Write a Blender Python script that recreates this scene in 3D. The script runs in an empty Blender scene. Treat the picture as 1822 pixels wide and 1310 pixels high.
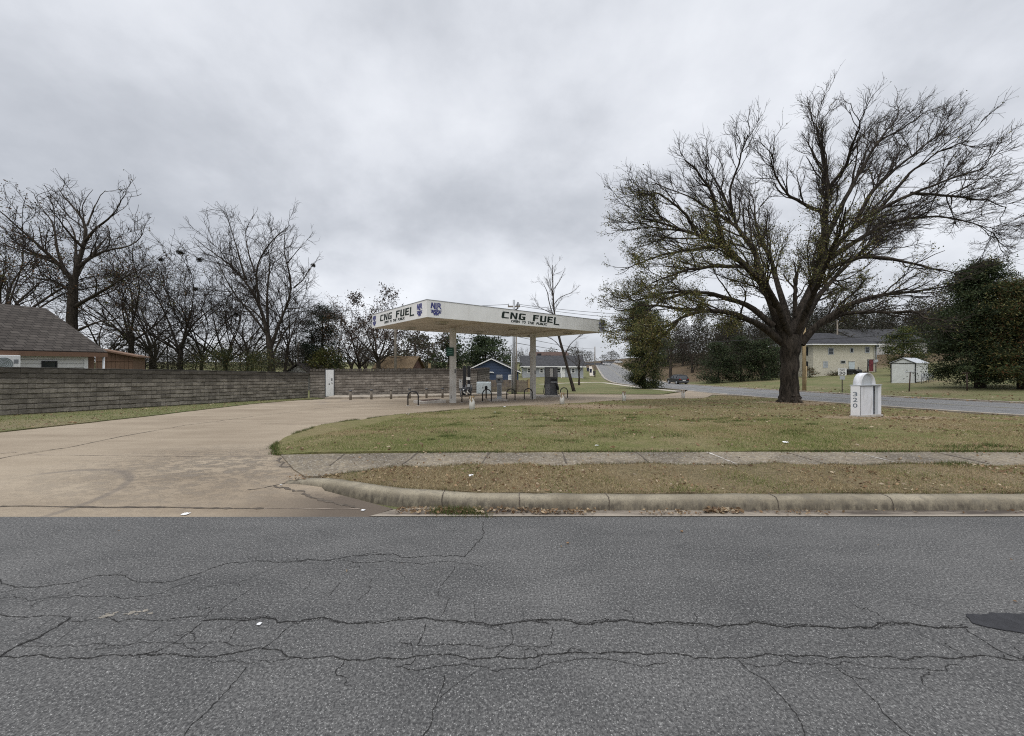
import bpy, bmesh, math, random
import numpy as np
from mathutils import Vector, Matrix, geometry

# ------------------------------------------------------------------ camera, sky, sun, exposure
S = bpy.context.scene
COL = S.collection
F, CX, HY, HC = 670.0, 911.0, 647.0, 1.6          # focal length in photo pixels, centre, horizon, eye height
cam_d = bpy.data.cameras.new('camera')
cam = bpy.data.objects.new('camera', cam_d); COL.objects.link(cam)
cam_d.sensor_width = 36; cam_d.lens = F / 1822 * 36
cam.location = (0, 0, HC); cam.rotation_euler = (math.radians(90), 0, 0)
cam_d.shift_y = -8.0 / 1822
cam_d.clip_start = 0.05; cam_d.clip_end = 4000
S.camera = cam
S.view_settings.view_transform = 'Standard'; S.view_settings.look = 'None'
S.view_settings.exposure = 0.30; S.view_settings.gamma = 1.0
S.cycles.use_denoising = False; S.cycles.filter_width = 1.1; S.cycles.max_bounces = 5; S.cycles.diffuse_bounces = 3; S.cycles.glossy_bounces = 2
S.cycles.transmission_bounces = 3; S.cycles.transparent_max_bounces = 6

SUN_EL, SUN_AZ = math.radians(58), math.radians(150)
w = bpy.data.worlds.new("World"); S.world = w; w.use_nodes = True
nt = w.node_tree; N = nt.nodes; L = nt.links
for n in list(N): N.remove(n)
def wn(t, **k):
    n = N.new(t)
    for a, b in k.items(): setattr(n, a, b)
    return n
def wmath(op, a, b=None, c=None):
    n = wn('ShaderNodeMath', operation=op)
    for i, v in enumerate((a, b, c)):
        if v is None: continue
        if hasattr(v, 'is_output'): L.new(v, n.inputs[i])
        else: n.inputs[i].default_value = v
    return n.outputs[0]
tc = wn('ShaderNodeTexCoord'); sx = wn('ShaderNodeSeparateXYZ'); L.new(tc.outputs['Generated'], sx.inputs[0])
zc = wmath('ADD', wmath('MAXIMUM', sx.outputs[2], 0.0), 0.50)
u = wmath('DIVIDE', sx.outputs[0], zc); v = wmath('DIVIDE', sx.outputs[1], zc)
cb = wn('ShaderNodeCombineXYZ'); L.new(u, cb.inputs[0]); L.new(wmath('MULTIPLY', v, 1.0), cb.inputs[1])
mp = wn('ShaderNodeMapping'); L.new(cb.outputs[0], mp.inputs[0])
mp.inputs['Location'].default_value = (2.2, 5.9, 4.3)
n1 = wn('ShaderNodeTexNoise'); L.new(mp.outputs[0], n1.inputs['Vector'])
n1.inputs['Scale'].default_value = 1.4; n1.inputs['Detail'].default_value = 6; n1.inputs['Roughness'].default_value = 0.5
n1.inputs['Distortion'].default_value = 0.15
n2 = wn('ShaderNodeTexNoise'); L.new(mp.outputs[0], n2.inputs['Vector'])
n2.inputs['Scale'].default_value = 4.0; n2.inputs['Detail'].default_value = 7; n2.inputs['Roughness'].default_value = 0.6
cm = wmath('ADD', wmath('MULTIPLY', n1.outputs['Fac'], 0.78), wmath('MULTIPLY', n2.outputs['Fac'], 0.22))
rp = wn('ShaderNodeValToRGB'); L.new(cm, rp.inputs[0])
e = rp.color_ramp.elements
e[0].position = 0.36; e[0].color = (0.41, 0.432, 0.474, 1)
e[1].position = 0.66; e[1].color = (0.80, 0.82, 0.86, 1)
q = e.new(0.44); q.color = (0.50, 0.522, 0.566, 1)
q = e.new(0.53); q.color = (0.64, 0.662, 0.708, 1)
sky = wn('ShaderNodeTexSky', sky_type='NISHITA', sun_disc=False)
sky.sun_elevation = SUN_EL; sky.sun_rotation = SUN_AZ
skm = wn('ShaderNodeMix', data_type='RGBA', blend_type='MULTIPLY'); skm.inputs[0].default_value = 1.0
L.new(sky.outputs[0], skm.inputs[6]); skm.inputs[7].default_value = (0.08, 0.08, 0.08, 1)
mx = wn('ShaderNodeMix', data_type='RGBA'); mx.inputs[0].default_value = 0.93
L.new(skm.outputs[2], mx.inputs[6]); L.new(rp.outputs[0], mx.inputs[7])
# an overcast sky is up to three times brighter overhead than near the horizon
zr = wn('ShaderNodeMapRange'); L.new(sx.outputs[2], zr.inputs[0])
zr.inputs[1].default_value = 0.74; zr.inputs[2].default_value = 1.0; zr.inputs[3].default_value = 1.0; zr.inputs[4].default_value = 3.8
bg = wn('ShaderNodeBackground'); L.new(mx.outputs[2], bg.inputs[0]); L.new(zr.outputs[0], bg.inputs[1])
ow = wn('ShaderNodeOutputWorld'); L.new(bg.outputs[0], ow.inputs[0])
sun_d = bpy.data.lights.new('sun', 'SUN'); sun_d.energy = 1.3; sun_d.angle = math.radians(35); sun_d.color = (1, 0.97, 0.92)
sun = bpy.data.objects.new('sun', sun_d); COL.objects.link(sun)
sun.rotation_euler = (math.radians(32), 0, math.radians(-25))

# ------------------------------------------------------------------ mesh helpers
def tag(o, label=None, cat=None, group=None, kind=None):
    if label: o['label'] = label
    if cat: o['category'] = cat
    if group: o['group'] = group
    if kind: o['kind'] = kind
    return o
def thing(name, label, cat, loc=(0, 0, 0), rz=0, group=None, ry=0):
    o = bpy.data.objects.new(name, None); COL.objects.link(o)
    o.empty_display_size = 0.3
    o.location = loc; o.rotation_euler = (0, ry, rz)
    return tag(o, label, cat, group)
def copy_tree(o, parent=None):
    c = o.copy(); COL.objects.link(c)
    if parent: c.parent = parent
    for ch in [x for x in bpy.data.objects if x.parent == o]: copy_tree(ch, c)
    return c
def link(name, me, parent=None, mats=()):
    o = bpy.data.objects.new(name, me); COL.objects.link(o)
    for m in (mats if isinstance(mats, (list, tuple)) else [mats]): me.materials.append(m)
    if parent: o.parent = parent
    return o
def np_mesh(name, V, faces, smooth=False, cols=None, mi=None):
    """V (n,3); faces: list of int arrays (m,k) with k = 3 or 4; cols: per-vertex rgb"""
    me = bpy.data.meshes.new(name)
    V = np.asarray(V, dtype=np.float32)
    me.vertices.add(len(V)); me.vertices.foreach_set('co', V.ravel())
    li = np.concatenate([f.ravel() for f in faces]).astype(np.int32)
    tot = np.concatenate([np.full(len(f), f.shape[1], dtype=np.int32) for f in faces])
    st = np.concatenate([[0], np.cumsum(tot)[:-1]]).astype(np.int32)
    me.loops.add(len(li)); me.loops.foreach_set('vertex_index', li)
    me.polygons.add(len(tot)); me.polygons.foreach_set('loop_start', st)
    try: me.polygons.foreach_set('loop_total', tot)
    except Exception: pass
    if mi is not None: me.polygons.foreach_set('material_index', np.asarray(mi, dtype=np.int32))
    me.polygons.foreach_set('use_smooth', np.full(len(tot), smooth, dtype=bool))
    me.update(calc_edges=True); me.validate()
    if cols is not None:
        a = me.color_attributes.new('Col', 'FLOAT_COLOR', 'POINT')
        c4 = np.ones((len(V), 4), dtype=np.float32); c4[:, :3] = cols
        a.data.foreach_set('color', c4.ravel())
    return me
class MB:
    """collects boxes, tubes, prisms ...; build() links them as ONE mesh object"""
    def __init__(s): s.bm = bmesh.new(); s.m = 0
    def mat(s, i): s.m = i; return s
    def _f(s, vs):
        try:
            f = s.bm.faces.new(vs); f.material_index = s.m; return f
        except ValueError: return None
    def poly(s, pts): return s._f([s.bm.verts.new(p) for p in pts])
    def box(s, x0, x1, y0, y1, z0, z1, bev=0.0, rot=None, piv=None):
        b = bmesh.new(); bmesh.ops.create_cube(b, size=1)
        for v in b.verts: v.co = Vector(((x0 + x1) / 2 + v.co.x * (x1 - x0), (y0 + y1) / 2 + v.co.y * (y1 - y0), (z0 + z1) / 2 + v.co.z * (z1 - z0)))
        if bev: bmesh.ops.bevel(b, geom=b.edges[:], offset=bev, segments=2, affect='EDGES', profile=0.5)
        if rot is not None:
            p = Vector(piv or (0, 0, 0))
            for v in b.verts: v.co = rot @ (v.co - p) + p
        s._merge(b); return s
    def _merge(s, b):
        mp = {}
        for v in b.verts: mp[v] = s.bm.verts.new(v.co)
        for f in b.faces:
            nf = s._f([mp[v] for v in f.verts])
            if nf: nf.smooth = f.smooth
        b.free()
    def tube(s, pts, r, n=8, cap=True, smooth=True):
        pts = [Vector(p) for p in pts]; rs = r if isinstance(r, (list, tuple)) else [r] * len(pts)
        rings = []
        ref = None
        for i, p in enumerate(pts):
            t = (pts[min(i + 1, len(pts) - 1)] - pts[max(i - 1, 0)]).normalized()
            if ref is None: ref = Vector((0, 0, 1)) if abs(t.z) < 0.9 else Vector((1, 0, 0))
            a = t.cross(ref).normalized(); b = a.cross(t).normalized(); ref = b
            rings.append([s.bm.verts.new(p + rs[i] * (math.cos(2 * math.pi * k / n) * a + math.sin(2 * math.pi * k / n) * b)) for k in range(n)])
        for A, B in zip(rings, rings[1:]):
            for k in range(n):
                f = s._f([A[k], A[(k + 1) % n], B[(k + 1) % n], B[k]])
                if f: f.smooth = smooth
        if cap: s._f(rings[0]); s._f(list(reversed(rings[-1])))
        return s
    def prism(s, pts2, fn, d):
        """2-D outline pts2 mapped by fn(x, y, z) for z = 0 and z = d (concave outlines allowed)"""
        A = [s.bm.verts.new(fn(x, y, 0)) for x, y in pts2]; B = [s.bm.verts.new(fn(x, y, d)) for x, y in pts2]
        n = len(pts2)
        if sum(pts2[k][0] * pts2[(k + 1) % n][1] - pts2[(k + 1) % n][0] * pts2[k][1] for k in range(n)) < 0: A.reverse(); B.reverse()
        fs = [s._f(A), s._f(list(reversed(B)))]
        for k in range(n): s._f([A[k], B[k], B[(k + 1) % n], A[(k + 1) % n]])
        if n > 4:
            for f in fs:
                if f: f.normal_update()
            bmesh.ops.triangulate(s.bm, faces=[f for f in fs if f], ngon_method='EAR_CLIP')
        return s
    def lathe(s, prof, c=(0, 0, 0), n=16):
        rings = [[s.bm.verts.new((c[0] + r * math.cos(2 * math.pi * k / n), c[1] + r * math.sin(2 * math.pi * k / n), c[2] + z)) for k in range(n)] for r, z in prof]
        for A, B in zip(rings, rings[1:]):
            for k in range(n):
                f = s._f([A[k], A[(k + 1) % n], B[(k + 1) % n], B[k]])
                if f: f.smooth = True
        s._f(list(reversed(rings[0]))); s._f(rings[-1]); return s
    def build(s, name, mats, parent=None):
        bmesh.ops.recalc_face_normals(s.bm, faces=s.bm.faces[:])
        me = bpy.data.meshes.new(name); s.bm.to_mesh(me); s.bm.free()
        return link(name, me, parent, mats)
def text_mesh(txt, w=None, h=None, bold=0.0, shear=0.0, spacing=1.0):
    """verts (x right, y up, z out) and faces of a line of lettering scaled to width w or cap height h"""
    cu = bpy.data.curves.new('t', 'FONT'); cu.body = txt; cu.size = 1; cu.offset = bold; cu.shear = shear; cu.space_character = spacing
    cu.extrude = 0.0; cu.resolution_u = 3
    o = bpy.data.objects.new('t', cu); COL.objects.link(o)
    bpy.context.view_layer.update()
    dg = bpy.context.evaluated_depsgraph_get()
    me = bpy.data.meshes.new_from_object(o.evaluated_get(dg))
    V = np.array([v.co[:] for v in me.vertices]); Fc = [list(p.vertices) for p in me.polygons]
    bpy.data.objects.remove(o); bpy.data.curves.remove(cu); bpy.data.meshes.remove(me)
    V[:, :2] -= V[:, :2].min(0)
    mw, mh = V[:, 0].max(), V[:, 1].max()
    sx_ = w / mw if w else h / mh; sy_ = h / mh if h else sx_
    V[:, 0] *= sx_; V[:, 1] *= sy_
    return V, Fc
def put_text(mb, txt, fn, **k):
    V, Fc = text_mesh(txt, **k)
    vs = [mb.bm.verts.new(fn(p[0], p[1])) for p in V]
    for f in Fc: mb._f([vs[i] for i in f])

# ------------------------------------------------------------------ terrain heights; pixel of the photo -> point on the ground
KY = np.array([-50, 3.93, 4.6, 5.5, 6.3, 10, 14.2, 28.9, 45, 60, 75, 95, 130, 200, 300, 900.])
KZ = np.array([0, 0, .04, .09, .12, -.13, -.40, -.99, -1.45, -1.85, -2.2, -2.25, -1.2, 1.2, 2.2, 5.])
def gd(x, y):
    x = np.asarray(x, dtype=float); y = np.asarray(y, dtype=float)
    wd = np.clip((y - 6) / 6, 0, 1) * 1.5 + np.clip((y - 60) / 30, 0, 1) * 6
    z = sum(np.interp(y + k * wd, KY, KZ) for k in (-1, -.5, 0, .5, 1)) / 5
    x0 = 30.5 + np.maximum(0, (y - 83) * .195)
    b = np.clip((x - x0) * (.072 + .065 * np.clip((y - 68) / 20, 0, 1)), 0, 6); z = z + b * np.clip((y - 12) / 10, 0, 1)
    z = z + 1.0 * np.exp(-(((x - 8) / 11) ** 2 + ((y - 86) / 11) ** 2) ** 2)
    return z
def g(x, y): return float(gd(x, y))
def at(px, py, off=0.0):
    a, b = 2.0, 400.0
    kx, ky = (px - CX) / F, (py - HY) / F
    f = lambda Y: HC - Y * ky - g(kx * Y, Y)
    Y = a
    while Y < b and f(Y) > 0: Y += 0.25
    lo, hi = Y - 0.25, Y
    for _ in range(30):
        m = (lo + hi) / 2
        if f(m) > 0: lo = m
        else: hi = m
    return Vector((kx * hi, hi, g(kx * hi, hi) + off))
def on(x, y, off=0.0): return Vector((x, y, g(x, y) + off))
def pxw(px, Y): return (px - CX) / F * Y
def pz(py, Y): return HC - (py - HY) / F * Y
def drape(name, poly, off, mats, step, kind='structure', skirt=0.0, zf=None, extra=()):
    """a sheet with outline poly laid over the terrain"""
    P = [Vector((p[0], p[1])) for p in poly]
    D = []
    n = len(P)
    for i in range(n):
        a, b = P[i], P[(i + 1) % n]; k = max(1, int((b - a).length / step))
        D += [a.lerp(b, j / k) for j in range(k)]
    ne = len(D)
    xs = [p.x for p in P]; ys = [p.y for p in P]
    pts = list(D)
    R = random.Random(1)
    gx = np.arange(min(xs) + step / 2, max(xs), step); gy = np.arange(min(ys) + step / 2, max(ys), step)
    for a in gx:
        for b in gy: pts.append(Vector((a + R.uniform(-.2, .2) * step, b + R.uniform(-.2, .2) * step)))
    vo, eo, fo, *_ = geometry.delaunay_2d_cdt(pts, [(i, (i + 1) % ne) for i in range(ne)], [list(range(ne))], 1, 1e-5)
    xy = np.array([v[:] for v in vo]); z = (zf(xy[:, 0], xy[:, 1]) if zf else gd(xy[:, 0], xy[:, 1])) + off
    V = np.column_stack([xy, z]); fc = np.array([f for f in fo if len(f) == 3])
    used = np.unique(fc); rm = np.full(len(V), -1); rm[used] = np.arange(len(used)); V = V[used]; fc = rm[fc]
    # up-facing
    nz = np.cross(V[fc[:, 1]] - V[fc[:, 0]], V[fc[:, 2]] - V[fc[:, 0]])[:, 2]
    fc[nz < 0] = fc[nz < 0][:, ::-1]
    fl = [fc]
    if skirt:
        ed = {}
        for t in fc:
            for i in range(3):
                k = (t[i], t[(i + 1) % 3])
                if (k[1], k[0]) in ed: del ed[(k[1], k[0])]
                else: ed[k] = 1
        be = np.array(list(ed)); n0 = len(V)
        Vb = V.copy(); Vb[:, 2] -= skirt
        V = np.vstack([V, Vb]); fl.append(np.column_stack([be[:, 1], be[:, 0], be[:, 0] + n0, be[:, 1] + n0]))
    mi = [0] * sum(len(f) for f in fl)
    for EV, EF, em in extra:
        fl.append(EF + len(V)); V = np.vstack([V, EV]); mi += [em] * len(EF)
    me = np_mesh(name, V, fl, smooth=False, mi=mi)
    o = link(name, me, None, mats); o['kind'] = kind
    return o

# ------------------------------------------------------------------ materials
def nm(name):
    m = bpy.data.materials.new(name); m.use_nodes = True
    t = m.node_tree
    for n in list(t.nodes): t.nodes.remove(n)
    return m, G(t)
class G:
    def __init__(s, t): s.t = t
    def n(s, ty, **k):
        n = s.t.nodes.new(ty)
        for a, b in k.items(): setattr(n, a, b)
        return n
    def l(s, a, b): s.t.links.new(a, b)
    def set(s, inp, v):
        if hasattr(v, 'is_output'): s.l(v, inp)
        elif isinstance(v, (tuple, list)) and len(v) == 3 and inp.type == 'RGBA': inp.default_value = (*v, 1)
        else: inp.default_value = v
    def obj(s): return s.n('ShaderNodeTexCoord').outputs['Object']
    def pos(s): return s.n('ShaderNodeNewGeometry').outputs['Position']
    def noise(s, v, scale, detail=4, rough=.55, dist=0, out='Fac'):
        n = s.n('ShaderNodeTexNoise'); s.l(v, n.inputs['Vector'])
        n.inputs['Scale'].default_value = scale; n.inputs['Detail'].default_value = detail; n.inputs['Roughness'].default_value = rough; n.inputs['Distortion'].default_value = dist
        return n.outputs[out]
    def voro(s, v, scale, feature='F1', out='Distance'):
        n = s.n('ShaderNodeTexVoronoi', feature=feature); s.l(v, n.inputs['Vector']); n.inputs['Scale'].default_value = scale
        return n.outputs[out]
    def scale(s, v, k):
        n = s.n('ShaderNodeMapping'); s.l(v, n.inputs[0]); n.inputs['Scale'].default_value = k; return n.outputs[0]
    def math(s, op, a, b=None, c=None, clamp=False):
        n = s.n('ShaderNodeMath', operation=op); n.use_clamp = clamp
        for i, v in enumerate((a, b, c)):
            if v is not None: s.set(n.inputs[i], v)
        return n.outputs[0]
    def rng(s, v, a, b, c=0., d=1.):
        n = s.n('ShaderNodeMapRange'); s.l(v, n.inputs[0])
        for i, k in enumerate((a, b, c, d)): n.inputs[i + 1].default_value = k
        return n.outputs[0]
    def mix(s, f, a, b, mode='MIX'):
        n = s.n('ShaderNodeMix', data_type='RGBA', blend_type=mode)
        s.set(n.inputs[0], f); s.set(n.inputs[6], a); s.set(n.inputs[7], b); return n.outputs[2]
    def sep(s, v):
        n = s.n('ShaderNodeSeparateXYZ'); s.l(v, n.inputs[0]); return n.outputs
    def comb(s, x, y, z=0.):
        n = s.n('ShaderNodeCombineXYZ')
        for i, k in enumerate((x, y, z)): s.set(n.inputs[i], k)
        return n.outputs[0]
    def bump(s, h, dist=.01, strength=1.):
        n = s.n('ShaderNodeBump'); s.l(h, n.inputs['Height']); n.inputs['Distance'].default_value = dist; n.inputs['Strength'].default_value = strength
        return n.outputs[0]
    def out(s, col, rough=.8, metal=0., spec=.3, normal=None, trans=None):
        p = s.n('ShaderNodeBsdfPrincipled'); s.set(p.inputs['Base Color'], col); s.set(p.inputs['Roughness'], rough)
        p.inputs['Metallic'].default_value = metal; p.inputs['Specular IOR Level'].default_value = spec
        if normal is not None: s.l(normal, p.inputs['Normal'])
        o = s.n('ShaderNodeOutputMaterial'); sh = p.outputs[0]
        if trans is not None:
            tr = s.n('ShaderNodeBsdfTranslucent'); s.set(tr.inputs[0], col); ms = s.n('ShaderNodeMixShader'); ms.inputs[0].default_value = trans
            s.l(sh, ms.inputs[1]); s.l(tr.outputs[0], ms.inputs[2]); sh = ms.outputs[0]
        s.l(sh, o.inputs[0]); return p
def mul(c, k): return tuple(min(1, x * k) for x in c)
def plain(name, c, rough=.7, metal=0., var=.18, scale=3., bump=0., bscale=40., spec=.3, dirt=None):
    m, k = nm(name); o = k.obj()
    f = k.noise(o, scale, 5, .6)
    col = k.mix(k.rng(f, .3, .7), mul(c, 1 - var), mul(c, 1 + var))
    if dirt: col = k.mix(k.rng(k.noise(k.scale(o, (1, 1, .25)), scale * 2.3, 5, .65), .5, .75, 0, .6), col, dirt)
    nn = k.bump(k.noise(o, bscale, 3), bump) if bump else None
    k.out(col, rough, metal, spec, nn); return m
def brickmat(name, c1, c2, cm_, bw, bh, mort, rough=.9, bump=.02, axes='xz', var=.25, off=.5, nscale=3., sfbump=.0):
    """block, brick, shingle or board pattern in the object's own axes"""
    m, k = nm(name); o = k.obj(); s = k.sep(o)
    ix = {'x': 0, 'y': 1, 'z': 2}
    vec = k.comb(s[ix[axes[0]]], s[ix[axes[1]]], 0.)
    b = k.n('ShaderNodeTexBrick'); k.l(vec, b.inputs['Vector']); b.offset = off
    for nme, v in (('Color1', c1), ('Color2', c2), ('Mortar', cm_)): b.inputs[nme].default_value = (*v, 1)
    b.inputs['Scale'].default_value = 1; b.inputs['Mortar Size'].default_value = mort; b.inputs['Mortar Smooth'].default_value = .2
    b.inputs['Brick Width'].default_value = bw; b.inputs['Row Height'].default_value = bh; b.inputs['Bias'].default_value = 0
    f = k.noise(o, nscale, 5, .65)
    col = k.mix(k.rng(f, .3, .7, 0, 1), k.mix(1., b.outputs[0], (1 - var,) * 3, 'MULTIPLY'), k.mix(1., b.outputs[0], (1 + var * .6,) * 3, 'MULTIPLY'))
    fine = k.noise(o, 28, 4, .7)
    col = k.mix(k.rng(fine, .3, .7, 0, .5), col, k.mix(1., col, (.6, .6, .6), 'MULTIPLY'))
    h = k.math('SUBTRACT', k.math('MULTIPLY', fine, sfbump), b.outputs['Fac'])
    k.out(col, rough, 0, .2, k.bump(h, bump)); return m
def vcol(name, rough=.7, trans=.25, spec=.2):
    m, k = nm(name); a = k.n('ShaderNodeVertexColor'); a.layer_name = 'Col'
    k.out(a.outputs[0], rough, 0, spec, None, trans); return m

M = {}
M['leaf'] = vcol('leaf'); M['blade'] = vcol('grass_blade', .8, .3, .1)
M['white'] = plain('white_paint', (.72, .72, .70), .5, var=.06, dirt=(.45, .43, .38))
M['trim'] = plain('white_trim', (.75, .75, .74), .5, var=.05)
M['black'] = plain('black_paint', (.02, .02, .022), .4, var=.2)
M['grey'] = plain('grey_paint', (.20, .21, .22), .45, var=.12)
M['lgrey'] = plain('light_grey_paint', (.42, .44, .46), .5, var=.1, dirt=(.25, .24, .22))
M['dgrey'] = plain('dark_grey_paint', (.085, .088, .095), .45, var=.12)
M['glass'] = plain('window_glass', (.025, .03, .035), .08, var=.3, spec=.6)
M['paleglass'] = plain('pale_glass', (.35, .38, .40), .15, var=.3, spec=.5)
M['galv'] = plain('galvanised', (.36, .37, .38), .45, .4, var=.15)
M['wood'] = plain('pole_wood', (.19, .165, .135), .9, var=.25, scale=2, bump=.01, bscale=30)
M['ywood'] = plain('yellow_pole_wood', (.33, .25, .14), .9, var=.25, scale=2, bump=.01, bscale=30)
M['conc'] = plain('concrete', (.43, .40, .36), .9, var=.2, scale=4, bump=.004, bscale=90, dirt=(.22, .19, .16))
M['rubber'] = plain('rubber', (.015, .015, .015), .8, var=.2)
M['chrome'] = plain('chrome', (.6, .6, .6), .2, .9, var=.05)
M['wire'] = plain('wire', (.03, .03, .03), .6, var=.1)

# ------------------------------------------------------------------ ground materials
def m_asphalt(name, lo, hi, marks=True):
    m, k = nm(name); p = k.pos()
    big = k.noise(p, .55, 5, .6); mid = k.noise(k.scale(p, (.35, 1, 1)), 3., 5, .65)
    base = k.mix(k.rng(k.math('ADD', k.math('MULTIPLY', big, .5), k.math('MULTIPLY', mid, .5)), .38, .62), lo, hi)
    cell = k.voro(p, 95, 'F1', 'Color'); r = k.sep(cell)
    d = k.voro(p, 95)
    stone = k.rng(r[0], .35, 1, 0, 1); stone = k.math('MULTIPLY', stone, k.rng(d, .42, .2, 0, 1))
    base = k.mix(k.math('MULTIPLY', stone, .85), base, (.50, .49, .47))
    cell2 = k.sep(k.voro(p, 46, 'F1', 'Color')); d2 = k.voro(p, 46)
    chip = k.math('MULTIPLY', k.rng(cell2[1], .84, .96, 0, .9), k.rng(d2, .22, .12, 0, 1))
    base = k.mix(chip, base, (.42, .41, .39))
    dark = k.noise(p, 75, 3, .7)
    base = k.mix(k.rng(dark, .40, .58, .72, 0), base, (.022, .022, .023))
    base = k.mix(k.rng(k.noise(p, 60, 3, .75), .54, .70, 0, .55), base, (.34, .335, .32))
    h = k.math('ADD', k.math('MULTIPLY', stone, 1.), k.math('MULTIPLY', dark, .8))
    if marks:
        # hairline cracking in patches of the tired surface
        e = k.voro(k.mix(.06, p, k.noise(p, 4, 4, .7, out='Color')), 3.2, 'DISTANCE_TO_EDGE')
        msk = k.math('MULTIPLY', k.rng(e, .0, .014, 1, 0), k.rng(k.noise(p, .8, 3), .50, .60))
        s = k.sep(p); zone = k.math('MULTIPLY', k.rng(s[1], 3.1, 2.7), k.rng(s[1], 1.9, 2.1))
        base = k.mix(k.math('MULTIPLY', msk, k.math('MULTIPLY', zone, .7)), base, (.02, .02, .02))
    k.out(base, .88, 0, .25, k.bump(h, .006, .8)); return m
M['asphalt'] = m_asphalt('street_asphalt', (.077, .076, .074), (.132, .129, .124))
M['asphalt2'] = m_asphalt('road_asphalt', (.185, .183, .180), (.24, .237, .232), False)
M['crack'] = plain('crack_dirt', (.018, .017, .016), .95, var=.4, scale=20)
M['patch'] = plain('tar_patch', (.030, .030, .033), .85, var=.3, scale=14, bump=.01, bscale=70)
def m_drive():
    m, k = nm('driveway_concrete'); p = k.pos(); s = k.sep(p)
    big = k.noise(p, .33, 6, .6); st = k.noise(k.scale(p, (.30, 1.3, 1)), 1.1, 6, .62)
    base = k.mix(k.rng(k.math('ADD', k.math('MULTIPLY', big, .55), k.math('MULTIPLY', st, .45)), .36, .62), (.226, .180, .130), (.342, .284, .212))
    fine = k.noise(p, 45, 4, .7); base = k.mix(k.rng(fine, .35, .65, 0, .5), base, k.mix(1., base, (.68, .66, .64), 'MULTIPLY'))
    # worn rough concrete by the tip of the lawn
    dx = k.math('SUBTRACT', s[0], -4.2); dy = k.math('MULTIPLY', k.math('SUBTRACT', s[1], 5.6), 1.5)
    r = k.math('POWER', k.math('ADD', k.math('MULTIPLY', dx, dx), k.math('MULTIPLY', dy, dy)), .5)
    worn = k.math('MULTIPLY', k.rng(r, .4, 3.2, 1, 0), k.rng(k.noise(k.scale(p, (.6, 1.2, 1)), 9, 5, .7), .46, .60))
    base = k.mix(k.math('MULTIPLY', worn, .62), base, (.13, .115, .10))
    # tyre scrub arc
    ax = k.math('SUBTRACT', s[0], -5.9); ay = k.math('SUBTRACT', s[1], 4.3)
    ra = k.math('POWER', k.math('ADD', k.math('MULTIPLY', ax, ax), k.math('MULTIPLY', ay, ay)), .5)
    arc = k.math('MULTIPLY', k.rng(k.math('ABSOLUTE', k.math('SUBTRACT', ra, 1.08)), .02, .07, 1, 0), k.rng(k.math('ADD', ax, ay), -.2, .5))
    base = k.mix(k.math('MULTIPLY', arc, .42), base, (.10, .09, .085))
    # brown silt in the gutter beside the kerb
    sl = k.math('MULTIPLY', k.rng(k.math('ADD', s[1], k.math('MULTIPLY', k.math('SUBTRACT', k.noise(p, 5, 5, .7), .5), .7)), 4.72, 4.38, 0, 1), k.rng(s[0], -3.2, -2.0))
    base = k.mix(k.math('MULTIPLY', sl, .85), base, (.078, .062, .050))
    # oil under the canopy
    oil = k.math('MULTIPLY', k.rng(k.noise(p, .9, 4), .52, .68), k.rng(s[1], 18, 22)); base = k.mix(k.math('MULTIPLY', oil, .5), base, (.15, .13, .115))
    k.out(base, .9, 0, .2, k.bump(k.math('ADD', fine, k.math('MULTIPLY', worn, 2)), .006)); return m
M['drive'] = m_drive()
M['joint'] = plain('joint_dirt', (.085, .07, .055), .95, var=.4, scale=15)
M['jointfaint'] = plain('worn_joint', (.22, .18, .145), .95, var=.3, scale=5)
def m_walk():
    m, k = nm('sidewalk_concrete'); p = k.pos()
    a = k.noise(k.scale(p, (.6, 1, 1)), 1.2, 6, .65); b = k.noise(p, 14, 5, .7)
    base = k.mix(k.rng(a, .36, .6), (.105, .088, .064), (.235, .196, .140))
    base = k.mix(k.rng(b, .4, .65, 0, .7), base, (.085, .073, .062))
    sp = k.sep(k.voro(p, 60, 'F1', 'Color'))[0]; base = k.mix(k.rng(sp, .75, 1, 0, .5), base, (.42, .39, .34))
    k.out(base, .92, 0, .2, k.bump(b, .005)); return m
M['walk'] = m_walk()
def m_kerb():
    m, k = nm('kerb_concrete'); p = k.pos(); s = k.sep(p)
    a = k.noise(k.scale(p, (.7, 1, 1)), 2.2, 6, .65); b = k.noise(k.scale(p, (1, 1, .35)), 16, 5, .75)
    base = k.mix(k.rng(a, .36, .62), (.175, .150, .108), (.305, .268, .198))
    grime_shade = k.math('MULTIPLY', k.rng(b, .36, .60), k.rng(k.math('ADD', s[2], k.math('MULTIPLY', k.noise(p, 5, 5, .7), .10)), .165, .100))  # face grime, strengthened low down to paint in the lower face's shadow
    base = k.mix(k.math('MULTIPLY', grime_shade, .85), base, (.070, .060, .048))
    base = k.mix(k.rng(k.noise(p, 70, 4, .75), .50, .66, 0, .65), base, (.10, .09, .075))
    base = k.mix(k.rng(k.noise(p, 6, 5, .75), .53, .66, 0, .6), base, (.14, .125, .10))
    k.out(base, .92, 0, .2, k.bump(b, .006)); return m
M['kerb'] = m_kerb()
def m_gutter():
    m, k = nm('gutter_concrete'); p = k.pos(); s = k.sep(p)
    a = k.noise(k.scale(p, (.5, 2, 1)), 2.4, 6, .7)
    base = k.mix(k.rng(a, .4, .6), (.075, .062, .052), (.24, .205, .165))
    base = k.mix(k.rng(s[1], 4.0, 3.95, 0, .6), base, (.33, .29, .24))
    k.out(base, .93, 0, .2, k.bump(k.noise(p, 40, 4), .006)); return m
M['gutter'] = m_gutter()
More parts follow.
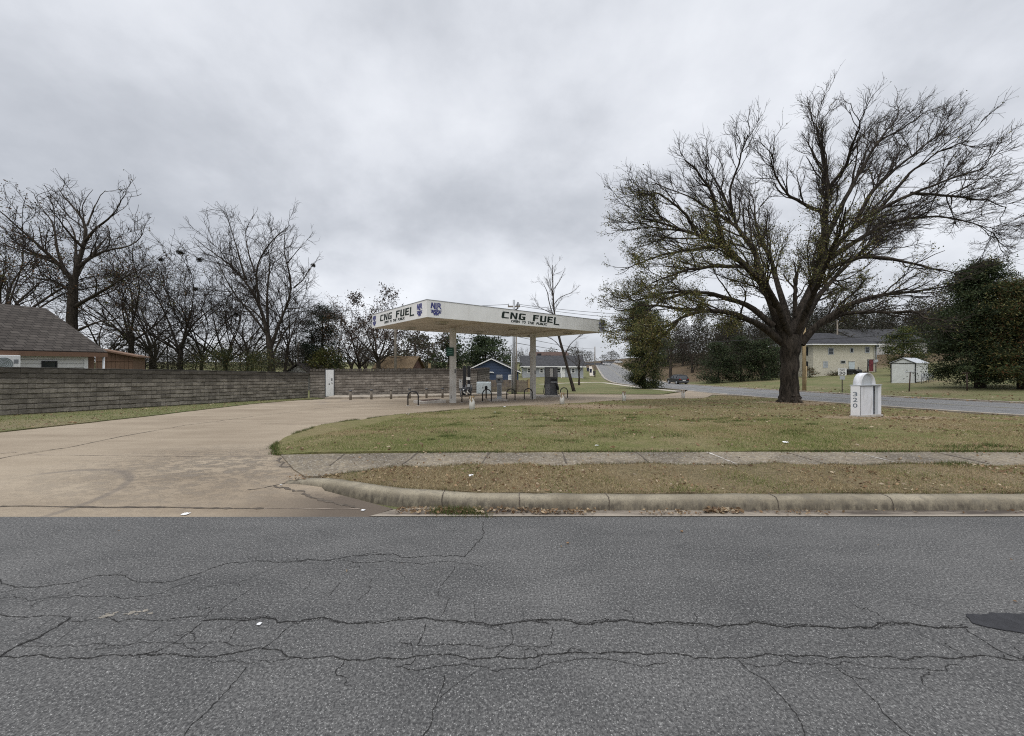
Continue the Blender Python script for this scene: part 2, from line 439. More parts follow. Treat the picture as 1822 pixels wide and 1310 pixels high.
def m_ground(name, k1, k2, k3, woods=False, bare=()):
    """soil with thatch and grass: green, straw, bare-earth patches"""
    m, k = nm(name); p = k.pos()
    big = k.noise(p, .28, 5, .62); mid = k.noise(p, 1.7, 5, .65); fine = k.noise(p, 22, 4, .7)
    base = k.mix(k.rng(k.math('ADD', k.math('MULTIPLY', big, .6), k.math('MULTIPLY', mid, .4)), .42, .60), k1, k2)
    base = k.mix(k.rng(k.noise(k.scale(p, (1, 1, 1)), .16, 4, .6), .54, .68, 0, .85), base, k3)
    for cx_, cy_, rx_, ry_ in bare:   # worn earth
        s = k.sep(p); q = lambda i, c_, r_: k.math('POWER', k.math('ABSOLUTE', k.math('DIVIDE', k.math('SUBTRACT', s[i], c_), r_)), 2.)
        rr_ = k.math('ADD', k.math('ADD', q(0, cx_, rx_), q(1, cy_, ry_)), k.math('MULTIPLY', k.math('SUBTRACT', mid, .5), 1.6))
        base = k.mix(k.math('MULTIPLY', k.rng(rr_, 1.1, .5), .8), base, (.30, .225, .155))
    if woods:   # the leaf covered floor of the wooded bank
        s = k.sep(p); wd = k.math('MULTIPLY', k.rng(s[0], 31, 33), k.rng(k.math('ADD', s[1], k.math('MULTIPLY', mid, 14)), 74, 80))
        base = k.mix(k.math('MULTIPLY', wd, .92), base, k.mix(k.rng(mid, .4, .6), (.085, .058, .038), (.14, .10, .065)))
    base = k.mix(k.rng(fine, .38, .66, 0, .7), base, k.mix(1., base, (.38, .38, .38), 'MULTIPLY'))
    k.out(base, .95, 0, .1, k.bump(fine, .03)); return m
M['lawn'] = m_ground('lawn_thatch', (.150, .152, .058), (.228, .188, .100), (.265, .205, .135), False, ((5.0, 18.6, 2.6, 1.6), (2.2, 19.4, 2.2, .9), (13.1, 13.3, 2.6, .8), (16.4, 22.0, 2.6, 1.6)))
M['verge'] = m_ground('verge_thatch', (.165, .135, .078), (.245, .190, .115), (.27, .21, .14))
M['field'] = m_ground('far_grass', (.130, .145, .062), (.200, .180, .095), (.23, .185, .115), True)

# ------------------------------------------------------------------ the ground sheets
def lines(a, b, st): return list(np.arange(a, b, st))
XS = np.array([-900, -600, -400, -280, -200, -150, -110] + lines(-80, -40, 5) + lines(-40, 70, 1.25) + lines(70, 120, 5) + [120, 150, 200, 280, 400, 600, 900.])
YS = np.array([-300, -100, -40] + lines(-20, 3, 3) + [3, 3.9, 4.2, 4.6, 5, 5.5, 6.3] + lines(7, 110, 1.0) + lines(110, 220, 5) + [220, 260, 300, 380, 480, 600, 760, 900.])
XX, YY = np.meshgrid(XS, YS); ZZ = gd(XX, YY) - .06
ZZ[YY < 4.05] -= .05
nx, ny = len(XS), len(YS)
ii = (np.arange(ny - 1)[:, None] * nx + np.arange(nx - 1)[None, :]).ravel()
me = np_mesh('ground', np.column_stack([XX.ravel(), YY.ravel(), ZZ.ravel()]), [np.column_stack([ii, ii + 1, ii + nx + 1, ii + nx])], smooth=True)
link('ground', me, None, M['field'])['kind'] = 'structure'

def frac(pts, rng, amp, depth=4):
    pts = [np.array(p, float) for p in pts]
    for d in range(depth):
        o = [pts[0]]
        for a, b in zip(pts, pts[1:]):
            Ln = np.linalg.norm(b - a)
            if Ln > .008:
                n = np.array([-(b - a)[1], (b - a)[0]]) / Ln
                o.append((a + b) / 2 + n * rng.normal() * amp * min(Ln, .5))
            o.append(b)
        pts = o
    return np.array(pts)
def ribbon(pts, width, zf, off, rng, taper=True):
    P = np.asarray(pts); n = len(P)
    T = np.gradient(P, axis=0); T /= np.linalg.norm(T, axis=1)[:, None] + 1e-9
    Nn = np.column_stack([-T[:, 1], T[:, 0]])
    wd = width * np.clip(.25 + rng.gamma(2, .4, n), .2, 2.4)
    if taper: wd *= np.clip(np.minimum(np.arange(n), np.arange(n)[::-1]) / 3, .15, 1)
    A = P + Nn * wd[:, None] / 2; B = P - Nn * wd[:, None] / 2
    V = np.vstack([A, B]); V = np.column_stack([V, zf(V[:, 0], V[:, 1]) + off])
    i = np.arange(n - 1)
    return V, np.column_stack([i, i + n, i + n + 1, i + 1])
def flat(x, y): return np.zeros_like(np.asarray(x, float))
def street_pt(px, py): Y = HC * F / (py - HY); return ((px - CX) / F * Y, Y)

rng = np.random.default_rng(5)
CR = []   # (points in the photo, width)
def cl(w, *pts): CR.append((w, [street_pt(x / 2, 900 + y / 2) for x, y in pts]))
def cr(w, *pts): CR.append((w, [street_pt(911 + x / 2, 900 + y / 2) for x, y in pts]))
cl(.010, (-60, 250), (0, 262), (40, 285), (130, 290), (260, 275), (350, 248), (445, 247), (480, 268), (620, 268), (720, 238), (830, 202), (960, 198), (1100, 192), (1200, 190), (1300, 178), (1400, 172), (1460, 185), (1540, 178), (1620, 178), (1655, 182), (1690, 140), (1725, 95), (1718, 55))
cl(.007, (1200, 195), (1400, 198), (1500, 210), (1620, 200), (1720, 218)); cl(.006, (1620, 215), (1590, 260), (1560, 320), (1600, 330), (1565, 400))
cl(.006, (-60, 322), (0, 330), (110, 340), (300, 325), (450, 330), (560, 315), (660, 280), (720, 250)); cl(.008, (-40, 385), (0, 388), (120, 395), (250, 395))
cl(.017, (250, 396), (140, 470), (60, 500), (0, 538), (-60, 570))
cl(.008, (250, 410), (420, 415), (580, 410), (680, 395), (720, 395)); cl(.013, (720, 410), (800, 405), (860, 408), (940, 398), (1060, 415), (1200, 412), (1280, 420), (1400, 408), (1550, 408), (1680, 412), (1822, 418), (1902, 412), (1962, 425))
cr(.016, (80, 410), (140, 408), (330, 412), (500, 418), (640, 420), (760, 425), (900, 420), (1100, 430), (1300, 425), (1450, 425), (1620, 430))
cl(.011, (-60, 545), (0, 538), (150, 530), (330, 542), (500, 530), (620, 530), (700, 540), (850, 520), (1000, 515), (1100, 545), (1250, 550), (1400, 545), (1500, 535), (1700, 545), (1822, 545), (1952, 530), (2102, 525))
cr(.011, (280, 525), (360, 520), (500, 530), (560, 528), (650, 545), (800, 545), (900, 528), (1100, 535), (1250, 540), (1450, 540), (1600, 540), (1822, 548), (1900, 550))
cl(.009, (720, 415), (620, 490), (560, 520), (500, 530)); cl(.006, (1050, 418), (990, 470), (920, 525)); cl(.009, (1515, 420), (1500, 470), (1480, 500)); cl(.007, (1480, 500), (1600, 495), (1822, 495), (1960, 497), (1966, 430))
cl(.007, (880, 570), (820, 640), (740, 730), (650, 830)); cl(.007, (1580, 600), (1555, 700), (1540, 760), (1505, 830)); cl(.005, (1700, 590), (1620, 640), (1560, 690)); cl(.006, (1822, 430), (1826, 480), (1760, 545))
cr(.007, (800, 550), (900, 620), (960, 680), (1020, 760), (1050, 840)); cr(.007, (1150, 575), (1250, 660), (1320, 740), (1430, 830)); cr(.010, (1610, 435), (1720, 510), (1822, 550))
cl(.006, (1400, 575), (1500, 585), (1600, 570), (1700, 572), (1822, 580), (1922, 575), (2082, 545), (2222, 560), (2282, 575), (2382, 555)); cr(.006, (800, 550), (870, 575), (1150, 570), (1350, 580), (1550, 590), (1600, 570))
cl(.005, (840, 430), (800, 500)); cl(.005, (1110, 262), (1070, 310)); cl(.005, (1210, 270), (1165, 330)); cl(.005, (1330, 255), (1310, 310), (1265, 345)); cl(.005, (900, 290), (780, 380)); cl(.005, (1420, 230), (1440, 262))
cl(.005, (60, 500), (300, 498), (480, 490), (560, 488), (760, 485), (900, 500)); cl(.005, (720, 545), (760, 560), (890, 565), (1000, 550), (1080, 540)); cl(.004, (400, 330), (560, 330), (700, 300), (860, 270), (1010, 205)); cl(.005, (580, 430), (480, 490), (300, 520))
cr(.004, (640, 430), (660, 470), (700, 530)); cr(.004, (1160, 430), (1220, 470), (1280, 510)); cr(.004, (1400, 340), (1480, 370), (1540, 410), (1620, 428)); cl(.004, (1688, 340), (1690, 405)); cl(.004, (1625, 60), (1610, 100))
SX0, SX1, SY0, SY1 = -70, 70, -9, 3.93
V = [np.array([[SX0, SY0, 0], [SX1, SY0, 0], [SX1, SY1, 0], [SX0, SY1, 0]], float)]; Fq = [np.array([[0, 1, 2, 3]])]; mi = [0]; nv = 4
for wd, pts in CR:
    line = frac(pts, rng, .07, 6)
    a, f = ribbon(line, wd * .46, flat, .003, rng); V.append(a); Fq.append(f + nv); nv += len(a); mi += [1] * len(f)
    # side cracks and a ragged second strand
    if wd > .0125:
        a, f = ribbon(line + rng.normal(0, .004, line.shape) + np.array([[0, .018]]) * np.sin(np.linspace(0, 14, len(line)))[:, None], wd * .18, flat, .0032, rng); V.append(a); Fq.append(f + nv); nv += len(a); mi += [1] * len(f)
    for _ in range(int(len(line) / 120)):
        i0 = rng.integers(2, len(line) - 2); ang = rng.uniform(0, 6.28); L0 = rng.uniform(.06, .26); s0 = line[i0]
        pp = frac([s0, s0 + L0 * .5 * np.array([np.cos(ang), np.sin(ang)]), s0 + L0 * np.array([np.cos(ang + .5), np.sin(ang + .5)])], rng, .18, 4)
        a, f = ribbon(pp, .0028, flat, .0031, rng); V.append(a); Fq.append(f + nv); nv += len(a); mi += [1] * len(f)
pt = frac([street_pt(x, y) for x, y in ((1718, 1094), (1760, 1091), (1822, 1093), (1900, 1096), (1900, 1130), (1822, 1128), (1760, 1118), (1730, 1110), (1718, 1094))], rng, .07, 3)[:-1]
for px, py, s_ in ((186, 1097, 9), (199, 1095, 6), (205, 1091, 5), (234, 1091, 7), (247, 1089, 4), (258, 1087, 5), (268, 1092, 5), (224, 1093, 3), (242, 1094, 3), (192, 1092, 4)):
    c_ = np.array(street_pt(px, py)); a_ = np.linspace(0, 6.283, 9)[:-1]; r_ = s_ * .0026 * rng.uniform(.5, 1.3, 8)
    pv = np.column_stack([c_[0] + np.cos(a_) * r_ * 1.5, c_[1] + np.sin(a_) * r_, np.full(8, .0025)]); V.append(np.vstack([pv, [[c_[0], c_[1], .004]]])); Fq.append(np.array([[i, (i + 1) % 8, 8] for i in range(8)]) + nv); nv += 9; mi += [2] * 8
street = np_mesh('street', np.vstack(V), Fq, mi=mi)
o = link('street', street, None, [M['asphalt'], M['crack'], plain('dry_mud', (.21, .19, .16), .95, var=.3, scale=25)]); o['kind'] = 'structure'
mb = MB(); mb.prism([tuple(p) for p in pt], lambda x, y, z: (x, y, .001 + z), .006)
o = mb.build('tar_patch', M['patch']); tag(o, kind='structure')

# concrete drive and forecourt
def W(px, py): p = at(px, py); return (p.x, p.y)
LEFTEDGE = [W(0, 770), W(110, 758), W(200, 748), W(330, 733), W(450, 719), W(530, 712.5)]
LAWNTIP = [(500, 811), (488, 808), (486, 800), (492, 791), (505, 783), (522, 775), (560, 762), (620, 750), (700, 740.5), (800, 731.5), (850, 727.5), (950, 722), (1000, 719.5), (1110, 713), (1180, 710.5), (1250, 709.5)]
LT = [W(*p) for p in LAWNTIP]
KBACK = [(-3.28, 4.86, .02), (-3.05, 5.02, .05), (-2.75, 5.0, .085), (-2.40, 4.90, .12), (-1.42, 4.47, .132), (-.7, 4.33, .132), (0, 4.27, .132), (1, 4.25, .132)]
backkerb = [W(578, 711), W(640, 710), W(700, 708.7), W(780, 707), W(846, 705), W(905, 703)]
dr = [(-70, 3.93), (-1.5, 3.93), (-1.3, 4.12), (-2.3, 4.62), (-2.62, 5.02), (-2.75, 5.1), W(500, 811)]
dr += LT[1:] + [(17.3, 32.5), (18.8, 31.6), (18.8, 40.5), (17.6, 38.4), W(1180, 702.3), W(1050, 702), W(905, 701.5)]
dr += backkerb[::-1] + [W(576, 710.5)] + LEFTEDGE[::-1] + [(-16.5, 7.1), (-22, 6.2), (-30, 5.6), (-70, 5.5)]
def gdr(x, y): return gd(x, y)
JT = []
def jt(pts, wd, mat, amp=.03, off=.004):
    a, f = ribbon(frac([W(*p) for p in pts], rng, amp, 4), wd, gd, off, rng, False); JT.append((a, f, mat))
jt([(-40, 825), (0, 816), (120, 797), (215, 777), (330, 757), (450, 741), (560, 728), (640, 719)], .022, 1, .01)
jt([(0, 901.5), (300, 903), (470, 905)], .02, 1, .01); jt([(470, 905), (640, 906)], .012, 2, .01)
jt([(60, 809), (250, 812), (480, 813)], .012, 2, .01); jt([(200, 755), (420, 752), (560, 757)], .012, 2, .01); jt([(0, 806), (30, 804)], .02, 2, .02)
jt([(495, 815), (505, 823), (521, 834), (542, 845), (556, 848)], .035, 1, .12); jt([(487, 864), (515, 871), (548, 882), (590, 893), (640, 905)], .03, 1, .12); jt([(440, 872), (500, 862), (545, 850)], .012, 1, .06)
jt([(575, 716), (700, 714.5), (850, 711), (1000, 706)], .05, 2, .01); jt([(560, 727), (700, 722), (830, 719), (1000, 712), (1100, 708)], .05, 2, .01)
drape('driveway', dr, 0.0, [M['drive'], M['joint'], M['jointfaint']], .6, extra=JT, skirt=.12)
# gutter between street and kerb, with silt
drape('gutter', [(-1.49, 3.926), (40, 3.926), (40, 4.14), (.9, 4.14), (-.05, 4.16), (-.75, 4.22), (-1.29, 4.125)], .0, [M['gutter']], .3, zf=lambda x, y: np.where(y > 4.0, .004, .008))
# kerb: rounded profile swept along its back edge; the joints are narrow gaps
def sweep_kerb(path, gaps):
    mbk = MB(); P = [np.array(p, float) for p in path]
    D = []
    for a, b in zip(P, P[1:]):
        n_ = max(1, int(np.linalg.norm(b - a) / .12)); D += [a + (b - a) * j / n_ for j in range(n_)]
    D.append(P[-1]); D = np.array(D)
    for _ in range(6): D[1:-1] = (D[:-2] + 2 * D[1:-1] + D[2:]) / 4
    rings = []
    for i, p in enumerate(D):
        t = D[min(i + 1, len(D) - 1)] - D[max(i - 1, 0)]; t = t[:2] / np.linalg.norm(t[:2]); n_ = np.array([t[1], -t[0]])
        h = p[2]; pr = [(0.02, -.1), (0.0, h), (.08, h), (.115, h - .008 * min(1, h / .1)), (.136, h * .78), (.147, h * .42), (.156, .004), (.156, -.1)]
        jx = rng.normal(0, .0025, 2)
        rings.append([mbk.bm.verts.new((p[0] + n_[0] * (d + jx[0]), p[1] + n_[1] * (d + jx[0]), z + (jx[1] if .01 < z else 0))) for d, z in pr])
    for i, (A, B) in enumerate(zip(rings, rings[1:])):
        x0, x1 = D[i][0], D[i + 1][0]
        gp = any(x0 <= q < x1 for q in gaps)
        mbk.m = 1 if gp and abs(x1 - x0) < .05 else 0
        for k_ in range(len(A) - 1):
            f = mbk._f([A[k_], A[k_ + 1], B[k_ + 1], B[k_]])
            if f: f.smooth = True
    return mbk
gaps = [-.78, .08, 1.06, 2.9, 4.15, 6.2, 8.4, 10.6]
kp = KBACK + [(3, 4.25, .132), (6, 4.25, .132), (10, 4.25, .132), (16.5, 4.25, .132)]
mbk = sweep_kerb(kp, [])
for gx_ in gaps:     # dirt-filled joints across the kerb face
    yb = 4.25 if gx_ > 1 else float(np.interp(gx_, [k_[0] for k_ in KBACK], [k_[1] for k_ in KBACK]))
    mbk.m = 1; x_ = gx_
    prf = [(-.02, .134), (.08, .135), (.117, .126), (.139, .104), (.150, .057), (.160, .006)]
    for (d0, z0), (d1, z1) in zip(prf, prf[1:]):
        s0, s1 = rng.normal(0, .004), rng.normal(0, .004)
        mbk.poly([(x_ - .005 + s0, yb - d0, z0 + .002), (x_ + .005 + s0, yb - d0, z0 + .002), (x_ + .005 + s1, yb - d1 - .002, z1), (x_ - .005 + s1, yb - d1 - .002, z1)])
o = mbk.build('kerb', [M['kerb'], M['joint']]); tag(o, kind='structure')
# sidewalk slabs with joints
SWB, SWF = 6.24, 5.50
sw = [W(500, 811.5), (-2.9, 6.13), (-1, 6.2), (2, SWB), (16.5, SWB), (16.5, SWF), (1, SWF), (0, 5.50), (-1.1, 5.44), (-1.9, 5.30), (-2.45, 5.14), (-2.62, 5.06), (-2.78, 5.06), (-3.1, 5.35)]
JS = []
for px0, px1 in ((620, 585), (745, 713), (872, 857), (1000, 1008), (1130, 1158), (1257, 1310), (1395, 1470), (1515, 1605), (1660, 1760)):
    a0 = np.array(W(px0, 806)); a1 = np.array(W(px1, 828 if px1 > 800 else 832)); a0[1] = min(a0[1], SWB - .02); a1[1] = max(a1[1], SWF + .0)
    a, f = ribbon(frac([a0, a1], rng, .02, 3), .022, gd, .024, rng, False); JS.append((a, f, 2 if px0 in (1257, 1515) else 1))
drape('sidewalk', sw, .02, [M['walk'], M['joint'], M['conc']], .35, skirt=.08, extra=JS)
# lawns
def wav(x, y): return gd(x, y) + .012 * np.sin(x * 1.7 + y) + .012 * np.sin(y * 2.1 - x * .8)
lawn = LT + [(16.8, 30.5), (18.2, 29.3), (18.35, 20), (18.2, 12), (17.6, 7), (16.5, SWB + .01), (2, SWB + .01), (-1, 6.21), (-2.9, 6.14)]
def edgefrac(poly, amp):
    r_ = np.random.default_rng(3); return [tuple(p) for p in frac(list(poly) + [poly[0]], r_, amp, 3)[:-1]]
lawn_f = edgefrac(lawn, .035)
drape('lawn', lawn_f, .035, M['lawn'], .5, skirt=.09, zf=wav)
strip = LEFTEDGE + [W(574, 709.5), W(556, 707.5), (-14.9, 27.6), (-19.2, 14.2), (-22.6, 4.0), (-30, 4.0), (-30, 5.5), (-22, 6.1), (-16.5, 7.0)]
strip_f = edgefrac(strip, .03)
drape('lawn', strip_f, .03, M['field'], .6, skirt=.09)
backlawn = [W(846, 704), W(905, 701), W(1050, 701.3), W(1180, 701.6), (17.2, 38.8), (17.9, 41.5), (17.6, 55), (19.6, 83), (22, 96), (-2, 100), (-5, 60), (-4, 36)]
drape('lawn', backlawn, .03, M['field'], 1.2, skirt=.09)
verge = [(-2.58, 5.08), (-2.4, 5.13), (-1.9, 5.28), (-1.1, 5.42), (0, 5.48), (1, 5.49), (16.5, 5.49), (16.5, 4.26), (1, 4.26), (0, 4.28), (-.7, 4.34), (-1.42, 4.48), (-2.38, 4.91)]
verge_f = edgefrac(verge, .02)
def zverge(x, y):
    t = np.clip((x + 2.6) / 1.0, 0, 1)
    return .075 + .055 * t + .012 * np.sin(x * 3 + y * 5) + .008 * np.sin(x * 7)
drape('verge', verge_f, 0, M['verge'], .2, skirt=.1, zf=zverge)
# the cross road with its gutters and kerbs
RL = [(19.2, -9), (19.2, 14), (18.7, 20), (18.8, 28), (18.7, 40), (18.3, 55), (19.2, 68), (21.0, 83), (25, 105), (31, 135), (38.5, 172), (47, 215), (60, 260)]
def offs(path, d):
    P = np.array(path); T = np.gradient(P, axis=0); T /= np.linalg.norm(T, axis=1)[:, None]
    return [tuple(p) for p in P + np.column_stack([T[:, 1], -T[:, 0]]) * d]
RW = 10.4
RR = offs(RL, RW)
RX = []
for d_, w_, m_ in ((RW * .5 - .12, .09, 1), (RW * .5 + .12, .09, 1), (.35, .35, 2), (RW - .3, .3, 2), (2.6, .05, 3), (7.9, .05, 3)):
    P_ = np.array(offs(RL, d_)); tt = np.linspace(0, len(P_) - 1, 240); P_ = np.column_stack([np.interp(tt, np.arange(len(P_)), P_[:, i_]) for i_ in (0, 1)])
    P_ = P_[P_[:, 1] > 6]
    a, f = ribbon(P_, w_, gd, .022, rng, False); RX.append((a, f, m_))
M['yline'] = plain('faded_yellow_line', (.24, .22, .16), .8, var=.3, scale=2)
M['gut2'] = plain('road_gutter', (.30, .27, .23), .9, var=.3, scale=1.2)
M['seal'] = plain('road_seal', (.12, .125, .135), .9, var=.3)
drape('road', RL + RR[::-1], .012, [M['asphalt2'], M['yline'], M['gut2'], M['seal']], 1.5, extra=RX, skirt=.1)
def kerbline(name, path, d0, d1, h, mat):
    A = np.array(offs(path, d0)); B = np.array(offs(path, d1)); tt = np.linspace(0, len(A) - 1, 160)
    A, B = [np.column_stack([np.interp(tt, np.arange(len(q_)), q_[:, i_]) for i_ in (0, 1)]) for q_ in (A, B)]
    ok = A[:, 1] > 6.5; A, B = A[ok], B[ok]; n_ = len(A)
    za, zb = gd(A[:, 0], A[:, 1]), gd(B[:, 0], B[:, 1])
    V = np.vstack([np.column_stack([A, za - .1]), np.column_stack([A, za + h]), np.column_stack([B, zb + h]), np.column_stack([B, zb - .1])]); i_ = np.arange(n_ - 1)
    fs = [np.column_stack([i_ + j * n_, i_ + (j + 1) * n_, i_ + 1 + (j + 1) * n_, i_ + 1 + j * n_]) for j in range(3)]
    o = link(name, np_mesh(name, V, fs), None, mat); o['kind'] = 'structure'
M['kerb2'] = plain('road_kerb', (.30, .26, .21), .9, var=.3, scale=1.5, dirt=(.10, .08, .06))
RLn = [p for p in RL if p[1] <= 31] + [(18.8, 31.5)]
kerbline('kerb', RLn, -.45, -.02, .075, M['kerb2'])
kerbline('kerb', [(18.75, 40.2)] + [p for p in RL if p[1] > 40.5 and p[1] < 100], -.28, -.02, .1, M['kerb2'])
kerbline('kerb', RL, RW + .02, RW + .55, .09, M['kerb2'])
# path along the near side of the road and up the hill
pa = [W(1210, 697.5), W(1150, 691.5), W(1100, 685), W(1075, 681.5), W(1040, 681), W(1000, 682.5), W(960, 684.5)]
def ribsheet(name, pts, wd, off, mat):
    P_ = np.array(pts); tt = np.linspace(0, len(P_) - 1, 80); P_ = np.column_stack([np.interp(tt, np.arange(len(P_)), P_[:, i_]) for i_ in (0, 1)])
    T = np.gradient(P_, axis=0); T /= np.linalg.norm(T, axis=1)[:, None]; Nn = np.column_stack([-T[:, 1], T[:, 0]])
    A, B = P_ + Nn * wd / 2, P_ - Nn * wd / 2; n_ = len(P_)
    V = np.vstack([np.column_stack([q_, gd(q_[:, 0], q_[:, 1]) + o_]) for q_, o_ in ((A, off - .15), (A, off), (B, off), (B, off - .15))]); i_ = np.arange(n_ - 1)
    o = link(name, np_mesh(name, V, [np.column_stack([i_ + j * n_, i_ + (j + 1) * n_, i_ + 1 + (j + 1) * n_, i_ + 1 + j * n_]) for j in range(3)]), None, mat); o['kind'] = 'structure'
M['path'] = plain('path_concrete', (.40, .36, .30), .9, var=.15, scale=1)
ribsheet('path', pa, 1.2, .05, M['path'])
hp = [p for p in offs(RL, -2.6) if p[1] > 88 and p[1] < 200]
ribsheet('path', hp, 1.3, .06, M['path'])
# kerb strip in front of the compound
bk = [np.array(p) for p in backkerb]
mb = MB()
tt = np.linspace(0, len(bk) - 1, 40); P_ = np.column_stack([np.interp(tt, np.arange(len(bk)), [b[i_] for b in bk]) for i_ in (0, 1)])
for a, b in zip(P_, P_[1:]):
    za, zb = g(*a), g(*b)
    mb.poly([(a[0], a[1], za - .1), (b[0], b[1], zb - .1), (b[0], b[1], zb + .14), (a[0], a[1], za + .14)])
    mb.poly([(a[0], a[1], za + .14), (b[0], b[1], zb + .14), (b[0] - .3, b[1] + 2.2, zb + .12), (a[0] - .3, a[1] + 2.2, za + .12)])
o = mb.build('raised_pavement', M['kerb2']); tag(o, kind='structure')

# ------------------------------------------------------------------ the fuel canopy
def m_fascia():
    m, k = nm('fascia_metal'); o = k.obj()
    st = k.noise(k.scale(o, (1.2, 1.2, .12)), 3.0, 6, .7); a = k.noise(o, .8, 4)
    base = k.mix(k.rng(a, .35, .65), (.70, .70, .68), (.78, .78, .765))
    base = k.mix(k.rng(st, .54, .78, 0, .45), base, (.45, .43, .39))
    k.out(base, .5, 0, .3); return m
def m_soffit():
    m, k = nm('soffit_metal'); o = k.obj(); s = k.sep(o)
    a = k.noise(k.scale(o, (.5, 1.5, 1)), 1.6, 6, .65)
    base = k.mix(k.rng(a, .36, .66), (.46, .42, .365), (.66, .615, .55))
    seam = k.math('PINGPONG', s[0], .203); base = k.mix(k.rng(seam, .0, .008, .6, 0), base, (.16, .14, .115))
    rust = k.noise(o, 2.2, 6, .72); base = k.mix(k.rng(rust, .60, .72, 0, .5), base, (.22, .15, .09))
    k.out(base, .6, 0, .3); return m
M['fascia'] = m_fascia(); M['soffit'] = m_soffit()
M['letter'] = plain('dark_green_letter', (.012, .022, .018), .5, var=.2)
M['emblem'] = plain('emblem_blue', (.045, .05, .19), .5, var=.15)
M['emback'] = plain('emblem_backing', (.60, .63, .70), .5, var=.05)
M['column'] = plain('column_paint', (.58, .565, .53), .55, var=.12, scale=2, dirt=(.30, .26, .21))
TH = math.radians(39.7)
c1 = Vector((-3.92, 17.3, g(-3.92, 17.3)))
can = thing('fuel_canopy', 'large flat white fuel station canopy on two columns, lettered CNG FUEL', 'canopy', c1, TH)
LU, LV = 13.44, 7.1
gz = c1.z; ZB, ZT = 3.735 - gz, 4.53 - gz
# fascia: four panels butted at the corners
mb = MB(); mb.box(0, LU, 0, .09, ZB, ZT, .006); mb.box(0, LU, LV - .09, LV, ZB, ZT, .006)
mb.box(0, .09, .092, LV - .092, ZB, ZT, .006); mb.box(LU - .09, LU, .092, LV - .092, ZB, ZT, .006)
mb.build('fascia', M['fascia'], can)
mb = MB(); mb.box(-.012, LU + .012, -.012, .10, ZT + .001, ZT + .03); mb.box(-.012, LU + .012, LV - .10, LV + .012, ZT + .001, ZT + .03)
mb.box(-.012, .10, .102, LV - .102, ZT + .001, ZT + .03); mb.box(LU - .10, LU + .012, .102, LV - .102, ZT + .001, ZT + .03)
mb.build('coping', M['galv'], can)
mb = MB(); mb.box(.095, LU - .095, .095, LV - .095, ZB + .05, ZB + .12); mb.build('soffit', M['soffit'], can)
mb = MB(); mb.box(.095, LU - .095, .095, LV - .095, ZT - .25, ZT - .15); mb.build('roof_deck', M['galv'], can)
for xu in (3.5, 9.95):
    mb = MB(); mb.box(xu - .1, xu + .1, .097, LV - .097, ZB - .03, ZB + .048); mb.build('beam', M['soffit'], can)
    p = can.matrix_basis @ Vector((xu, LV / 2, 0)); zg = g(p.x, p.y) - gz
    mb = MB(); mb.box(xu - .155, xu + .155, LV / 2 - .155, LV / 2 + .155, zg - .05, ZB - .03, .03)
    cc = mb.build('column', M['column'], can)
    mb = MB(); mb.box(xu - .158, xu - .13, LV / 2 - .10, LV / 2 - .02, zg + .25, zg + .45); mb.build('junction_plate', M['dgrey'], cc); mb = MB(); mb.box(xu + .02, xu + .1, LV / 2 - .162, LV / 2 - .15, zg + 1.75, zg + 2.0); mb.build('junction_plate', M['dgrey'], cc)
for xu in (1.75, 6.65, 11.6):
    for yv in (1.75, 5.5):
        mb = MB(); mb.box(xu - .26, xu + .26, yv - .26, yv + .26, ZB - .06, ZB + .049, .01)
        li = mb.build('canopy_light', M['column'], can)
        mb = MB(); mb.box(xu - .2, xu + .2, yv - .2, yv + .2, ZB - .085, ZB - .061, .008); mb.build('lens', plain('lens', (.20, .165, .12), .4), li)
# wide block lettering drawn as outlines on a 1 x 1 cell
def LET(c):
    return {'C': [(.06, .9), (.16, 1), (.98, 1), (1, .80), (.42, .84), (.36, .76), (.36, .24), (.42, .16), (1, .17), (1, 0), (.10, 0), (.0, .12)],
     'N': [(0, 0), (0, 1), (.34, 1), (.72, .34), (.72, 1), (1, 1), (1, 0), (.68, 0), (.28, .66), (.28, 0)],
     'G': [(.06, .9), (.16, 1), (1, 1), (1, .80), (.42, .83), (.34, .75), (.34, .24), (.42, .16), (.68, .16), (.68, .38), (.48, .38), (.48, .54), (1, .54), (1, 0), (.10, 0), (0, .12)],
     'F': [(0, 0), (0, 1), (1, 1), (1, .80), (.36, .80), (.36, .62), (.88, .62), (.88, .43), (.36, .43), (.36, 0)],
     'U': [(0, 1), (.34, 1), (.34, .22), (.42, .15), (.62, .15), (.70, .22), (.70, 1), (1, 1), (1, .1), (.9, 0), (.1, 0), (0, .1)],
     'E': [(0, 0), (0, 1), (1, 1), (1, .82), (.36, .82), (.36, .60), (.9, .60), (.9, .42), (.36, .42), (.36, .18), (1, .18), (1, 0)],
     'L': [(0, -.28), (0, 1), (.36, 1), (.36, -.10), (1.28, -.10), (1.34, -.28)]}[c]
def lettering(fn, nrm_d):
    """fn(x, y, z): x along the fascia from the text's left end, y up from the fascia's lower edge"""
    mbs = [MB()]; mb = mbs[0]; ch = 0.355
    X = 0.0
    for c, wd in (('C', .50), ('N', .50), ('G', .50), (' ', .38), ('F', .46), ('U', .50), ('E', .46), ('L', .38)):
        if c != ' ':
            mb.prism([(X + a * wd + .05 * b, .30 + b * ch) for a, b in LET(c)], fn, nrm_d)
        else: mb = MB(); mbs.append(mb)
        X += wd + .10
    for mb in mbs: mb.build('lettering', M['letter'], can)
def sub(fn):
    X = 0.0
    for wd_, w_ in (('OPEN', .66), ('TO', .29), ('THE', .50), ('PUBLIC', .92)):
        mb = MB(); put_text(mb, wd_, lambda x, y: fn(X + x, y + .105, 0), w=w_, h=.145, bold=.05, shear=.25); mb.build('lettering', M['letter'], can); X += w_ + .14
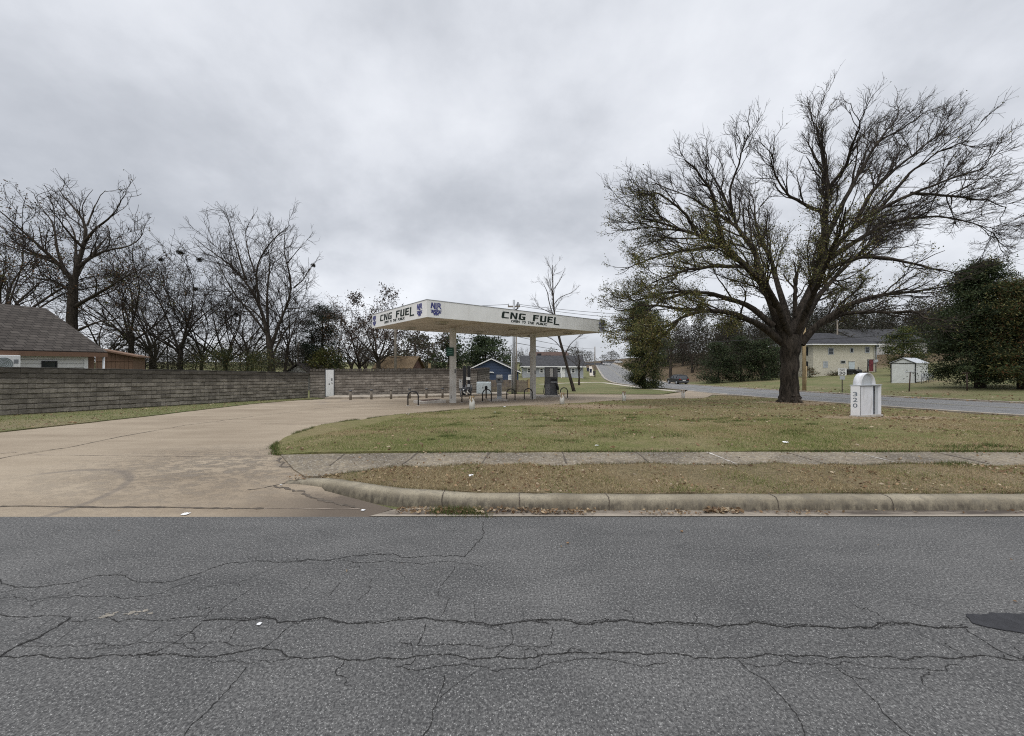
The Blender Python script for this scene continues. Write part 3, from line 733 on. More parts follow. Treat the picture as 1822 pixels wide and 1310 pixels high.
def emblem(fn, s=.62):
    """city emblem: the letters NLR standing on the lower half of a ship's wheel"""
    mb = MB(); a = s
    n_ = [(.02, .55), (.10, 1), (.20, 1), (.33, .70), (.33, 1), (.42, 1), (.42, .50), (.34, .50), (.17, .80), (.14, .55)]
    l_ = [(.45, .48), (.45, 1), (.54, 1), (.54, .57), (.66, .57), (.66, .48)]
    r_ = [(.60, .62), (.60, 1), (.84, 1), (.90, .95), (.90, .80), (.84, .75), (.98, .54), (.86, .54), (.75, .73), (.70, .73), (.70, .82), (.80, .83), (.80, .91), (.69, .91), (.69, .62)]
    for q in (n_, l_, r_): mb.prism([(x * a, y * a) for x, y in q], fn, .006)
    mb.prism([(.02 * a, .38 * a), (.98 * a, .38 * a), (.98 * a, .44 * a), (.02 * a, .44 * a)], fn, .006)
    arc = [math.pi + i * math.pi / 16 for i in range(17)]
    mb.prism([((.5 + .37 * math.cos(t)) * a, (.375 + .29 * math.sin(t)) * a) for t in arc] + [((.5 + .27 * math.cos(t)) * a, (.375 + .20 * math.sin(t)) * a) for t in arc[::-1]], fn, .006)
    for t in [math.pi * (1 + (i + .5) / 4) for i in range(4)] + [math.pi * 1.5]:
        for r0, r1, wd in ((.06, .262, .032), (.375, .47, .05)):
            d = Vector((math.cos(t), math.sin(t) * .78)); nn = Vector((-d.y, d.x)).normalized() * wd
            c_ = Vector((.5, .375))
            mb.prism([tuple((c_ + d * r + nn * k) * a) for r, k in ((r0, 1), (r1, 1), (r1, -1), (r0, -1))], fn, .006)
    return mb
front = lambda x0: (lambda x, y, z: Vector((x0 + x, -.004 - z, ZB + y)))
side = lambda y0: (lambda x, y, z: Vector((-.004 - z, y0 - x, ZB + y)))
lettering(front(4.35), .006)
sub(front(5.02))
lettering(side(5.80), .006)
sub(side(5.15))
for fn, fb in ((front(.18), 0), (front(12.72), 1), (side(1.02), 0), (side(7.0), 0)):
    f2 = (lambda f: (lambda x, y, z: f(x, y + .10, z + (.004 if fb else 0))))(fn)
    if fb:
        mb = MB(); mb.prism([(-.02, .02), (.68, .02), (.68, .77), (-.02, .77)], fn, .003); bk_ = mb.build('emblem_panel', M['emback'], can)
        emblem(f2, .60).build('emblem', M['emblem'], bk_)
    else: emblem(f2, .60).build('emblem', M['emblem'], can)
# small dark sign on the nearer column
pc = can.matrix_basis @ Vector((3.5, LV / 2, 0))
t = thing('sign_plate', 'small dark green sign fixed high on the nearer canopy column', 'sign', (pc.x - .12, pc.y - .30, pz(626, pc.y - .3)), .1)
M['signgreen'] = plain('sign_green', (.012, .055, .038), .5, var=.15)
mb = MB(); mb.box(-.22, .22, -.012, .012, -.25, .25, .005); mb.build('plate', M['signgreen'], t)
mb = MB()
for i, (a, b) in enumerate(((-.12, .13), (-.16, .15), (-.10, .14))):
    z_ = .12 - i * .13; mb.box(a, b, -.0155, -.0125, z_, z_ + .03)
mb.build('print_line', plain('sign_print', (.16, .30, .24), .5), t)
mb = MB(); mb.box(.0, .14, .013, .20, -.05, .05); mb.build('bracket', M['dgrey'], t)

# ------------------------------------------------------------------ forecourt: islands, dispensers, hoops, posts
def pad(name, pa_, pb_, dep, h, label):
    a, b = at(*pa_), at(*pb_); mid = (a + b) / 2; d = b - a; ln = d.length
    t = thing(name, label, 'island', mid, math.atan2(d.y, d.x))
    zlo = min(a.z, b.z, mid.z)
    mb = MB(); mb.box(-ln / 2, ln / 2, 0, dep, -.12, h + .03, .02); mb.build('slab', M['conc'], t)
    return t, ln
t, ln = pad('pump_island', (748, 719), (794, 717), 1.0, .12, 'low concrete pump island slab with a dark steel cover, no pump on it')
mb = MB(); mb.box(-ln * .32, ln * .32, .25, .8, .152, .175, .008); mb.build('steel_cover', plain('rusty_plate', (.10, .06, .045), .7, var=.3), t)
t, ln = pad('pump_island', (877, 714.5), (903, 713.5), .8, .05, 'small concrete pad under the slim card pedestal')
t, ln = pad('pump_island', (961, 708), (998, 706.5), 1.0, .10, 'concrete pad under the tall grey fuel dispenser')
# slim pedestal
p = at(888.5, 712.5, .09)
t = thing('fuel_dispenser', 'slim pale grey card pedestal with a wider head and white topper', 'dispenser', p, .05)
mb = MB(); mb.box(-.15, .15, -.14, .14, 0, 1.08, .012); mb.build('pedestal', M['lgrey'], t)
mb = MB(); mb.box(-.235, .235, -.2, .2, 1.082, 1.40, .02); mb.box(-.19, .19, -.206, -.2015, 1.12, 1.36)
hd = mb.build('head', M['grey'], t)
mb = MB(); mb.box(-.12, .05, -.215, -.2075, 1.22, 1.33); mb.build('screen', M['black'], hd)
mb = MB(); mb.box(-.2, .2, -.05, .05, 1.402, 1.60, .01); mb.build('topper_sign', M['white'], t)
mb = MB(); mb.box(-.13, .13, -.145, -.1415, .2, .95); mb.build('front_panel', M['grey'], t)
mb = MB(); mb.box(-.30, .30, -.25, .25, -.06, .02, .01); mb.build('base_plate', M['conc'], t)
# tall dispenser
p = at(980.5, 706, .12)
Yd = p.y; hD = (705 - 655) / F * Yd; sD = hD / 2.25
t = thing('fuel_dispenser', 'tall grey fuel dispenser with black hoses and a narrow pale window', 'dispenser', p, .0)
M['disp'] = plain('dispenser_grey', (.115, .118, .125), .45, var=.12)
M['disp2'] = plain('dispenser_mid_grey', (.20, .205, .215), .45, var=.12)
wD = (993 - 971) / F * Yd / 2
# body with an open slot at the upper middle where the sky-lit house shows through is read as a pale window
mb = MB(); mb.box(-wD, wD, -.3, .3, 0, hD * .43, .015); mb.box(-wD, wD, -.3, .3, hD * .432, hD * .62, .01); mb.box(-wD, wD, -.3, .3, hD * .622, hD, .015); mb.build('cabinet', M['disp'], t)
for q_ in ((-wD * .95, -wD * .2, -.309, -.301, .05, hD * .42), (-wD * .95, -wD * .35, -.309, -.301, hD * .65, hD * .96), (wD * .35, wD * .93, -.309, -.301, hD * .65, hD * .96)):
    mb = MB(); mb.box(*q_); mb.build('front_panel', M['disp2'], t)
mb = MB(); mb.box(-wD * .28, wD * .22, -.318, -.302, hD * .66, hD * .95, .004); mb.build('window', M['white'], t)
mb = MB(); mb.box(-wD * .15, wD * .9, -.312, -.302, hD * .50, hD * .60); mb.build('display', M['black'], t)
mb = MB(); mb.box(-wD * .1, wD * .95, -.36, -.3135, hD * .455, hD * .49, .004); mb.build('shelf', M['galv'], t)
mb = MB(); mb.tube([(wD * .55, -.33, hD * .42), (wD * .75, -.42, hD * .40), (wD * .98, -.44, hD * .30), (wD * 1.02, -.42, hD * .20)], [.05, .07, .09, .06]); mb.build('nozzle', M['black'], t)
for q in ([(wD * .9, -.33, hD * .44), (wD * 1.12, -.45, hD * .28), (wD * 1.1, -.5, hD * .08), (wD * .85, -.5, hD * .03), (wD * .7, -.45, hD * .15), (wD * .75, -.4, hD * .34)],
          [(-wD, -.2, hD * .45), (-wD * 1.15, -.3, hD * .32), (-wD * 1.3, -.35, hD * .12), (-wD * 1.1, -.35, .03), (-wD * .95, -.34, .1)]):
    mb = MB(); mb.tube(q, .022); mb.build('hose', M['rubber'], t)
mb = MB(); mb.box(-wD * 1.06, -wD * 1.005, -.12, .1, hD * .36, hD * .50, .01); mb.build('nozzle_holder', M['black'], t)
# hoop guards
hoop = thing('hoop_guard', 'h', 'hoop bollard')
mb = MB(); hw, hh, r_ = .27, .76, .035
arc = [(hw * math.cos(a), 0, hh - hw + hw * math.sin(a)) for a in [i * math.pi / 12 for i in range(13)]]
mb.tube([(hw, 0, -.05)] + arc + [(-hw, 0, -.05)], r_, 10); mb.build('hoop', M['black'], hoop)
for sx_ in (-1, 1):
    mb = MB(); mb.lathe([(.09, -.02), (.09, .012), (.045, .014)], (sx_ * hw, 0, 0)); mb.build('foot_plate', M['conc'], hoop)
HP = [(735, 722, .06, 'black steel hoop guard standing alone at the forecourt end, nearest the street'), (830, 716.5, .08, 'black hoop guard just right of the nearer canopy column'),
      (866.5, 715, -.05, 'black hoop guard in front of the pale utility cabinet'), (909, 713, .1, 'black hoop guard in front of the steel power pole'),
      (940, 711.5, .0, 'black hoop guard just left of the farther canopy column'), (1003.5, 708.5, .12, 'black hoop guard right of the tall grey fuel dispenser')]
for i, (px, py, rz, lb) in enumerate(HP):
    o = hoop if i == 0 else copy_tree(hoop)
    o.location = at(px, py); o.rotation_euler.z = rz; o['label'] = lb; o['group'] = 'hoop guards at the pumps'
# worn timber posts on the lawn edge
def m_post():
    m, k = nm('worn_post'); o = k.obj(); s = k.sep(o)
    a = k.noise(k.scale(o, (3, 3, .8)), 7, 5, .7)
    pk = k.math('ADD', a, k.rng(s[2], .15, .8, .22, -.18))
    c = k.mix(k.rng(pk, .49, .60), k.mix(k.rng(k.noise(o, 18, 4), .4, .6), (.23, .16, .08), (.12, .085, .05)), (.62, .61, .58)); k.out(c, .9, 0, .2, k.bump(a, .01)); return m
M['post'] = m_post()
for i, (px, py, wpx, hpx, lb) in enumerate([(840, 730, 10, 24, 'yellowed short post with peeling white paint, nearest of the lawn edge posts'), (1000, 720.5, 8.4, 20.5, 'whitest short timber post, in front of the hoop by the tall dispenser'),
                                            (1110.3, 714.5, 6.4, 17.5, 'short worn post, white below and bare wood above, left of the dark green shrub'), (1215.5, 709, 6, 14.5, 'bare grey timber post below the black car')]):
    p = at(px, py, .03); wd = wpx / F * p.y / 2; ht = hpx / F * p.y
    r_ = random.Random(i)
    t = thing('timber_post', lb, 'post', p, r_.uniform(-.2, .2), 'timber posts along the lawn edge')
    t.rotation_euler.x = r_.uniform(-.03, .03); t.rotation_euler.y = r_.uniform(-.03, .03)
    mb = MB(); mb.lathe([(wd * 1.0, -.1), (wd * 1.0, ht * .5), (wd * .98, ht - .02), (wd * .90, ht), (wd * .2, ht + .003)], n=14); mb.build('post', M['post'], t)
# short posts along the compound wall
for i, px in enumerate((624, 661, 696, 729, 759, 787.5)):
    q = at(px, 711.6 - (px - 624) * .022)
    t = thing('wall_bollard', 'thin concrete bollard with dark cap along the compound wall', 'bollard', (q.x, q.y - .02, q.z), 0, 'bollards along the compound wall')
    t['label'] = ('dark capped bollard nearest the white steel door', 'second dark capped bollard from the white steel door', 'plain grey bollard, third along the compound wall from the door', 'bollard seen above the lone black hoop guard', 'dark capped bollard above the empty pump island', 'last dark capped bollard before the nearer canopy column')[i]
    ht = 17.5 / F * q.y
    mb = MB(); mb.lathe([(.085, -.05), (.08, ht * .9)], n=12); mb.build('post', M['wood'], t)
    mb = MB(); mb.lathe([(.11, ht * .9 + .001), (.11, ht * .97), (.04, ht)], n=12); mb.build('cap', M['dgrey'] if i not in (2,) else M['wood'], t)

# ------------------------------------------------------------------ 320 sign
p = at(1540, 743, .03); Ys = p.y
t = thing('monument_sign', 'white metal sign box numbered 320 with an arched top, one panel missing', 'sign', p, 0)
M['signwhite'] = plain('sign_white', (.62, .63, .66), .45, var=.08, scale=3, dirt=(.34, .32, .29))
M['signside'] = plain('sign_end', (.66, .66, .67), .45, var=.05)
sc = Ys / F
# the end with the number faces left-front; the long open face goes back to the right
cr_ = lambda px, dy: Vector((pxw(px, Ys - .16 + dy) - p.x, -.16 + dy, 0))
A = cr_(1530, 0); Bv = cr_(1513.5, .10) - A; Dv = cr_(1568, .34) - A
EW = Bv.length; LW = Dv.length
eu = Bv.normalized(); du = Dv.normalized(); up = Vector((0, 0, 1)); SH = 1.13
def sgn(a, b, z): return A + eu * a + du * b + up * z
def sbox(mb, a0, a1, b0, b1, z0, z1):
    c = [sgn(a, b, z) for z in (z0, z1) for a, b in ((a0, b0), (a1, b0), (a1, b1), (a0, b1))]
    v = [mb.bm.verts.new(q) for q in c]
    for f in ((0, 1, 2, 3), (7, 6, 5, 4), (0, 4, 5, 1), (1, 5, 6, 2), (2, 6, 7, 3), (3, 7, 4, 0)): mb._f([v[i] for i in f])
mb = MB(); sbox(mb, 0, EW, 0, .02, .06, SH); mb.build('end_panel', M['signside'], t)
mb = MB(); sbox(mb, 0, EW, LW - .02, LW, .06, SH); mb.build('end_panel', M['signwhite'], t)
mb = MB(); sbox(mb, .055, .075, .02, LW * .66, .06, SH - .03); mb.build('face_panel', M['signwhite'], t)
mb = MB(); sbox(mb, EW - .02, EW, .02, LW - .02, .06, SH); mb.build('face_panel', M['signwhite'], t)
mb = MB(); sbox(mb, .06, EW - .02, LW * .66 + .002, LW * .66 + .06, .06, SH - .03); mb.build('divider', M['signwhite'], t)
M['signin'] = plain('sign_inside', (.10, .12, .15), .5, var=.15)
mb = MB(); sbox(mb, EW * .45, EW * .47, LW * .66 + .062, LW * .84, .06, SH - .03); mb.build('inner_panel', M['signin'], t)
mb = MB(); sbox(mb, EW * .30, EW * .32, LW * .84 + .002, LW - .022, .06, SH - .03); mb.build('inner_panel', M['lgrey'], t)
mb = MB(); sbox(mb, -.02, EW + .02, -.02, LW + .02, SH + .002, SH + .03); mb.build('top_plate', M['lgrey'], t)
mb = MB(); sbox(mb, -.03, EW + .02, -.02, LW + .05, -.06, .058); mb.build('base', M['conc'], t)
mb = MB()
for b0, b1, z0, z1 in ((.021, .038, .06, SH - .01),): sbox(mb, -.004, .054, b0, b1, z0, z1)
mb.build('edge_trim', M['dgrey'], t)
# arch on top: half drum, its end faces open with an inset panel
b0, b1 = -.02 + LW * .0, LW * .62; rad = (b1 - b0) / 2; bc = LW * .40; ah = .43
a0, a1 = .0, EW * .92
def archpt(a, th, k=1.0): return sgn(a, bc + rad * k * math.cos(th) * 1.05, SH + .031 + ah * k * math.sin(th))
mb = MB(); ths = [i * math.pi / 20 for i in range(21)]
for t0, t1 in zip(ths, ths[1:]):
    for k0 in (1.0, .955):
        f = mb.poly([archpt(a0, t0, k0), archpt(a1, t0, k0), archpt(a1, t1, k0), archpt(a0, t1, k0)]); f.smooth = True
    for aa in (a0, a1): mb.poly([archpt(aa, t0, 1), archpt(aa, t1, 1), archpt(aa, t1, .955), archpt(aa, t0, .955)])
bmesh.ops.remove_doubles(mb.bm, verts=mb.bm.verts[:], dist=.0005)
arch = mb.build('arch', M['signwhite'], t)
mb = MB()
for t0, t1 in zip(ths, ths[1:]): mb.poly([archpt(a0 + .09, t0, .95), archpt(a0 + .09, t1, .95), sgn(a0 + .09, bc, SH + .031)])
mb.build('arch_panel', M['lgrey'], arch)
V, Fc = None, None
mb = MB()
# number 320 stacked on the end panel (facing -du, read from left = far side of the end)
for i, ch in enumerate('320'):
    z0 = .82 - i * .205 - .07
    put_text(mb, ch, lambda x, y: sgn(EW * .5 + .065 - x, -.004, z0 + y), w=.13, h=.155, bold=.012)
mb.build('number', plain('number_grey', (.13, .15, .18), .5), t)

# ------------------------------------------------------------------ speed sign, cabinets, machinery
p = at(1498.5, 697); Y_ = p.y; s_ = Y_ / F
t = thing('speed_sign', 'white speed limit 30 sign on a thin post beside the road', 'road sign', p, -.35)
mb = MB(); mb.box(-.035, .035, -.02, .02, -.1, 41 * s_, .004); mb.build('post', plain('post_brown', (.06, .05, .04), .8), t)
mb = MB(); mb.box(-.33, .33, -.034, -.024, 29 * s_, 42 * s_, .02); pl_ = mb.build('plate', M['white'], t)
mb = MB(); F0 = lambda x0, z0: (lambda x, y: Vector((x0 + x, -.037, z0 + y)))
put_text(mb, '30', F0(-.24, 30 * s_), w=.48, h=5.2 * s_, bold=.02); put_text(mb, 'LIMIT', F0(-.2, 36.2 * s_), w=.4, h=1.8 * s_, bold=.01); put_text(mb, 'SPEED', F0(-.2, 38.9 * s_), w=.4, h=1.8 * s_, bold=.01)
mb.build('lettering', M['black'], pl_)
mb = MB(); mb.box(-.2, .2, -.034, -.024, 21.5 * s_, 27.8 * s_, .01); mb.build('plate', M['lgrey'], t)

p = at(861, 703.5, .10)
t = thing('utility_cabinet', 'pale blue white steel utility cabinet against the wooden fence', 'utility cabinet', p, .0)
s_ = p.y / F; wd = 25 * s_ / 2; ht = 21.5 * s_
M['pale'] = plain('cabinet_paint', (.50, .56, .58), .5, var=.08, dirt=(.36, .36, .34))
mb = MB(); mb.box(-wd, wd, -.35, .35, 0, ht, .02); mb.build('cabinet', M['pale'], t)
mb = MB(); mb.box(-wd + .06, -.02, -.362, -.351, .1, ht - .1, .004); mb.build('door', M['pale'], t)
mb = MB(); mb.box(.02, wd - .06, -.362, -.351, .1, ht - .1, .004); mb.build('door', M['pale'], t)
mb = MB(); mb.box(-.1, -.05, -.39, -.3625, ht * .5, ht * .62); mb.build('handle', M['dgrey'], t)
mb = MB(); mb.box(-wd - .05, wd + .05, -.4, .4, -.15, -.002); mb.build('plinth', M['conc'], t)
p = at(865, 709, .1)
t = thing('valve_post', 'short dark valve post in front of the pale cabinet', 'valve post', p)
mb = MB(); mb.lathe([(.05, -.1), (.05, .55), (.09, .56), (.11, .68), (.09, .78), (.03, .82)], n=10); mb.build('valve', M['black'], t)
# compressor rack right of the nearer column
p = at(832, 706, .12); s_ = p.y / F
t = thing('gas_equipment', 'dark gas equipment rack with pipes and white labels beside the compound wall', 'gas equipment', p, 0)
for x0 in (-8, 0): 
    mb = MB(); mb.box(x0 * s_, (x0 + 5) * s_, -.1, .15, 0, 52 * s_, .01); mb.build('panel', M['black'], t)
mb = MB(); mb.box(-14 * s_, 9 * s_, -.25, -.11, 8 * s_, 14 * s_, .02); mb.build('manifold', M['dgrey'], t)
for x0 in (-8, -3, 3, 7):
    mb = MB(); mb.tube([(x0 * s_, -.3, 0), (x0 * s_, -.3, 12 * s_), (x0 * s_, -.12, 18 * s_)], .035); mb.build('pipe', M['dgrey'], t)
mb = MB(); mb.box(-2 * s_, 5 * s_, -.14, -.102, 27 * s_, 32 * s_); mb.build('label_plate', M['white'], t)
mb = MB(); mb.box(0, 5 * s_, -.29, -.252, 15 * s_, 20 * s_); mb.build('label_plate', M['lgrey'], t)
for x0 in (-6, 1):
    mb = MB(); mb.tube([(x0 * s_, -.36, 11 * s_), (x0 * s_, -.36, 6 * s_), ((x0 + 4) * s_, -.36, 3 * s_)], .05); mb.build('valve_handle', M['white'], t)
pb = can.matrix_basis @ Vector((3.5, LV / 2, 0))
t = thing('electrical_box', 'narrow white electrical box fixed behind the nearer canopy column', 'electrical box', (pxw(819.5, pb.y + .3), pb.y + .3, pz(690.5, pb.y + .3)), 0)
s_ = (pb.y + .3) / F
mb = MB(); mb.box(-2.6 * s_, 2.6 * s_, -.08, .1, 0, 15 * s_, .012); mb.build('box', M['white'], t)
mb = MB(); mb.box(-.6 * s_, .6 * s_, -.095, -.0805, 10.5 * s_, 13 * s_); mb.build('lock', M['dgrey'], t)
mb = MB(); mb.tube([(0, .1, 4 * s_), (-3 * s_, .12, 4 * s_)], .03); mb.build('bracket', M['dgrey'], t)
mb = MB(); mb.tube([(0, 0, .0), (0, 0, -16 * s_)], .03); mb.build('conduit', M['galv'], t)

# ------------------------------------------------------------------ block walls
def m_block(name, lo, hi, mort, topdark, bw=.4, bh=.2):
    m, k = nm(name); o = k.obj(); s = k.sep(o)
    wob = k.math('MULTIPLY', k.math('SUBTRACT', k.noise(o, 3.2, 5, .7), .5), .085)
    vec_z = k.math('ADD', s[2], wob); vec = k.comb(s[0], vec_z, 0.)
    b = k.n('ShaderNodeTexBrick'); k.l(vec, b.inputs['Vector'])
    for nme, v in (('Color1', (0, 0, 0)), ('Color2', (1, 1, 1)), ('Mortar', (.5, .5, .5))): b.inputs[nme].default_value = (*v, 1)
    b.inputs['Scale'].default_value = 1; b.inputs['Mortar Size'].default_value = .016; b.inputs['Mortar Smooth'].default_value = .5
    b.inputs['Brick Width'].default_value = bw; b.inputs['Row Height'].default_value = bh; b.inputs['Bias'].default_value = 0
    rnd = k.sep(b.outputs[0])[0]
    st = k.noise(k.scale(o, (1.6, 1, .35)), 1.3, 6, .7); fine = k.noise(k.scale(o, (1, 1, 1.6)), 9, 5, .75); blotch = k.noise(o, 3.4, 4, .6)
    c = k.mix(k.rng(k.math('ADD', k.math('MULTIPLY', st, .5), k.math('ADD', k.math('MULTIPLY', fine, .25), k.math('MULTIPLY', rnd, .25))), .34, .62), lo, hi)
    c = k.mix(k.rng(blotch, .42, .66, .0, .45), c, mul(lo, .55))
    row = k.math('PINGPONG', vec_z, bh / 2); bed = k.rng(row, .030, .008)
    c = k.mix(k.math('MULTIPLY', bed, k.rng(fine, .3, .6, .0, .55)), c, mort)
    c = k.mix(k.math('MULTIPLY', b.outputs['Fac'], .42), c, mort)
    tp = k.math('MULTIPLY', k.rng(k.math('ADD', s[2], k.math('MULTIPLY', fine, .3)), topdark - .1, topdark + .22), .7); c = k.mix(tp, c, mul(lo, .35))
    h = k.math('ADD', k.math('MULTIPLY', fine, 1.2), k.math('MULTIPLY', bed, -1.0))
    k.out(c, .95, 0, .15, k.bump(h, .035)); return m
M['wall1'] = m_block('dark_block_wall', (.150, .134, .112), (.320, .288, .242), (.058, .051, .043), 1.62)
M['wall2'] = m_block('grey_block_wall', (.155, .135, .115), (.330, .295, .255), (.085, .074, .064), 2.02, .4, .2)
M['cap'] = plain('wall_cap', (.06, .055, .048), .95, var=.3, scale=4)
def wall_thing(name, label, a, b, za, zb, th, mat, cat='wall', seed=0, capmat=None, cren=False):
    """wall from a to b (xy), top heights za, zb; local x runs along the top so that courses follow the slope"""
    a, b = Vector(a), Vector(b); d = b - a; ln = d.length
    hgt = max(za - g(*a), zb - g(*b)) + .15
    t = thing(name, label, cat, (a.x, a.y, za - hgt), math.atan2(d.y, d.x), ry=-math.atan2(zb - za, ln))
    r = random.Random(seed)
    # blocks stand a little in and out of the plane: built as a relief grid
    mb = MB(); bw, bh = .4, .2; nr = int(round(hgt / bh)); nc = int(ln / bw)
    y0 = -th / 2
    nzs = [hgt - bh * (nr - i) for i in range(nr + 1)]; nzs[0] = -.3
    for i in range(nr):
        o_ = .2 if i % 2 else 0.0
        xs = [0.0] + [x for x in [o_ + bw * j for j in range(nc + 2)] if .05 < x < ln - .05] + [ln]
        for x0, x1 in zip(xs, xs[1:]):
            if x1 - x0 < 1e-3: continue
            e_ = r.uniform(-.012, .012)
            mb.poly([(x0, y0 + e_, nzs[i]), (x1, y0 + e_ + r.uniform(-.006, .006), nzs[i]), (x1, y0 + e_ + r.uniform(-.008, .008), nzs[i + 1]), (x0, y0 + e_, nzs[i + 1])])
    mb.box(0, ln, y0 + .02, th / 2, -.3, hgt - .004)
    w_ = mb.build('block_face', mat, t)
    mb = MB(); x = 0.0
    if cren:
        while x < ln - .1:
            l_ = min(.2, ln - x); hh = .20 + r.uniform(-.012, .012) if int(round(x / .2)) % 2 else .155 + r.uniform(-.02, .02)
            mb.box(x + .012, x + l_ - .012, y0 + r.uniform(-.02, .01), th / 2, hgt + .001, hgt + hh, .012); x += .2
    else:
        while x < ln - .05:
            l_ = min(r.choice((.4, .4, .4)), ln - x); mb.box(x + .003, x + l_ - .003, y0 - r.uniform(.0, .018), th / 2 + .02, hgt - .002, hgt + .04 + r.uniform(-.006, .01), .012); x += l_
    mb.build('cap', capmat or M['cap'], t)
    return t, ln, hgt
fa, fb = Vector((-19.3, 14.2)), Vector((-14.95, 27.45))
dw = (fb - fa).normalized()
ff = fa - dw * 11
wall_thing('block_wall', 'long low dark concrete block wall beside the drive, in front of the white sided house', (ff.x, ff.y), (fb.x, fb.y), 1.44 + .40, .92, .2, M['wall1'], seed=2)
q0 = Vector((-14.90, 27.75)); q1 = Vector((pxw(595, 28.9), 28.9)); q2 = Vector((pxw(848, 32.2), 32.2))
t, ln, hh = wall_thing('block_wall', 'tall grey brown block wall of the compound with a white steel door', (q0.x, q0.y), (q2.x, q2.y), 1.02, 1.02, .2, M['wall2'], seed=4, capmat=M['wall2'], cren=True)
dq = (q2 - q0).normalized(); dpx = lambda px: ((px - CX) / F * q0.y - q0.x) / (dq.x - (px - CX) / F * dq.y)
s0, s1 = dpx(580), dpx(594)
zf_ = g(-14, 28.5) + .12 - (1.02 - hh)
mb = MB(); mb.box(s0, s1, -.145, -.118, zf_, zf_ + 1.98, .006)
M['doorpaint'] = plain('white_door', (.66, .66, .65), .5, var=.06, dirt=(.40, .37, .32))
d_ = mb.build('door', M['doorpaint'], t)
mb = MB(); mb.tube([(s1 - .12, -.19, zf_ + 1.0), (s1 - .12, -.15, zf_ + 1.0)], .04); mb.box(s1 - .16, s1 - .08, -.15, -.1455, zf_ + 1.15, zf_ + 1.35); mb.box(s0 + .2, s0 + .27, -.15, -.1455, zf_ + .85, zf_ + .97); mb.build('handle', M['dgrey'], d_)
mb = MB(); mb.box(s0 - .05, s0 - .003, -.15, -.1, zf_, zf_ + 2.04); mb.box(s1 + .003, s1 + .05, -.15, -.1, zf_, zf_ + 2.04); mb.box(s0 - .003, s1 + .003, -.15, -.1, zf_ + 1.985, zf_ + 2.04); mb.build('door_frame', M['dgrey'], d_)
# the compound's return wall going back
q3 = Vector((q2.x + .6, q2.y + 7))
wall_thing('block_wall', 'end wall of the compound running back from the forecourt', (q2.x, q2.y + .12), (q3.x, q3.y), 1.02, .98, .2, M['wall2'], seed=6, capmat=M['wall2'], cren=True)

# ------------------------------------------------------------------ house kit (local x along the front, y into the house, z up)
def window(par, x, z, w_, h_, y=-.0, fr=M['trim'], gl=None, cross=True, fw=.09):
    mb = MB(); yo = y - .05
    mb.box(x - w_ / 2, x + w_ / 2, yo, y - .003, z, z + fw); mb.box(x - w_ / 2, x + w_ / 2, yo, y - .003, z + h_ - fw, z + h_)
    mb.box(x - w_ / 2, x - w_ / 2 + fw, yo, y - .003, z + fw + .001, z + h_ - fw - .001); mb.box(x + w_ / 2 - fw, x + w_ / 2, yo, y - .003, z + fw + .001, z + h_ - fw - .001)
    if cross: mb.box(x - w_ / 2 + fw + .001, x + w_ / 2 - fw - .001, yo + .008, y - .008, z + h_ / 2 - .025, z + h_ / 2 + .025)
    f = mb.build('window', fr, par)
    mb = MB(); mb.box(x - w_ / 2 + fw - .001, x + w_ / 2 - fw + .001, y - .018, y - .004, z + fw - .001, z + h_ - fw + .001); mb.build('pane', gl or M['glass'], f)
    return f
def gable_x(mb, x0, x1, y0, y1, ze, zr, th=.12, ov=.35):
    """roof slabs with the ridge along x"""
    ym = (y0 + y1) / 2; sl = (zr - ze) / (ym - y0)
    for s_, ya in ((1, y0 - ov), (-1, y1 + ov)):
        za = ze - ov * sl
        pr = [(ya, za), (ym, zr), (ym, zr + th), (ya, za + th)]
        v0 = [mb.bm.verts.new((x0, a, b)) for a, b in pr]; v1 = [mb.bm.verts.new((x1, a, b)) for a, b in pr]
        mb._f(v0); mb._f(v1[::-1])
        for k_ in range(4): mb._f([v0[k_], v0[(k_ + 1) % 4], v1[(k_ + 1) % 4], v1[k_]])
def gable_y(mb, x0, x1, y0, y1, ze, zr, th=.12, ov=.35, ends=.3):
    xm = (x0 + x1) / 2; sl = (zr - ze) / (xm - x0)
    for s_, xa in ((1, x0 - ov), (-1, x1 + ov)):
        za = ze - ov * sl
        pr = [(xa, za), (xm, zr), (xm, zr + th), (xa, za + th)]
        v0 = [mb.bm.verts.new((a, y0 - ends, b)) for a, b in pr]; v1 = [mb.bm.verts.new((a, y1 + ends, b)) for a, b in pr]
        mb._f(v0); mb._f(v1[::-1])
        for k_ in range(4): mb._f([v0[k_], v0[(k_ + 1) % 4], v1[(k_ + 1) % 4], v1[k_]])
def hip(mb, x0, x1, y0, y1, ze, zr, run):
    ym = (y0 + y1) / 2
    a, b, c, d = (x0, y0, ze), (x1, y0, ze), (x1, y1, ze), (x0, y1, ze); e_, f_ = (x0 + run, ym, zr), (x1 - run, ym, zr)
    for q in ([a, b, f_, e_], [b, c, f_], [c, d, e_, f_], [d, a, e_], [d, c, b, a]): mb.poly(q)
    bmesh.ops.remove_doubles(mb.bm, verts=mb.bm.verts[:], dist=.001)
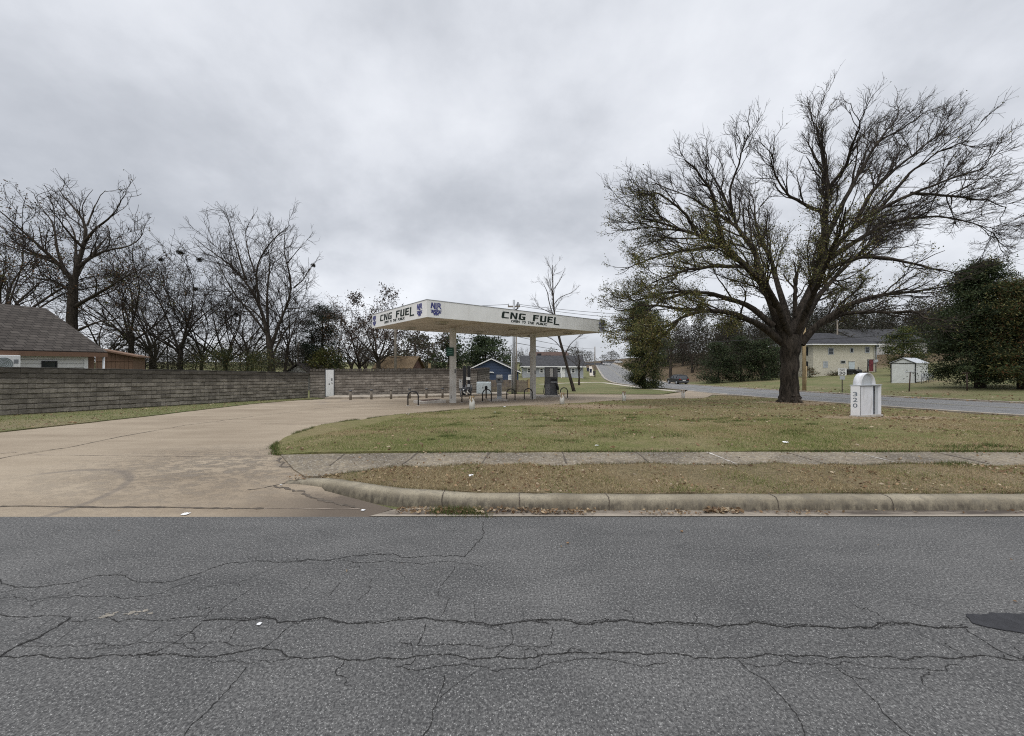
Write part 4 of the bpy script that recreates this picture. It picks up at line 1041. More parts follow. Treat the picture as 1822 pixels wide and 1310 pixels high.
def pent(mb, x0, x1, y0, y1, ze, zr, along='y'):
    """house body with gable ends (ridge along y or x)"""
    if along == 'y':
        xm = (x0 + x1) / 2; pr = [(x0, -.6), (x1, -.6), (x1, ze), (xm, zr), (x0, ze)]
        A = [mb.bm.verts.new((a, y0, b)) for a, b in pr]; B = [mb.bm.verts.new((a, y1, b)) for a, b in pr]
    else:
        ym = (y0 + y1) / 2; pr = [(y0, -.6), (y1, -.6), (y1, ze), (ym, zr), (y0, ze)]
        A = [mb.bm.verts.new((x0, a, b)) for a, b in pr]; B = [mb.bm.verts.new((x1, a, b)) for a, b in pr]
    mb._f(A[::-1]); mb._f(B)
    for k_ in range(5): mb._f([A[k_], A[(k_ + 1) % 5], B[(k_ + 1) % 5], B[k_]])
def shingle(name, c1_, c2_, axes='xz', rowh=.14): return brickmat(name, c1_, c2_, mul(c1_, .45), .32, rowh, .012, .92, .02, axes, .2, .5, .9)
def siding(name, c, row=.18, axes='xz'): return brickmat(name, c, mul(c, .93), mul(c, .45), 60, row, .012, .6, .012, axes, .06, .5, 1.)
# --- left: white sided house with brown shingle roof
hd_ = math.radians(78)
ox, oy = -22.1, 19.6
hz = g(ox, oy)
t = thing('house', 'white sided house with a big dark brown shingle roof behind the block wall', 'house', (ox, oy, hz), hd_)
M['sh_brown'] = shingle('brown_shingle', (.052, .044, .038), (.088, .076, .066))
M['wsiding'] = siding('white_siding', (.80, .79, .77), .2)
M['fasciabrown'] = plain('brown_fascia', (.17, .10, .065), .7, var=.15)
EZ = 2.22 - hz; RZ = 4.55 - hz
mb = MB(); pent(mb, -14, 0, 0, 8.4, EZ, RZ - .25, 'x'); wl = mb.build('wall', M['wsiding'], t)
mb = MB(); gable_x(mb, -14.5, .62, 0, 8.4, EZ + .05, RZ, .14, .34); rf = mb.build('roof', M['sh_brown'], t)
mb = MB(); mb.box(-14.5, .62, -.375, -.345, EZ - .27, EZ - .05); 
mb.build('fascia_board', M['fasciabrown'], rf)
mb = MB(); mb.box(-.14, .012, -.03, -.002, -.3, EZ - .1); mb.build('corner_trim', M['trim'], t)
mb = MB(); mb.box(.15, .45, .3, .6, -.3, EZ - .12); mb.build('porch_post', M['fasciabrown'], t)
mb = MB(); mb.tube([(.55, -.2, EZ - .2), (.52, -.15, -.2)], .05); mb.build('downpipe', M['trim'], t)
# window and wall unit placed by where they show over the wall
def onfront(px):
    k_ = (px - CX) / F; c_, s_ = math.cos(hd_), math.sin(hd_)
    l_ = (k_ * oy - ox) / (c_ - k_ * s_); return l_, oy + s_ * l_
l0, Y0 = onfront(73.5); l1, Y1 = onfront(101)
zt = pz(642.5, (Y0 + Y1) / 2) - hz
window(t, (l0 + l1) / 2, zt - 1.1, abs(l1 - l0), 1.1, fr=M['black'], cross=False, fw=.05)
l0, Y0 = onfront(22.5); 
zt = pz(632.5, Y0) - hz; zb_ = pz(656, Y0) - hz
ac = thing('air_conditioner', 'white outdoor air conditioner unit with round fan on the white house wall', 'air conditioner', t.matrix_basis @ Vector((l0 - .85, -.2, zb_ - .15)), hd_)
H_ = zt - zb_ + .15
mb = MB(); mb.box(0, .85, -.32, .12, 0, H_, .02); mb.build('case', M['white'], ac)
mb = MB(); 
for k_ in range(5): 
    r0_ = .06 + k_ * .055; mb.tube([(.34 + r0_ * math.cos(a), -.335, H_ * .48 + r0_ * math.sin(a)) for a in [i * math.pi / 12 for i in range(25)]], .008, 5, False)
mb.build('fan_grille', M['lgrey'], ac)
mb = MB(); mb.tube([(.34, -.322, H_ * .48), (.34, -.328, H_ * .48)], .29, 24); mb.build('fan', plain('fan_grey', (.22, .25, .24), .5), ac)
mb = MB(); mb.box(.64, .78, -.326, -.3205, H_ * .5, H_ * .75); mb.build('label_plate', M['grey'], ac)
for x_ in (.1, .65): mb = MB(); mb.box(x_, x_ + .1, -.25, .1, -.08, -.002); mb.build('bracket', M['dgrey'], ac)
# --- tan shed
Ysh = 24.0; xa, xb = pxw(170, Ysh), pxw(233.5, Ysh); gs = g(xa, Ysh)
t = thing('shed', 'tan wooden shed with a sloping roof beside the white house', 'shed', (xa, Ysh, gs), math.radians(35))
M['tan'] = brickmat('tan_boards', (.205, .130, .088), (.18, .115, .078), (.10, .062, .04), .2, 8, .008, .8, .01, 'xz', .12)
W_ = 1.72; zl, zr_ = pz(621.5, Ysh) - gs, pz(633.5, Ysh + .9) - gs
mb = MB(); pr = [(0, -.4), (W_, -.4), (W_, zr_ - .05), (0, zl - .05)]
A_ = [mb.bm.verts.new((a, 0, b)) for a, b in pr]; B_ = [mb.bm.verts.new((a, 3.5, b)) for a, b in pr]; mb._f(A_[::-1]); mb._f(B_)
for k_ in range(4): mb._f([A_[k_], A_[(k_ + 1) % 4], B_[(k_ + 1) % 4], B_[k_]])
mb.build('wall', M['tan'], t)
sl_ = (zr_ - zl) / W_
mb = MB(); pr = [(-.15, zl - .04 - .15 * sl_), (W_ + .25, zr_ - .04 + .25 * sl_), (W_ + .25, zr_ + .06 + .25 * sl_), (-.15, zl + .06 - .15 * sl_)]
A_ = [mb.bm.verts.new((a, -.25, b)) for a, b in pr]; B_ = [mb.bm.verts.new((a, 3.7, b)) for a, b in pr]; mb._f(A_[::-1]); mb._f(B_)
for k_ in range(4): mb._f([A_[k_], A_[(k_ + 1) % 4], B_[(k_ + 1) % 4], B_[k_]])
mb.build('roof', plain('tan_roof_edge', (.17, .105, .07), .8, var=.2), t)
mb = MB(); mb.box(0, W_, -.03, -.002, zr_ - .36, zr_ - .30); mb.build('trim_board', M['fasciabrown'], t)
# --- brown roofed house beyond the compound
def simple_house(name, label, px0, px1, Y, py_eave, py_ridge, wallm, roofm, dep=7, along='x', rz=0, ov=.35, ends=.3, low=0.):
    x0, x1 = pxw(px0, Y), pxw(px1, Y); z0 = g((x0 + x1) / 2, Y) - low; W_ = x1 - x0
    t = thing(name, label, 'house', (x0, Y, z0), rz)
    ze, zr = pz(py_eave, Y) - z0, pz(py_ridge, Y + dep / 2 if along == 'x' else Y) - z0
    mb = MB(); pent(mb, 0, W_, 0, dep, ze, zr - .12, along); mb.build('wall', wallm, t)
    mb = MB()
    if along == 'x': gable_x(mb, -ends, W_ + ends, 0, dep, ze + .02, zr, .12, ov)
    else: gable_y(mb, 0, W_, 0, dep, ze + .02, zr, .14, ov, ends)
    r_ = mb.build('roof', roofm, t)
    return t, W_, ze, zr, r_
M['sh_tan'] = shingle('tan_shingle', (.165, .115, .065), (.21, .15, .09))
M['sh_grey'] = shingle('grey_shingle', (.055, .055, .058), (.085, .085, .09))
M['sh_dark'] = shingle('dark_shingle', (.040, .040, .044), (.062, .062, .068))
M['sh_red'] = shingle('reddish_shingle', (.10, .065, .055), (.13, .09, .075))
M['brickred'] = brickmat('red_brick', (.16, .07, .05), (.20, .09, .06), (.22, .20, .18), .22, .075, .012)
t, W_, ze, zr, r_ = simple_house('house', 'small house with a tan brown roof showing over the compound wall', 668, 731, 46, 655, 635.5, M['brickred'], M['sh_tan'], 6)
mb = MB(); mb.box(W_ + .302, W_ + .33, -.3, 3, ze - .4, ze - .1); mb.build('barge_board', M['dgrey'], r_)
mb = MB(); mb.box(W_ + 1.65, W_ + 1.95, 2, 2.3, 0, pz(647, 48) - g(-12, 46)); mb.build('vent_post', M['ywood'], t)
# --- small pale gable behind the far end of the low wall
M['cream'] = siding('cream_siding', (.50, .49, .46))
t, W_, ze, zr, r_ = simple_house('house', 'small pale gabled house beyond the corner of the block walls', 512, 548, 44, 662, 648.5, M['cream'], M['sh_brown'], 8, 'y', 0)
mb = MB(); mb.box(W_ * .3, W_ * .7, -.05, -.003, ze * .3, ze * .85); mb.build('window', M['glass'], t)
# --- blue house
Yb = 50.0
M['blue'] = siding('navy_siding', (.055, .078, .135), .2)
t, Wb, ze, zr, r_ = simple_house('house', 'navy blue gabled house with white trim behind the wooden fence', 826, 922.5, Yb, 662.5, 639.5, M['blue'], M['trim'], 10, 'y', 0, .35, .35, .9)
# white barge boards already come from the roof slab's edge; shingles lie on top of it
mb = MB(); gable_y(mb, 0, Wb, 0, 10, ze + .17, zr + .15, .03, .33, .33); mb.build('shingles', M['sh_grey'], r_)
def wpx(px, Y, x0): return pxw(px, Y) - x0
x0b = pxw(826, Yb); zgb = g(pxw(874, Yb), Yb) - .9
for a, b, zt_, zb__, gl in ((853, 863.5, 667, 677, M['glass']), (837, 842, 667, 677, M['paleglass']), (904.5, 916, 667, 676, M['paleglass'])):
    window(t, wpx((a + b) / 2, Yb, x0b), pz(zb__, Yb) - zgb, (b - a) * Yb / F, (zb__ - zt_) * Yb / F, fw=.14, gl=gl)
mb = MB(); xx = wpx(874, Yb, x0b); zz = pz(663.5, Yb) - zgb
mb.box(xx - .12, xx + .12, -.12, -.004, zz, zz + .14); mb.tube([(xx + .1, -.1, zz + .1), (xx + .35, -.2, zz)], .06); mb.tube([(xx - .1, -.1, zz + .1), (xx - .35, -.2, zz)], .06); mb.build('flood_light', M['trim'], t)
# --- wooden fence
Yf = 37.0; xf0, xf1 = pxw(842, Yf), pxw(940, Yf)
t = thing('wooden_fence', 'weathered brown board fence in front of the blue house', 'fence', (xf0, Yf, g(0, Yf)), 0)
M['fence'] = plain('fence_board', (.19, .155, .125), .9, var=.4, scale=2.2, bump=.01)
mb = MB(); r_ = random.Random(8); x = 0.0; fh = pz(676.5, Yf) - g(0, Yf)
while x < xf1 - xf0:
    mb.box(x + .008, x + .135, -.012 + r_.uniform(-.008, .008), .012, -.2, fh + r_.uniform(-.05, .05)); x += .142
mb.build('boards', M['fence'], t)
for z_ in (.25, fh - .3):
    mb = MB(); mb.box(0, xf1 - xf0, .014, .06, z_, z_ + .09); mb.build('rail', M['fence'], t)
mb = MB(); mb.box(xf1 - xf0 - .05, xf1 - xf0 + .14, -.08, .1, -.2, fh + .12); mb.build('post', M['ywood'], t)
# --- pale grey house on its rise
Yg = 80.0
M['gsiding'] = siding('pale_grey_siding', (.44, .46, .49), .2)
xg0 = pxw(930, Yg); zgg = pz(674.5, Yg)
t = thing('house', 'long pale grey house with a white door and grey roof on a rise', 'house', (xg0, Yg, zgg), 0)
Wg = pxw(1038, Yg) - xg0; ze = pz(652, Yg) - zgg; zr = pz(634, Yg + 4) - zgg
mb = MB(); pent(mb, 0, Wg, 0, 8, ze, zr - .15, 'x'); mb.build('wall', M['gsiding'], t)
mb = MB(); gable_x(mb, -.5, Wg + .5, 0, 8, ze + .05, zr, .15, .5); rf = mb.build('roof', M['sh_grey'], t)
mb = MB(); mb.box(-.5, Wg + .5, -.54, -.51, ze - .22, ze + .03); mb.build('fascia_board', M['trim'], rf)
mb = MB(); mb.box(0, Wg, -.09, -.002, -.3, .22); mb.build('plinth', M['conc'], t)
for px, gl in ((941.5, M['glass']), (963.5, M['glass']), (994.5, M['glass']), (1020, M['glass'])):
    window(t, wpx(px, Yg, xg0), pz(664.5, Yg) - zgg, .85, 1.15, fw=.16, gl=gl)
mb = MB(); a = wpx(1000, Yg, xg0); b = wpx(1005.5, Yg, xg0); mb.box(a, b, -.06, -.003, .25, pz(656.5, Yg) - zgg); d_ = mb.build('door', M['trim'], t)
mb = MB(); mb.box(b - .12, b - .06, -.1, -.061, 1.1, 1.2); mb.build('handle', M['dgrey'], d_)
mb = MB(); mb.box(wpx(996, Yg, xg0), wpx(1014, Yg, xg0), -1.6, -.092, -.6, .24); mb.build('porch_slab', M['conc'], t)
mb = MB(); mb.box(wpx(996.5, Yg, xg0), wpx(998, Yg, xg0), -1.5, -1.35, .245, ze - .1); mb.build('porch_post', M['trim'], t)
# --- dark roofed house with chimney behind it
Yk = 104.0
t, Wk, ze, zr, r_ = simple_house('house', 'house with a reddish grey roof and black chimney behind the pale grey house', 945, 1012, Yk, 640, 627, M['cream'], M['sh_red'], 9)
mb = MB(); cx_ = wpx(960, Yk, pxw(945, Yk)); mb.box(cx_ - .55, cx_ + .55, .5, 1.5, ze - 1, pz(629, Yk) - g(pxw(978, Yk), Yk)); mb.build('chimney', M['black'], r_)
mb = MB(); mb.box(wpx(972, Yk, pxw(945, Yk)), wpx(981, Yk, pxw(945, Yk)), 1.0, 2.5, ze + 1.2, pz(634.5, Yk) - g(pxw(978, Yk), Yk)); mb.build('dormer', M['sh_dark'], r_)
# --- low white buildings at the top of the hill
for nme, lb, a, b, Y, e_, r0, wm, rm in (('building', 'low white building beside the distant road, left of the thin road pole', 1040, 1074, 190, 650, 646, M['cream'], M['sh_dark']),
                                        ('building', 'low pale building with a reddish brown front at the top of the distant road', 1076, 1090, 215, 649, 643.5, M['brickred'], M['sh_dark']),
                                        ('building', 'long white building at the crest of the distant road, behind the dark green shrub', 1088, 1122, 230, 648.5, 644, M['cream'], M['sh_grey'])):
    t, Wq, ze, zr, r_ = simple_house(nme, lb, a, b, Y, e_, r0, wm, rm, 12); t['category'] = 'building'
    for k_ in range(3): window(t, Wq * (.25 + .25 * k_), ze * .35, Wq * .12, ze * .35, fw=.1, cross=False)
# --- yellow brick two storey house
Yy = 62.0; xy0 = pxw(1447, Yy); zy = pz(667, Yy)
M['ybrick'] = brickmat('yellow_brick', (.62, .58, .465), (.68, .64, .53), (.56, .53, .44), .4, .13, .014, .85, .01, 'xz', .14)
t = thing('house', 'two storey pale yellow brick house with a dark hip roof across the road', 'house', (xy0, Yy, zy), math.radians(3))
Wy = (pxw(1565, Yy) - xy0) * 1.0; ze = pz(613.5, Yy) - zy; zr = pz(601, Yy + 5) - zy + .5
mb = MB(); mb.box(0, Wy, 0, 9, -1.5, ze); mb.build('wall', M['ybrick'], t)
mb = MB(); hip(mb, -.7, Wy + .7, -.7, 9.7, ze + .12, zr + .3, 4.6); rf = mb.build('roof', M['sh_dark'], t)
mb = MB(); mb.box(-.72, Wy + .72, -.73, -.70, ze - .06, ze + .14); mb.box(-.73, -.70, -.699, 9.7, ze - .06, ze + .14); mb.build('gutter', M['trim'], rf)
mb = MB(); mb.box(-.69, Wy + .69, -.69, 9.69, ze + .001, ze + .10); mb.build('eave_soffit', M['lgrey'], rf)
fy = lambda px: wpx(px, Yy, xy0)
for a, b, t0, b0, cr_ in ((1474.5, 1485, 619, 631, True), (1515.5, 1522, 619, 627.5, False), (1543.5, 1552.5, 617, 628, True), (1465, 1474, 643, 654.5, True), (1549, 1556, 641, 653, True)):
    window(t, fy((a + b) / 2), pz(b0, Yy) - zy, (b - a) * Yy / F, (b0 - t0) * Yy / F, fw=.1, fr=M['lgrey'], cross=cr_, gl=M['paleglass'] if a == 1465 else None)
window(t, fy(1502.5), pz(647, Yy) - zy, .85, .5, fw=.08, fr=M['lgrey'], cross=False)
mb = MB(); mb.box(fy(1513), fy(1524), -.06, -.003, -.3, pz(643.5, Yy) - zy); d_ = mb.build('door', M['pale'], t)
mb = MB(); mb.box(fy(1522.5), fy(1523.2), -.1, -.061, .9, 1.02); mb.build('handle', M['dgrey'], d_)
mb = MB(); mb.box(fy(1512.5), fy(1524.5), -.12, -.003, pz(643.4, Yy) - zy, pz(642.4, Yy) - zy); mb.build('lintel', M['conc'], t)
for px in (1563.5,):
    mb = MB(); mb.tube([(fy(px), -.1, ze - .1), (fy(px), -.1, 0)], .06); mb.build('downpipe', M['grey'], t)
for px, py in ((1560.5, 643), (1565, 642)):
    mb = MB(); mb.box(fy(px) - .2, fy(px) + .2, -.16, -.003, pz(py + 2.5, Yy) - zy, pz(py - 2, Yy) - zy, .02); mb.tube([(fy(px), -.08, pz(py, Yy) - zy), (fy(px), -.08, ze - .3)], .03); mb.build('meter_box', M['lgrey'], t)
# left side windows of that house (dark)
for z0, z1 in ((.7, 2.2), (3.2, 4.6)):
    mb = MB(); mb.box(-.05, -.003, 1.0, 2.2, z0, z1); mb.build('window', M['glass'], t)
def yl(px, py, dy): 
    Yq = Yy - dy; x = pxw(px, Yq); return Vector((x, Yq, g(x, Yq)))
# rug, grills
q = Vector((pxw(1547, Yy - .5), Yy - .5, zy))
t2 = thing('rug', 'red patterned rug hung on a frame by the yellow house wall', 'rug', (q.x, q.y - .3, zy - .2), .1)
hr = pz(640, q.y) - zy + .2
mb = MB(); mb.box(-.36, .36, -.03, .03, .75, hr, .01); mb.build('cloth', plain('red_rug', (.13, .03, .036), .9, var=.7, scale=4), t2)
mb = MB(); mb.tube([(-.62, 0, -.2), (-.58, 0, hr + .05)], .09); mb.tube([(.5, 0, -.2), (.5, 0, hr)], .03); mb.tube([(-.6, 0, hr), (.5, 0, hr + .02)], .03); mb.build('frame', M['black'], t2)
q = Vector((pxw(1510.5, Yy - 1.2), Yy - 1.2, zy - .15))
t2 = thing('barbecue_grill', 'square black barbecue grill left of the pale house door', 'grill', q, 0)
mb = MB(); mb.box(-.5, .5, -.3, .3, .75, 1.0, .05); mb.box(-.42, .42, -.25, .25, 0, .745, .02); mb.build('body', M['black'], t2)
mb = MB(); mb.box(-.52, .52, -.32, .32, 1.003, 1.12, .04); mb.build('lid', M['dgrey'], t2)
mb = MB(); mb.tube([(0, 0, 1.1), (0, 0, 1.5)], .04); mb.build('chimney', M['black'], t2)
q = Vector((pxw(1525.5, Yy - 1.2), Yy - 1.2, zy - .2))
t2 = thing('barbecue_grill', 'round black barrel grill right of the pale house door', 'grill', q, 0)
mb = MB(); mb.tube([(-.45, 0, .75), (.45, 0, .75)], .36, 16); mb.build('body', M['black'], t2)
mb = MB(); mb.tube([(.15, 0, 1.0), (.15, 0, 1.5)], .05); mb.build('chimney', M['black'], t2)
for sx_ in (-.35, .35):
    for sy_ in (-.2, .2):
        mb = MB(); mb.tube([(sx_, sy_, .6), (sx_ * 1.15, sy_ * 1.2, -.15)], .035); mb.build('leg', M['black'], t2)
# --- grey roofed white house behind it
Yw = 82.0
t, Ww, ze, zr, r_ = simple_house('house', 'white house with a large grey roof behind the yellow brick house', 1530, 1650, Yw, 607.5, 587, M['cream'], M['sh_grey'], 12, 'x', 0, .4, .3)
window(t, Ww * .25, 1.2, 1.1, 1.4); window(t, Ww * .6, 1.2, 1.1, 1.4)
mb = MB(); mb.box(-.32, -.3, -.4, 6, ze - .2, ze + .02); mb.build('fascia_board', M['trim'], r_)
# --- white shed
Ys_ = 40.5; cn = at(1629, 680.5); Ys_ = cn.y; rzs = math.radians(-60); wx = 1.9
a = cn - Vector((math.cos(rzs), math.sin(rzs), 0)) * wx; a.z = cn.z
t = thing('shed', 'white metal garden shed with dark corner trim and a grey gabled roof', 'shed', (a.x, a.y, a.z), 0)
hs = (680 - 645.5) / F * Ys_; hp_ = (680 - 637) / F * Ys_
M['shedw'] = plain('shed_white', (.66, .68, .66), .5, var=.07, dirt=(.50, .51, .49))
t.rotation_euler.z = rzs
mb = MB(); pent(mb, 0, wx, 0, 4.2, hs, hp_, 'y')
for v in mb.bm.verts: v.co.x += .25 * v.co.y * 0
mb.build('wall', M['shedw'], t)
mb = MB(); gable_y(mb, 0, wx, 0, 4.2, hs + .01, hp_ + .02, .05, .12, .1); mb.build('roof', M['lgrey'], t)
mb = MB()
for xq in (0, wx): mb.box(xq - .04, xq + .04, -.05, -.002, -.1, hs)
mb.tube([(0, -.05, hs), (wx / 2, -.05, hp_), (wx, -.05, hs)], .045, 6); mb.box(.05, wx - .05, -.04, -.003, hs - .06, hs + .0); mb.build('trim', M['black'], t)
mb = MB(); mb.box(wx + .003, wx + .03, .0, 4.2, -.1, .05); mb.build('sill', M['black'], t)
# the lean-on white siding that runs on to the right of the shed
b = at(1637, 682)
t = thing('metal_railing', 'ornamental metal railing leaning along the side of the white shed', 'railing', (b.x, b.y, b.z), math.radians(28))
ln_ = 3.4
mb = MB()
for k_ in range(6): mb.tube([(ln_ * k_ / 5, -.1, -.1), (ln_ * k_ / 5, -.1, 1.0)], .025, 6)
mb.tube([(0, -.1, 1.0), (ln_, -.1, 1.0)], .025, 6); mb.tube([(0, -.1, .35), (ln_, -.1, .35)], .025, 6)
for k_ in range(5):
    mb.tube([(ln_ * (k_ + .1) / 5, -.1, .95), (ln_ * (k_ + .5) / 5, -.1, .4), (ln_ * (k_ + .9) / 5, -.1, .95)], .018, 5)
mb.build('railing', M['grey'], t)
# clothes line posts
p = at(1617.5, 695.5); s_ = p.y / F
t = thing('clothes_post', 'rusty T shaped clothes line post in front of the white shed', 'clothes post', p, .1)
M['rust'] = plain('rusty_steel', (.075, .055, .045), .8, var=.3)
mb = MB(); mb.tube([(0, 0, -.2), (2.5 * s_, 0, 33 * s_)], .045); mb.build('post', M['rust'], t)
mb = MB(); mb.tube([(-7 * s_, 0, 33.5 * s_), (14 * s_, 0, 33 * s_)], .04); mb.build('crossbar', M['galv'], t)
p = at(1721, 694); s_ = p.y / F
t = thing('clothes_post', 'thin dark clothes line post standing under the big evergreen', 'clothes post', p, .1)
mb = MB(); mb.tube([(0, 0, -.2), (-1 * s_, 0, 30 * s_)], .05); mb.build('post', M['rust'], t)
mb = MB(); mb.tube([(-10 * s_, 0, 30 * s_), (9 * s_, 0, 30 * s_)], .04); mb.build('crossbar', M['rust'], t)

# ------------------------------------------------------------------ poles and wires
def pole(px, py, top_py, r0, r1, mat, label, arm=None, Y=None):
    p = at(px, py) if Y is None else on(pxw(px, Y), Y)
    h = pz(top_py, p.y) - p.z
    t = thing('utility_pole', label, 'utility pole', p, 0)
    mb = MB(); mb.tube([(0, 0, -.3), (0, 0, h * .5), (0, 0, h)], [r0, (r0 + r1) / 2, r1], 12); mb.build('shaft', mat, t)
    if arm:
        mb = MB(); mb.box(-arm, arm, -.06, .06, h - .65, h - .52); mb.build('crossarm', M['wood'], t)
        for x in (-arm * .9, arm * .45, arm * .9):
            mb = MB(); mb.lathe([(.04, 0), (.06, .05), (.035, .1), (.055, .15), (.02, .2)], (x, 0, h - .518), 8); mb.build('insulator', M['lgrey'], t)
    return t, p, h
t1, p1, h1 = pole(914.5, 701, 534, .16, .10, M['galv'], 'tall pale utility pole with conduit behind the canopy and a small crossarm', .55)
mb = MB(); mb.tube([(.21, -.1, -.2), (.21, -.1, 5.6)], .055); mb.build('conduit', M['wood'], t1)
mb = MB(); mb.tube([(-.2, -.05, -.2), (-.2, -.05, 3.6)], .04); mb.build('conduit', M['galv'], t1)
mb = MB(); mb.tube([(.12, 0, h1 - .9), (.34, 0, h1 - .75), (.36, 0, h1 - .2)], .07); mb.build('cutout', M['dgrey'], t1)
t2, p2, h2 = pole(703.5, 0, 572, .17, .12, M['wood'], 'weathered utility pole seen under the near end of the canopy', .9, Y=44)
t3, p3, h3 = pole(1058.5, 671, 617, .17, .12, M['wood'], 'thin leaning utility pole beside the distant road', None)
t4, p4, h4 = pole(1431, 697, 545, .18, .12, M['ywood'], 'yellowish timber utility pole behind the big tree trunk', .9)
mb = MB(); mb.tube([(.0, -.15, -.2), (.1, -.19, 2.6)], .05); mb.build('conduit', M['ywood'], t4)
t5, p5, h5 = pole(531, 0, 610, .14, .10, M['wood'], 'slim utility pole left of the dark pine', None, Y=47)
t6, p6, h6 = pole(1490, 0, 570, .15, .11, M['wood'], 'slim pole rising behind the yellow brick house roof', None, Y=76)
def wire(label, a, b, sag, r=.018, thick=None):
    a, b = Vector(a), Vector(b); mid = (a + b) / 2
    t = thing('overhead_wire', label, 'wire', a, 0, 'overhead wires')
    pts = [(a.lerp(b, i / 20) - a) - Vector((0, 0, sag * 4 * (i / 20) * (1 - i / 20))) for i in range(21)]
    mb = MB(); mb.tube(pts, r, 5); o = mb.build('cable', M['wire'], t)
top = lambda p, h, dx=0, dz=0: Vector((p.x + dx, p.y, p.z + h + dz))
wire('upper wire from the canopy pole off to the left behind the roof', top(p1, h1, -.5, -.4), (-55, 46, 8.5), .6)
wire('lower wire from the canopy pole off to the left, passing under the roof', top(p1, h1, 0, -1.3), (-55, 47, 6.6), .6)
wire('upper wire from the canopy pole right towards the big tree', top(p1, h1, .5, -.4), top(p4, h4, -.8, -.1), .9)
wire('lower wire from the canopy pole right towards the big tree', top(p1, h1, .25, -.5), top(p4, h4, -.4, -.7), 1.0)
wire('thick cable from the canopy pole to the thin distant pole', top(p1, 5.2, .1, 0), top(p3, h3, 0, -.6), .3, .025)
wire('second cable from the canopy pole to the thin distant pole', top(p1, 4.6, .1, 0), top(p3, h3, 0, -1.6), .3, .025)
wire('cable under the canopy between the two pale poles', top(p2, h2, 0, -1.7), top(p1, 5.2, -.1, 0), .3, .025)
wire('pale cable crossing in front of the woods towards the big tree', Vector((pxw(1180, 52), 52, pz(609, 52))), top(p4, 5.9, 0, 0), .35, .028)
wire('thick cable from the timber pole over the yellow house to the right', top(p4, 5.3 , 0, 0), Vector((pxw(1900, 34), 34, pz(562, 34))), .35, .03)
wire('second cable from the timber pole sloping right above the white shed', top(p4, 4.9, 0, 0), Vector((pxw(1900, 40), 40, pz(596, 40))), .3, .025)

# ------------------------------------------------------------------ vehicles, bins
def suv(label, loc, rz, body, detail=True):
    t = thing('parked_car' if not detail else 'car', label, 'car', loc, rz)
    Lh, Wh = 2.2, .9
    # side outline (y forward, z up) lofted over the width with tumblehome
    low = [(-2.18, .42), (-2.2, .75), (-2.15, 1.0), (-1.9, 1.03), (.9, 1.02), (1.1, 1.0), (2.0, .86), (2.2, .7), (2.18, .38), (1.9, .26), (-1.9, .26)]
    mb = MB()
    xs = [-.9, -.84, -.55, .55, .84, .9]; ks = [.955, 1.0, 1.012, 1.012, 1.0, .955]
    rings = [[mb.bm.verts.new((x, y * k_, .26 + (z - .26) * (k_ if abs(x) < .89 else .97))) for y, z in low] for x, k_ in zip(xs, ks)]
    for A_, B_ in zip(rings, rings[1:]):
        for i in range(len(low)):
            f = mb._f([A_[i], A_[(i + 1) % len(low)], B_[(i + 1) % len(low)], B_[i]])
    mb._f(rings[0]); mb._f(rings[-1][::-1])
    bd = mb.build('body', body, t)
    bv = bd.modifiers.new('bevel', 'BEVEL'); bv.width = .03; bv.segments = 2
    cabp = [(-2.08, 1.025), (-1.75, 1.56), (-1.2, 1.63), (.0, 1.62), (.45, 1.52), (1.05, 1.025)]
    mb = MB()
    def cabin(mb_, xw, xt, dz, s_):
        A_ = [mb_.bm.verts.new((-(xw if z < 1.1 else xt), y * s_, z - (dz if z > 1.1 else 0))) for y, z in cabp]; B_ = [mb_.bm.verts.new(((xw if z < 1.1 else xt), y * s_, z - (dz if z > 1.1 else 0))) for y, z in cabp]
        mb_._f(A_); mb_._f(B_[::-1])
        for i in range(len(cabp)): mb_._f([A_[i], A_[(i + 1) % 6], B_[(i + 1) % 6], B_[i]])
    cabin(mb, .82, .64, .03, .985); gl = mb.build('windows', M['glass'], t)
    mb = MB()
    mb.prism([(-.66, -1.74), (.66, -1.74), (.68, .02), (.64, .46), (-.64, .46), (-.68, .02)], lambda x, y, z: (x, y, 1.575 + z + (.03 if abs(y) < 1.3 else (-.04 if y > .2 else 0))), .045); mb.build('roof', body, t)
    for sx_ in (-1, 1):
        mb = MB()
        for (ya, za), (yb, zb__) in (((-2.07, 1.03), (-1.74, 1.57)), ((-1.15, 1.03), (-1.08, 1.58)), ((-.05, 1.03), (.0, 1.58)), ((1.04, 1.03), (.45, 1.51))):
            mb.tube([(sx_ * .83, ya, za), (sx_ * .66, yb, zb__)], .045, 5)
        mb.build('pillar', body, t)
        mb = MB(); mb.box(sx_ * .70 - .16, sx_ * .70 + .16, -2.225, -2.15, .78, .98, .02); mb.build('tail_light', M['taill'], t)
        mb = MB(); mb.box(sx_ * .70 - .16, sx_ * .70 + .16, 2.1, 2.22, .66, .78, .02); mb.build('headlight', M['paleglass'], t)
        mb = MB(); mb.box(sx_ * .98 - .1, sx_ * .98 + .1, .7, .82, 1.03, 1.17, .02); mb.build('mirror', body, t)
        for yy in (-1.33, 1.36):
            mb = MB(); mb.tube([(sx_ * .70, yy, .34), (sx_ * .91, yy, .34)], .34, 20); wh = mb.build('wheel', M['rubber'], t)
            mb = MB(); mb.tube([(sx_ * .905, yy, .34), (sx_ * .918, yy, .34)], .2, 16); mb.build('rim', M['lgrey'], wh)
    mb = MB(); mb.box(-.85, .85, -2.27, -2.17, .36, .58, .04); mb.build('bumper', M['dgrey'], t)
    mb = MB(); mb.box(-.27, .27, -2.235, -2.19, .66, .78, .004); mb.build('licence_plate', M['white'], t)
    return t
M['carblack'] = plain('car_paint_black', (.014, .015, .018), .25, var=.1, spec=.6)
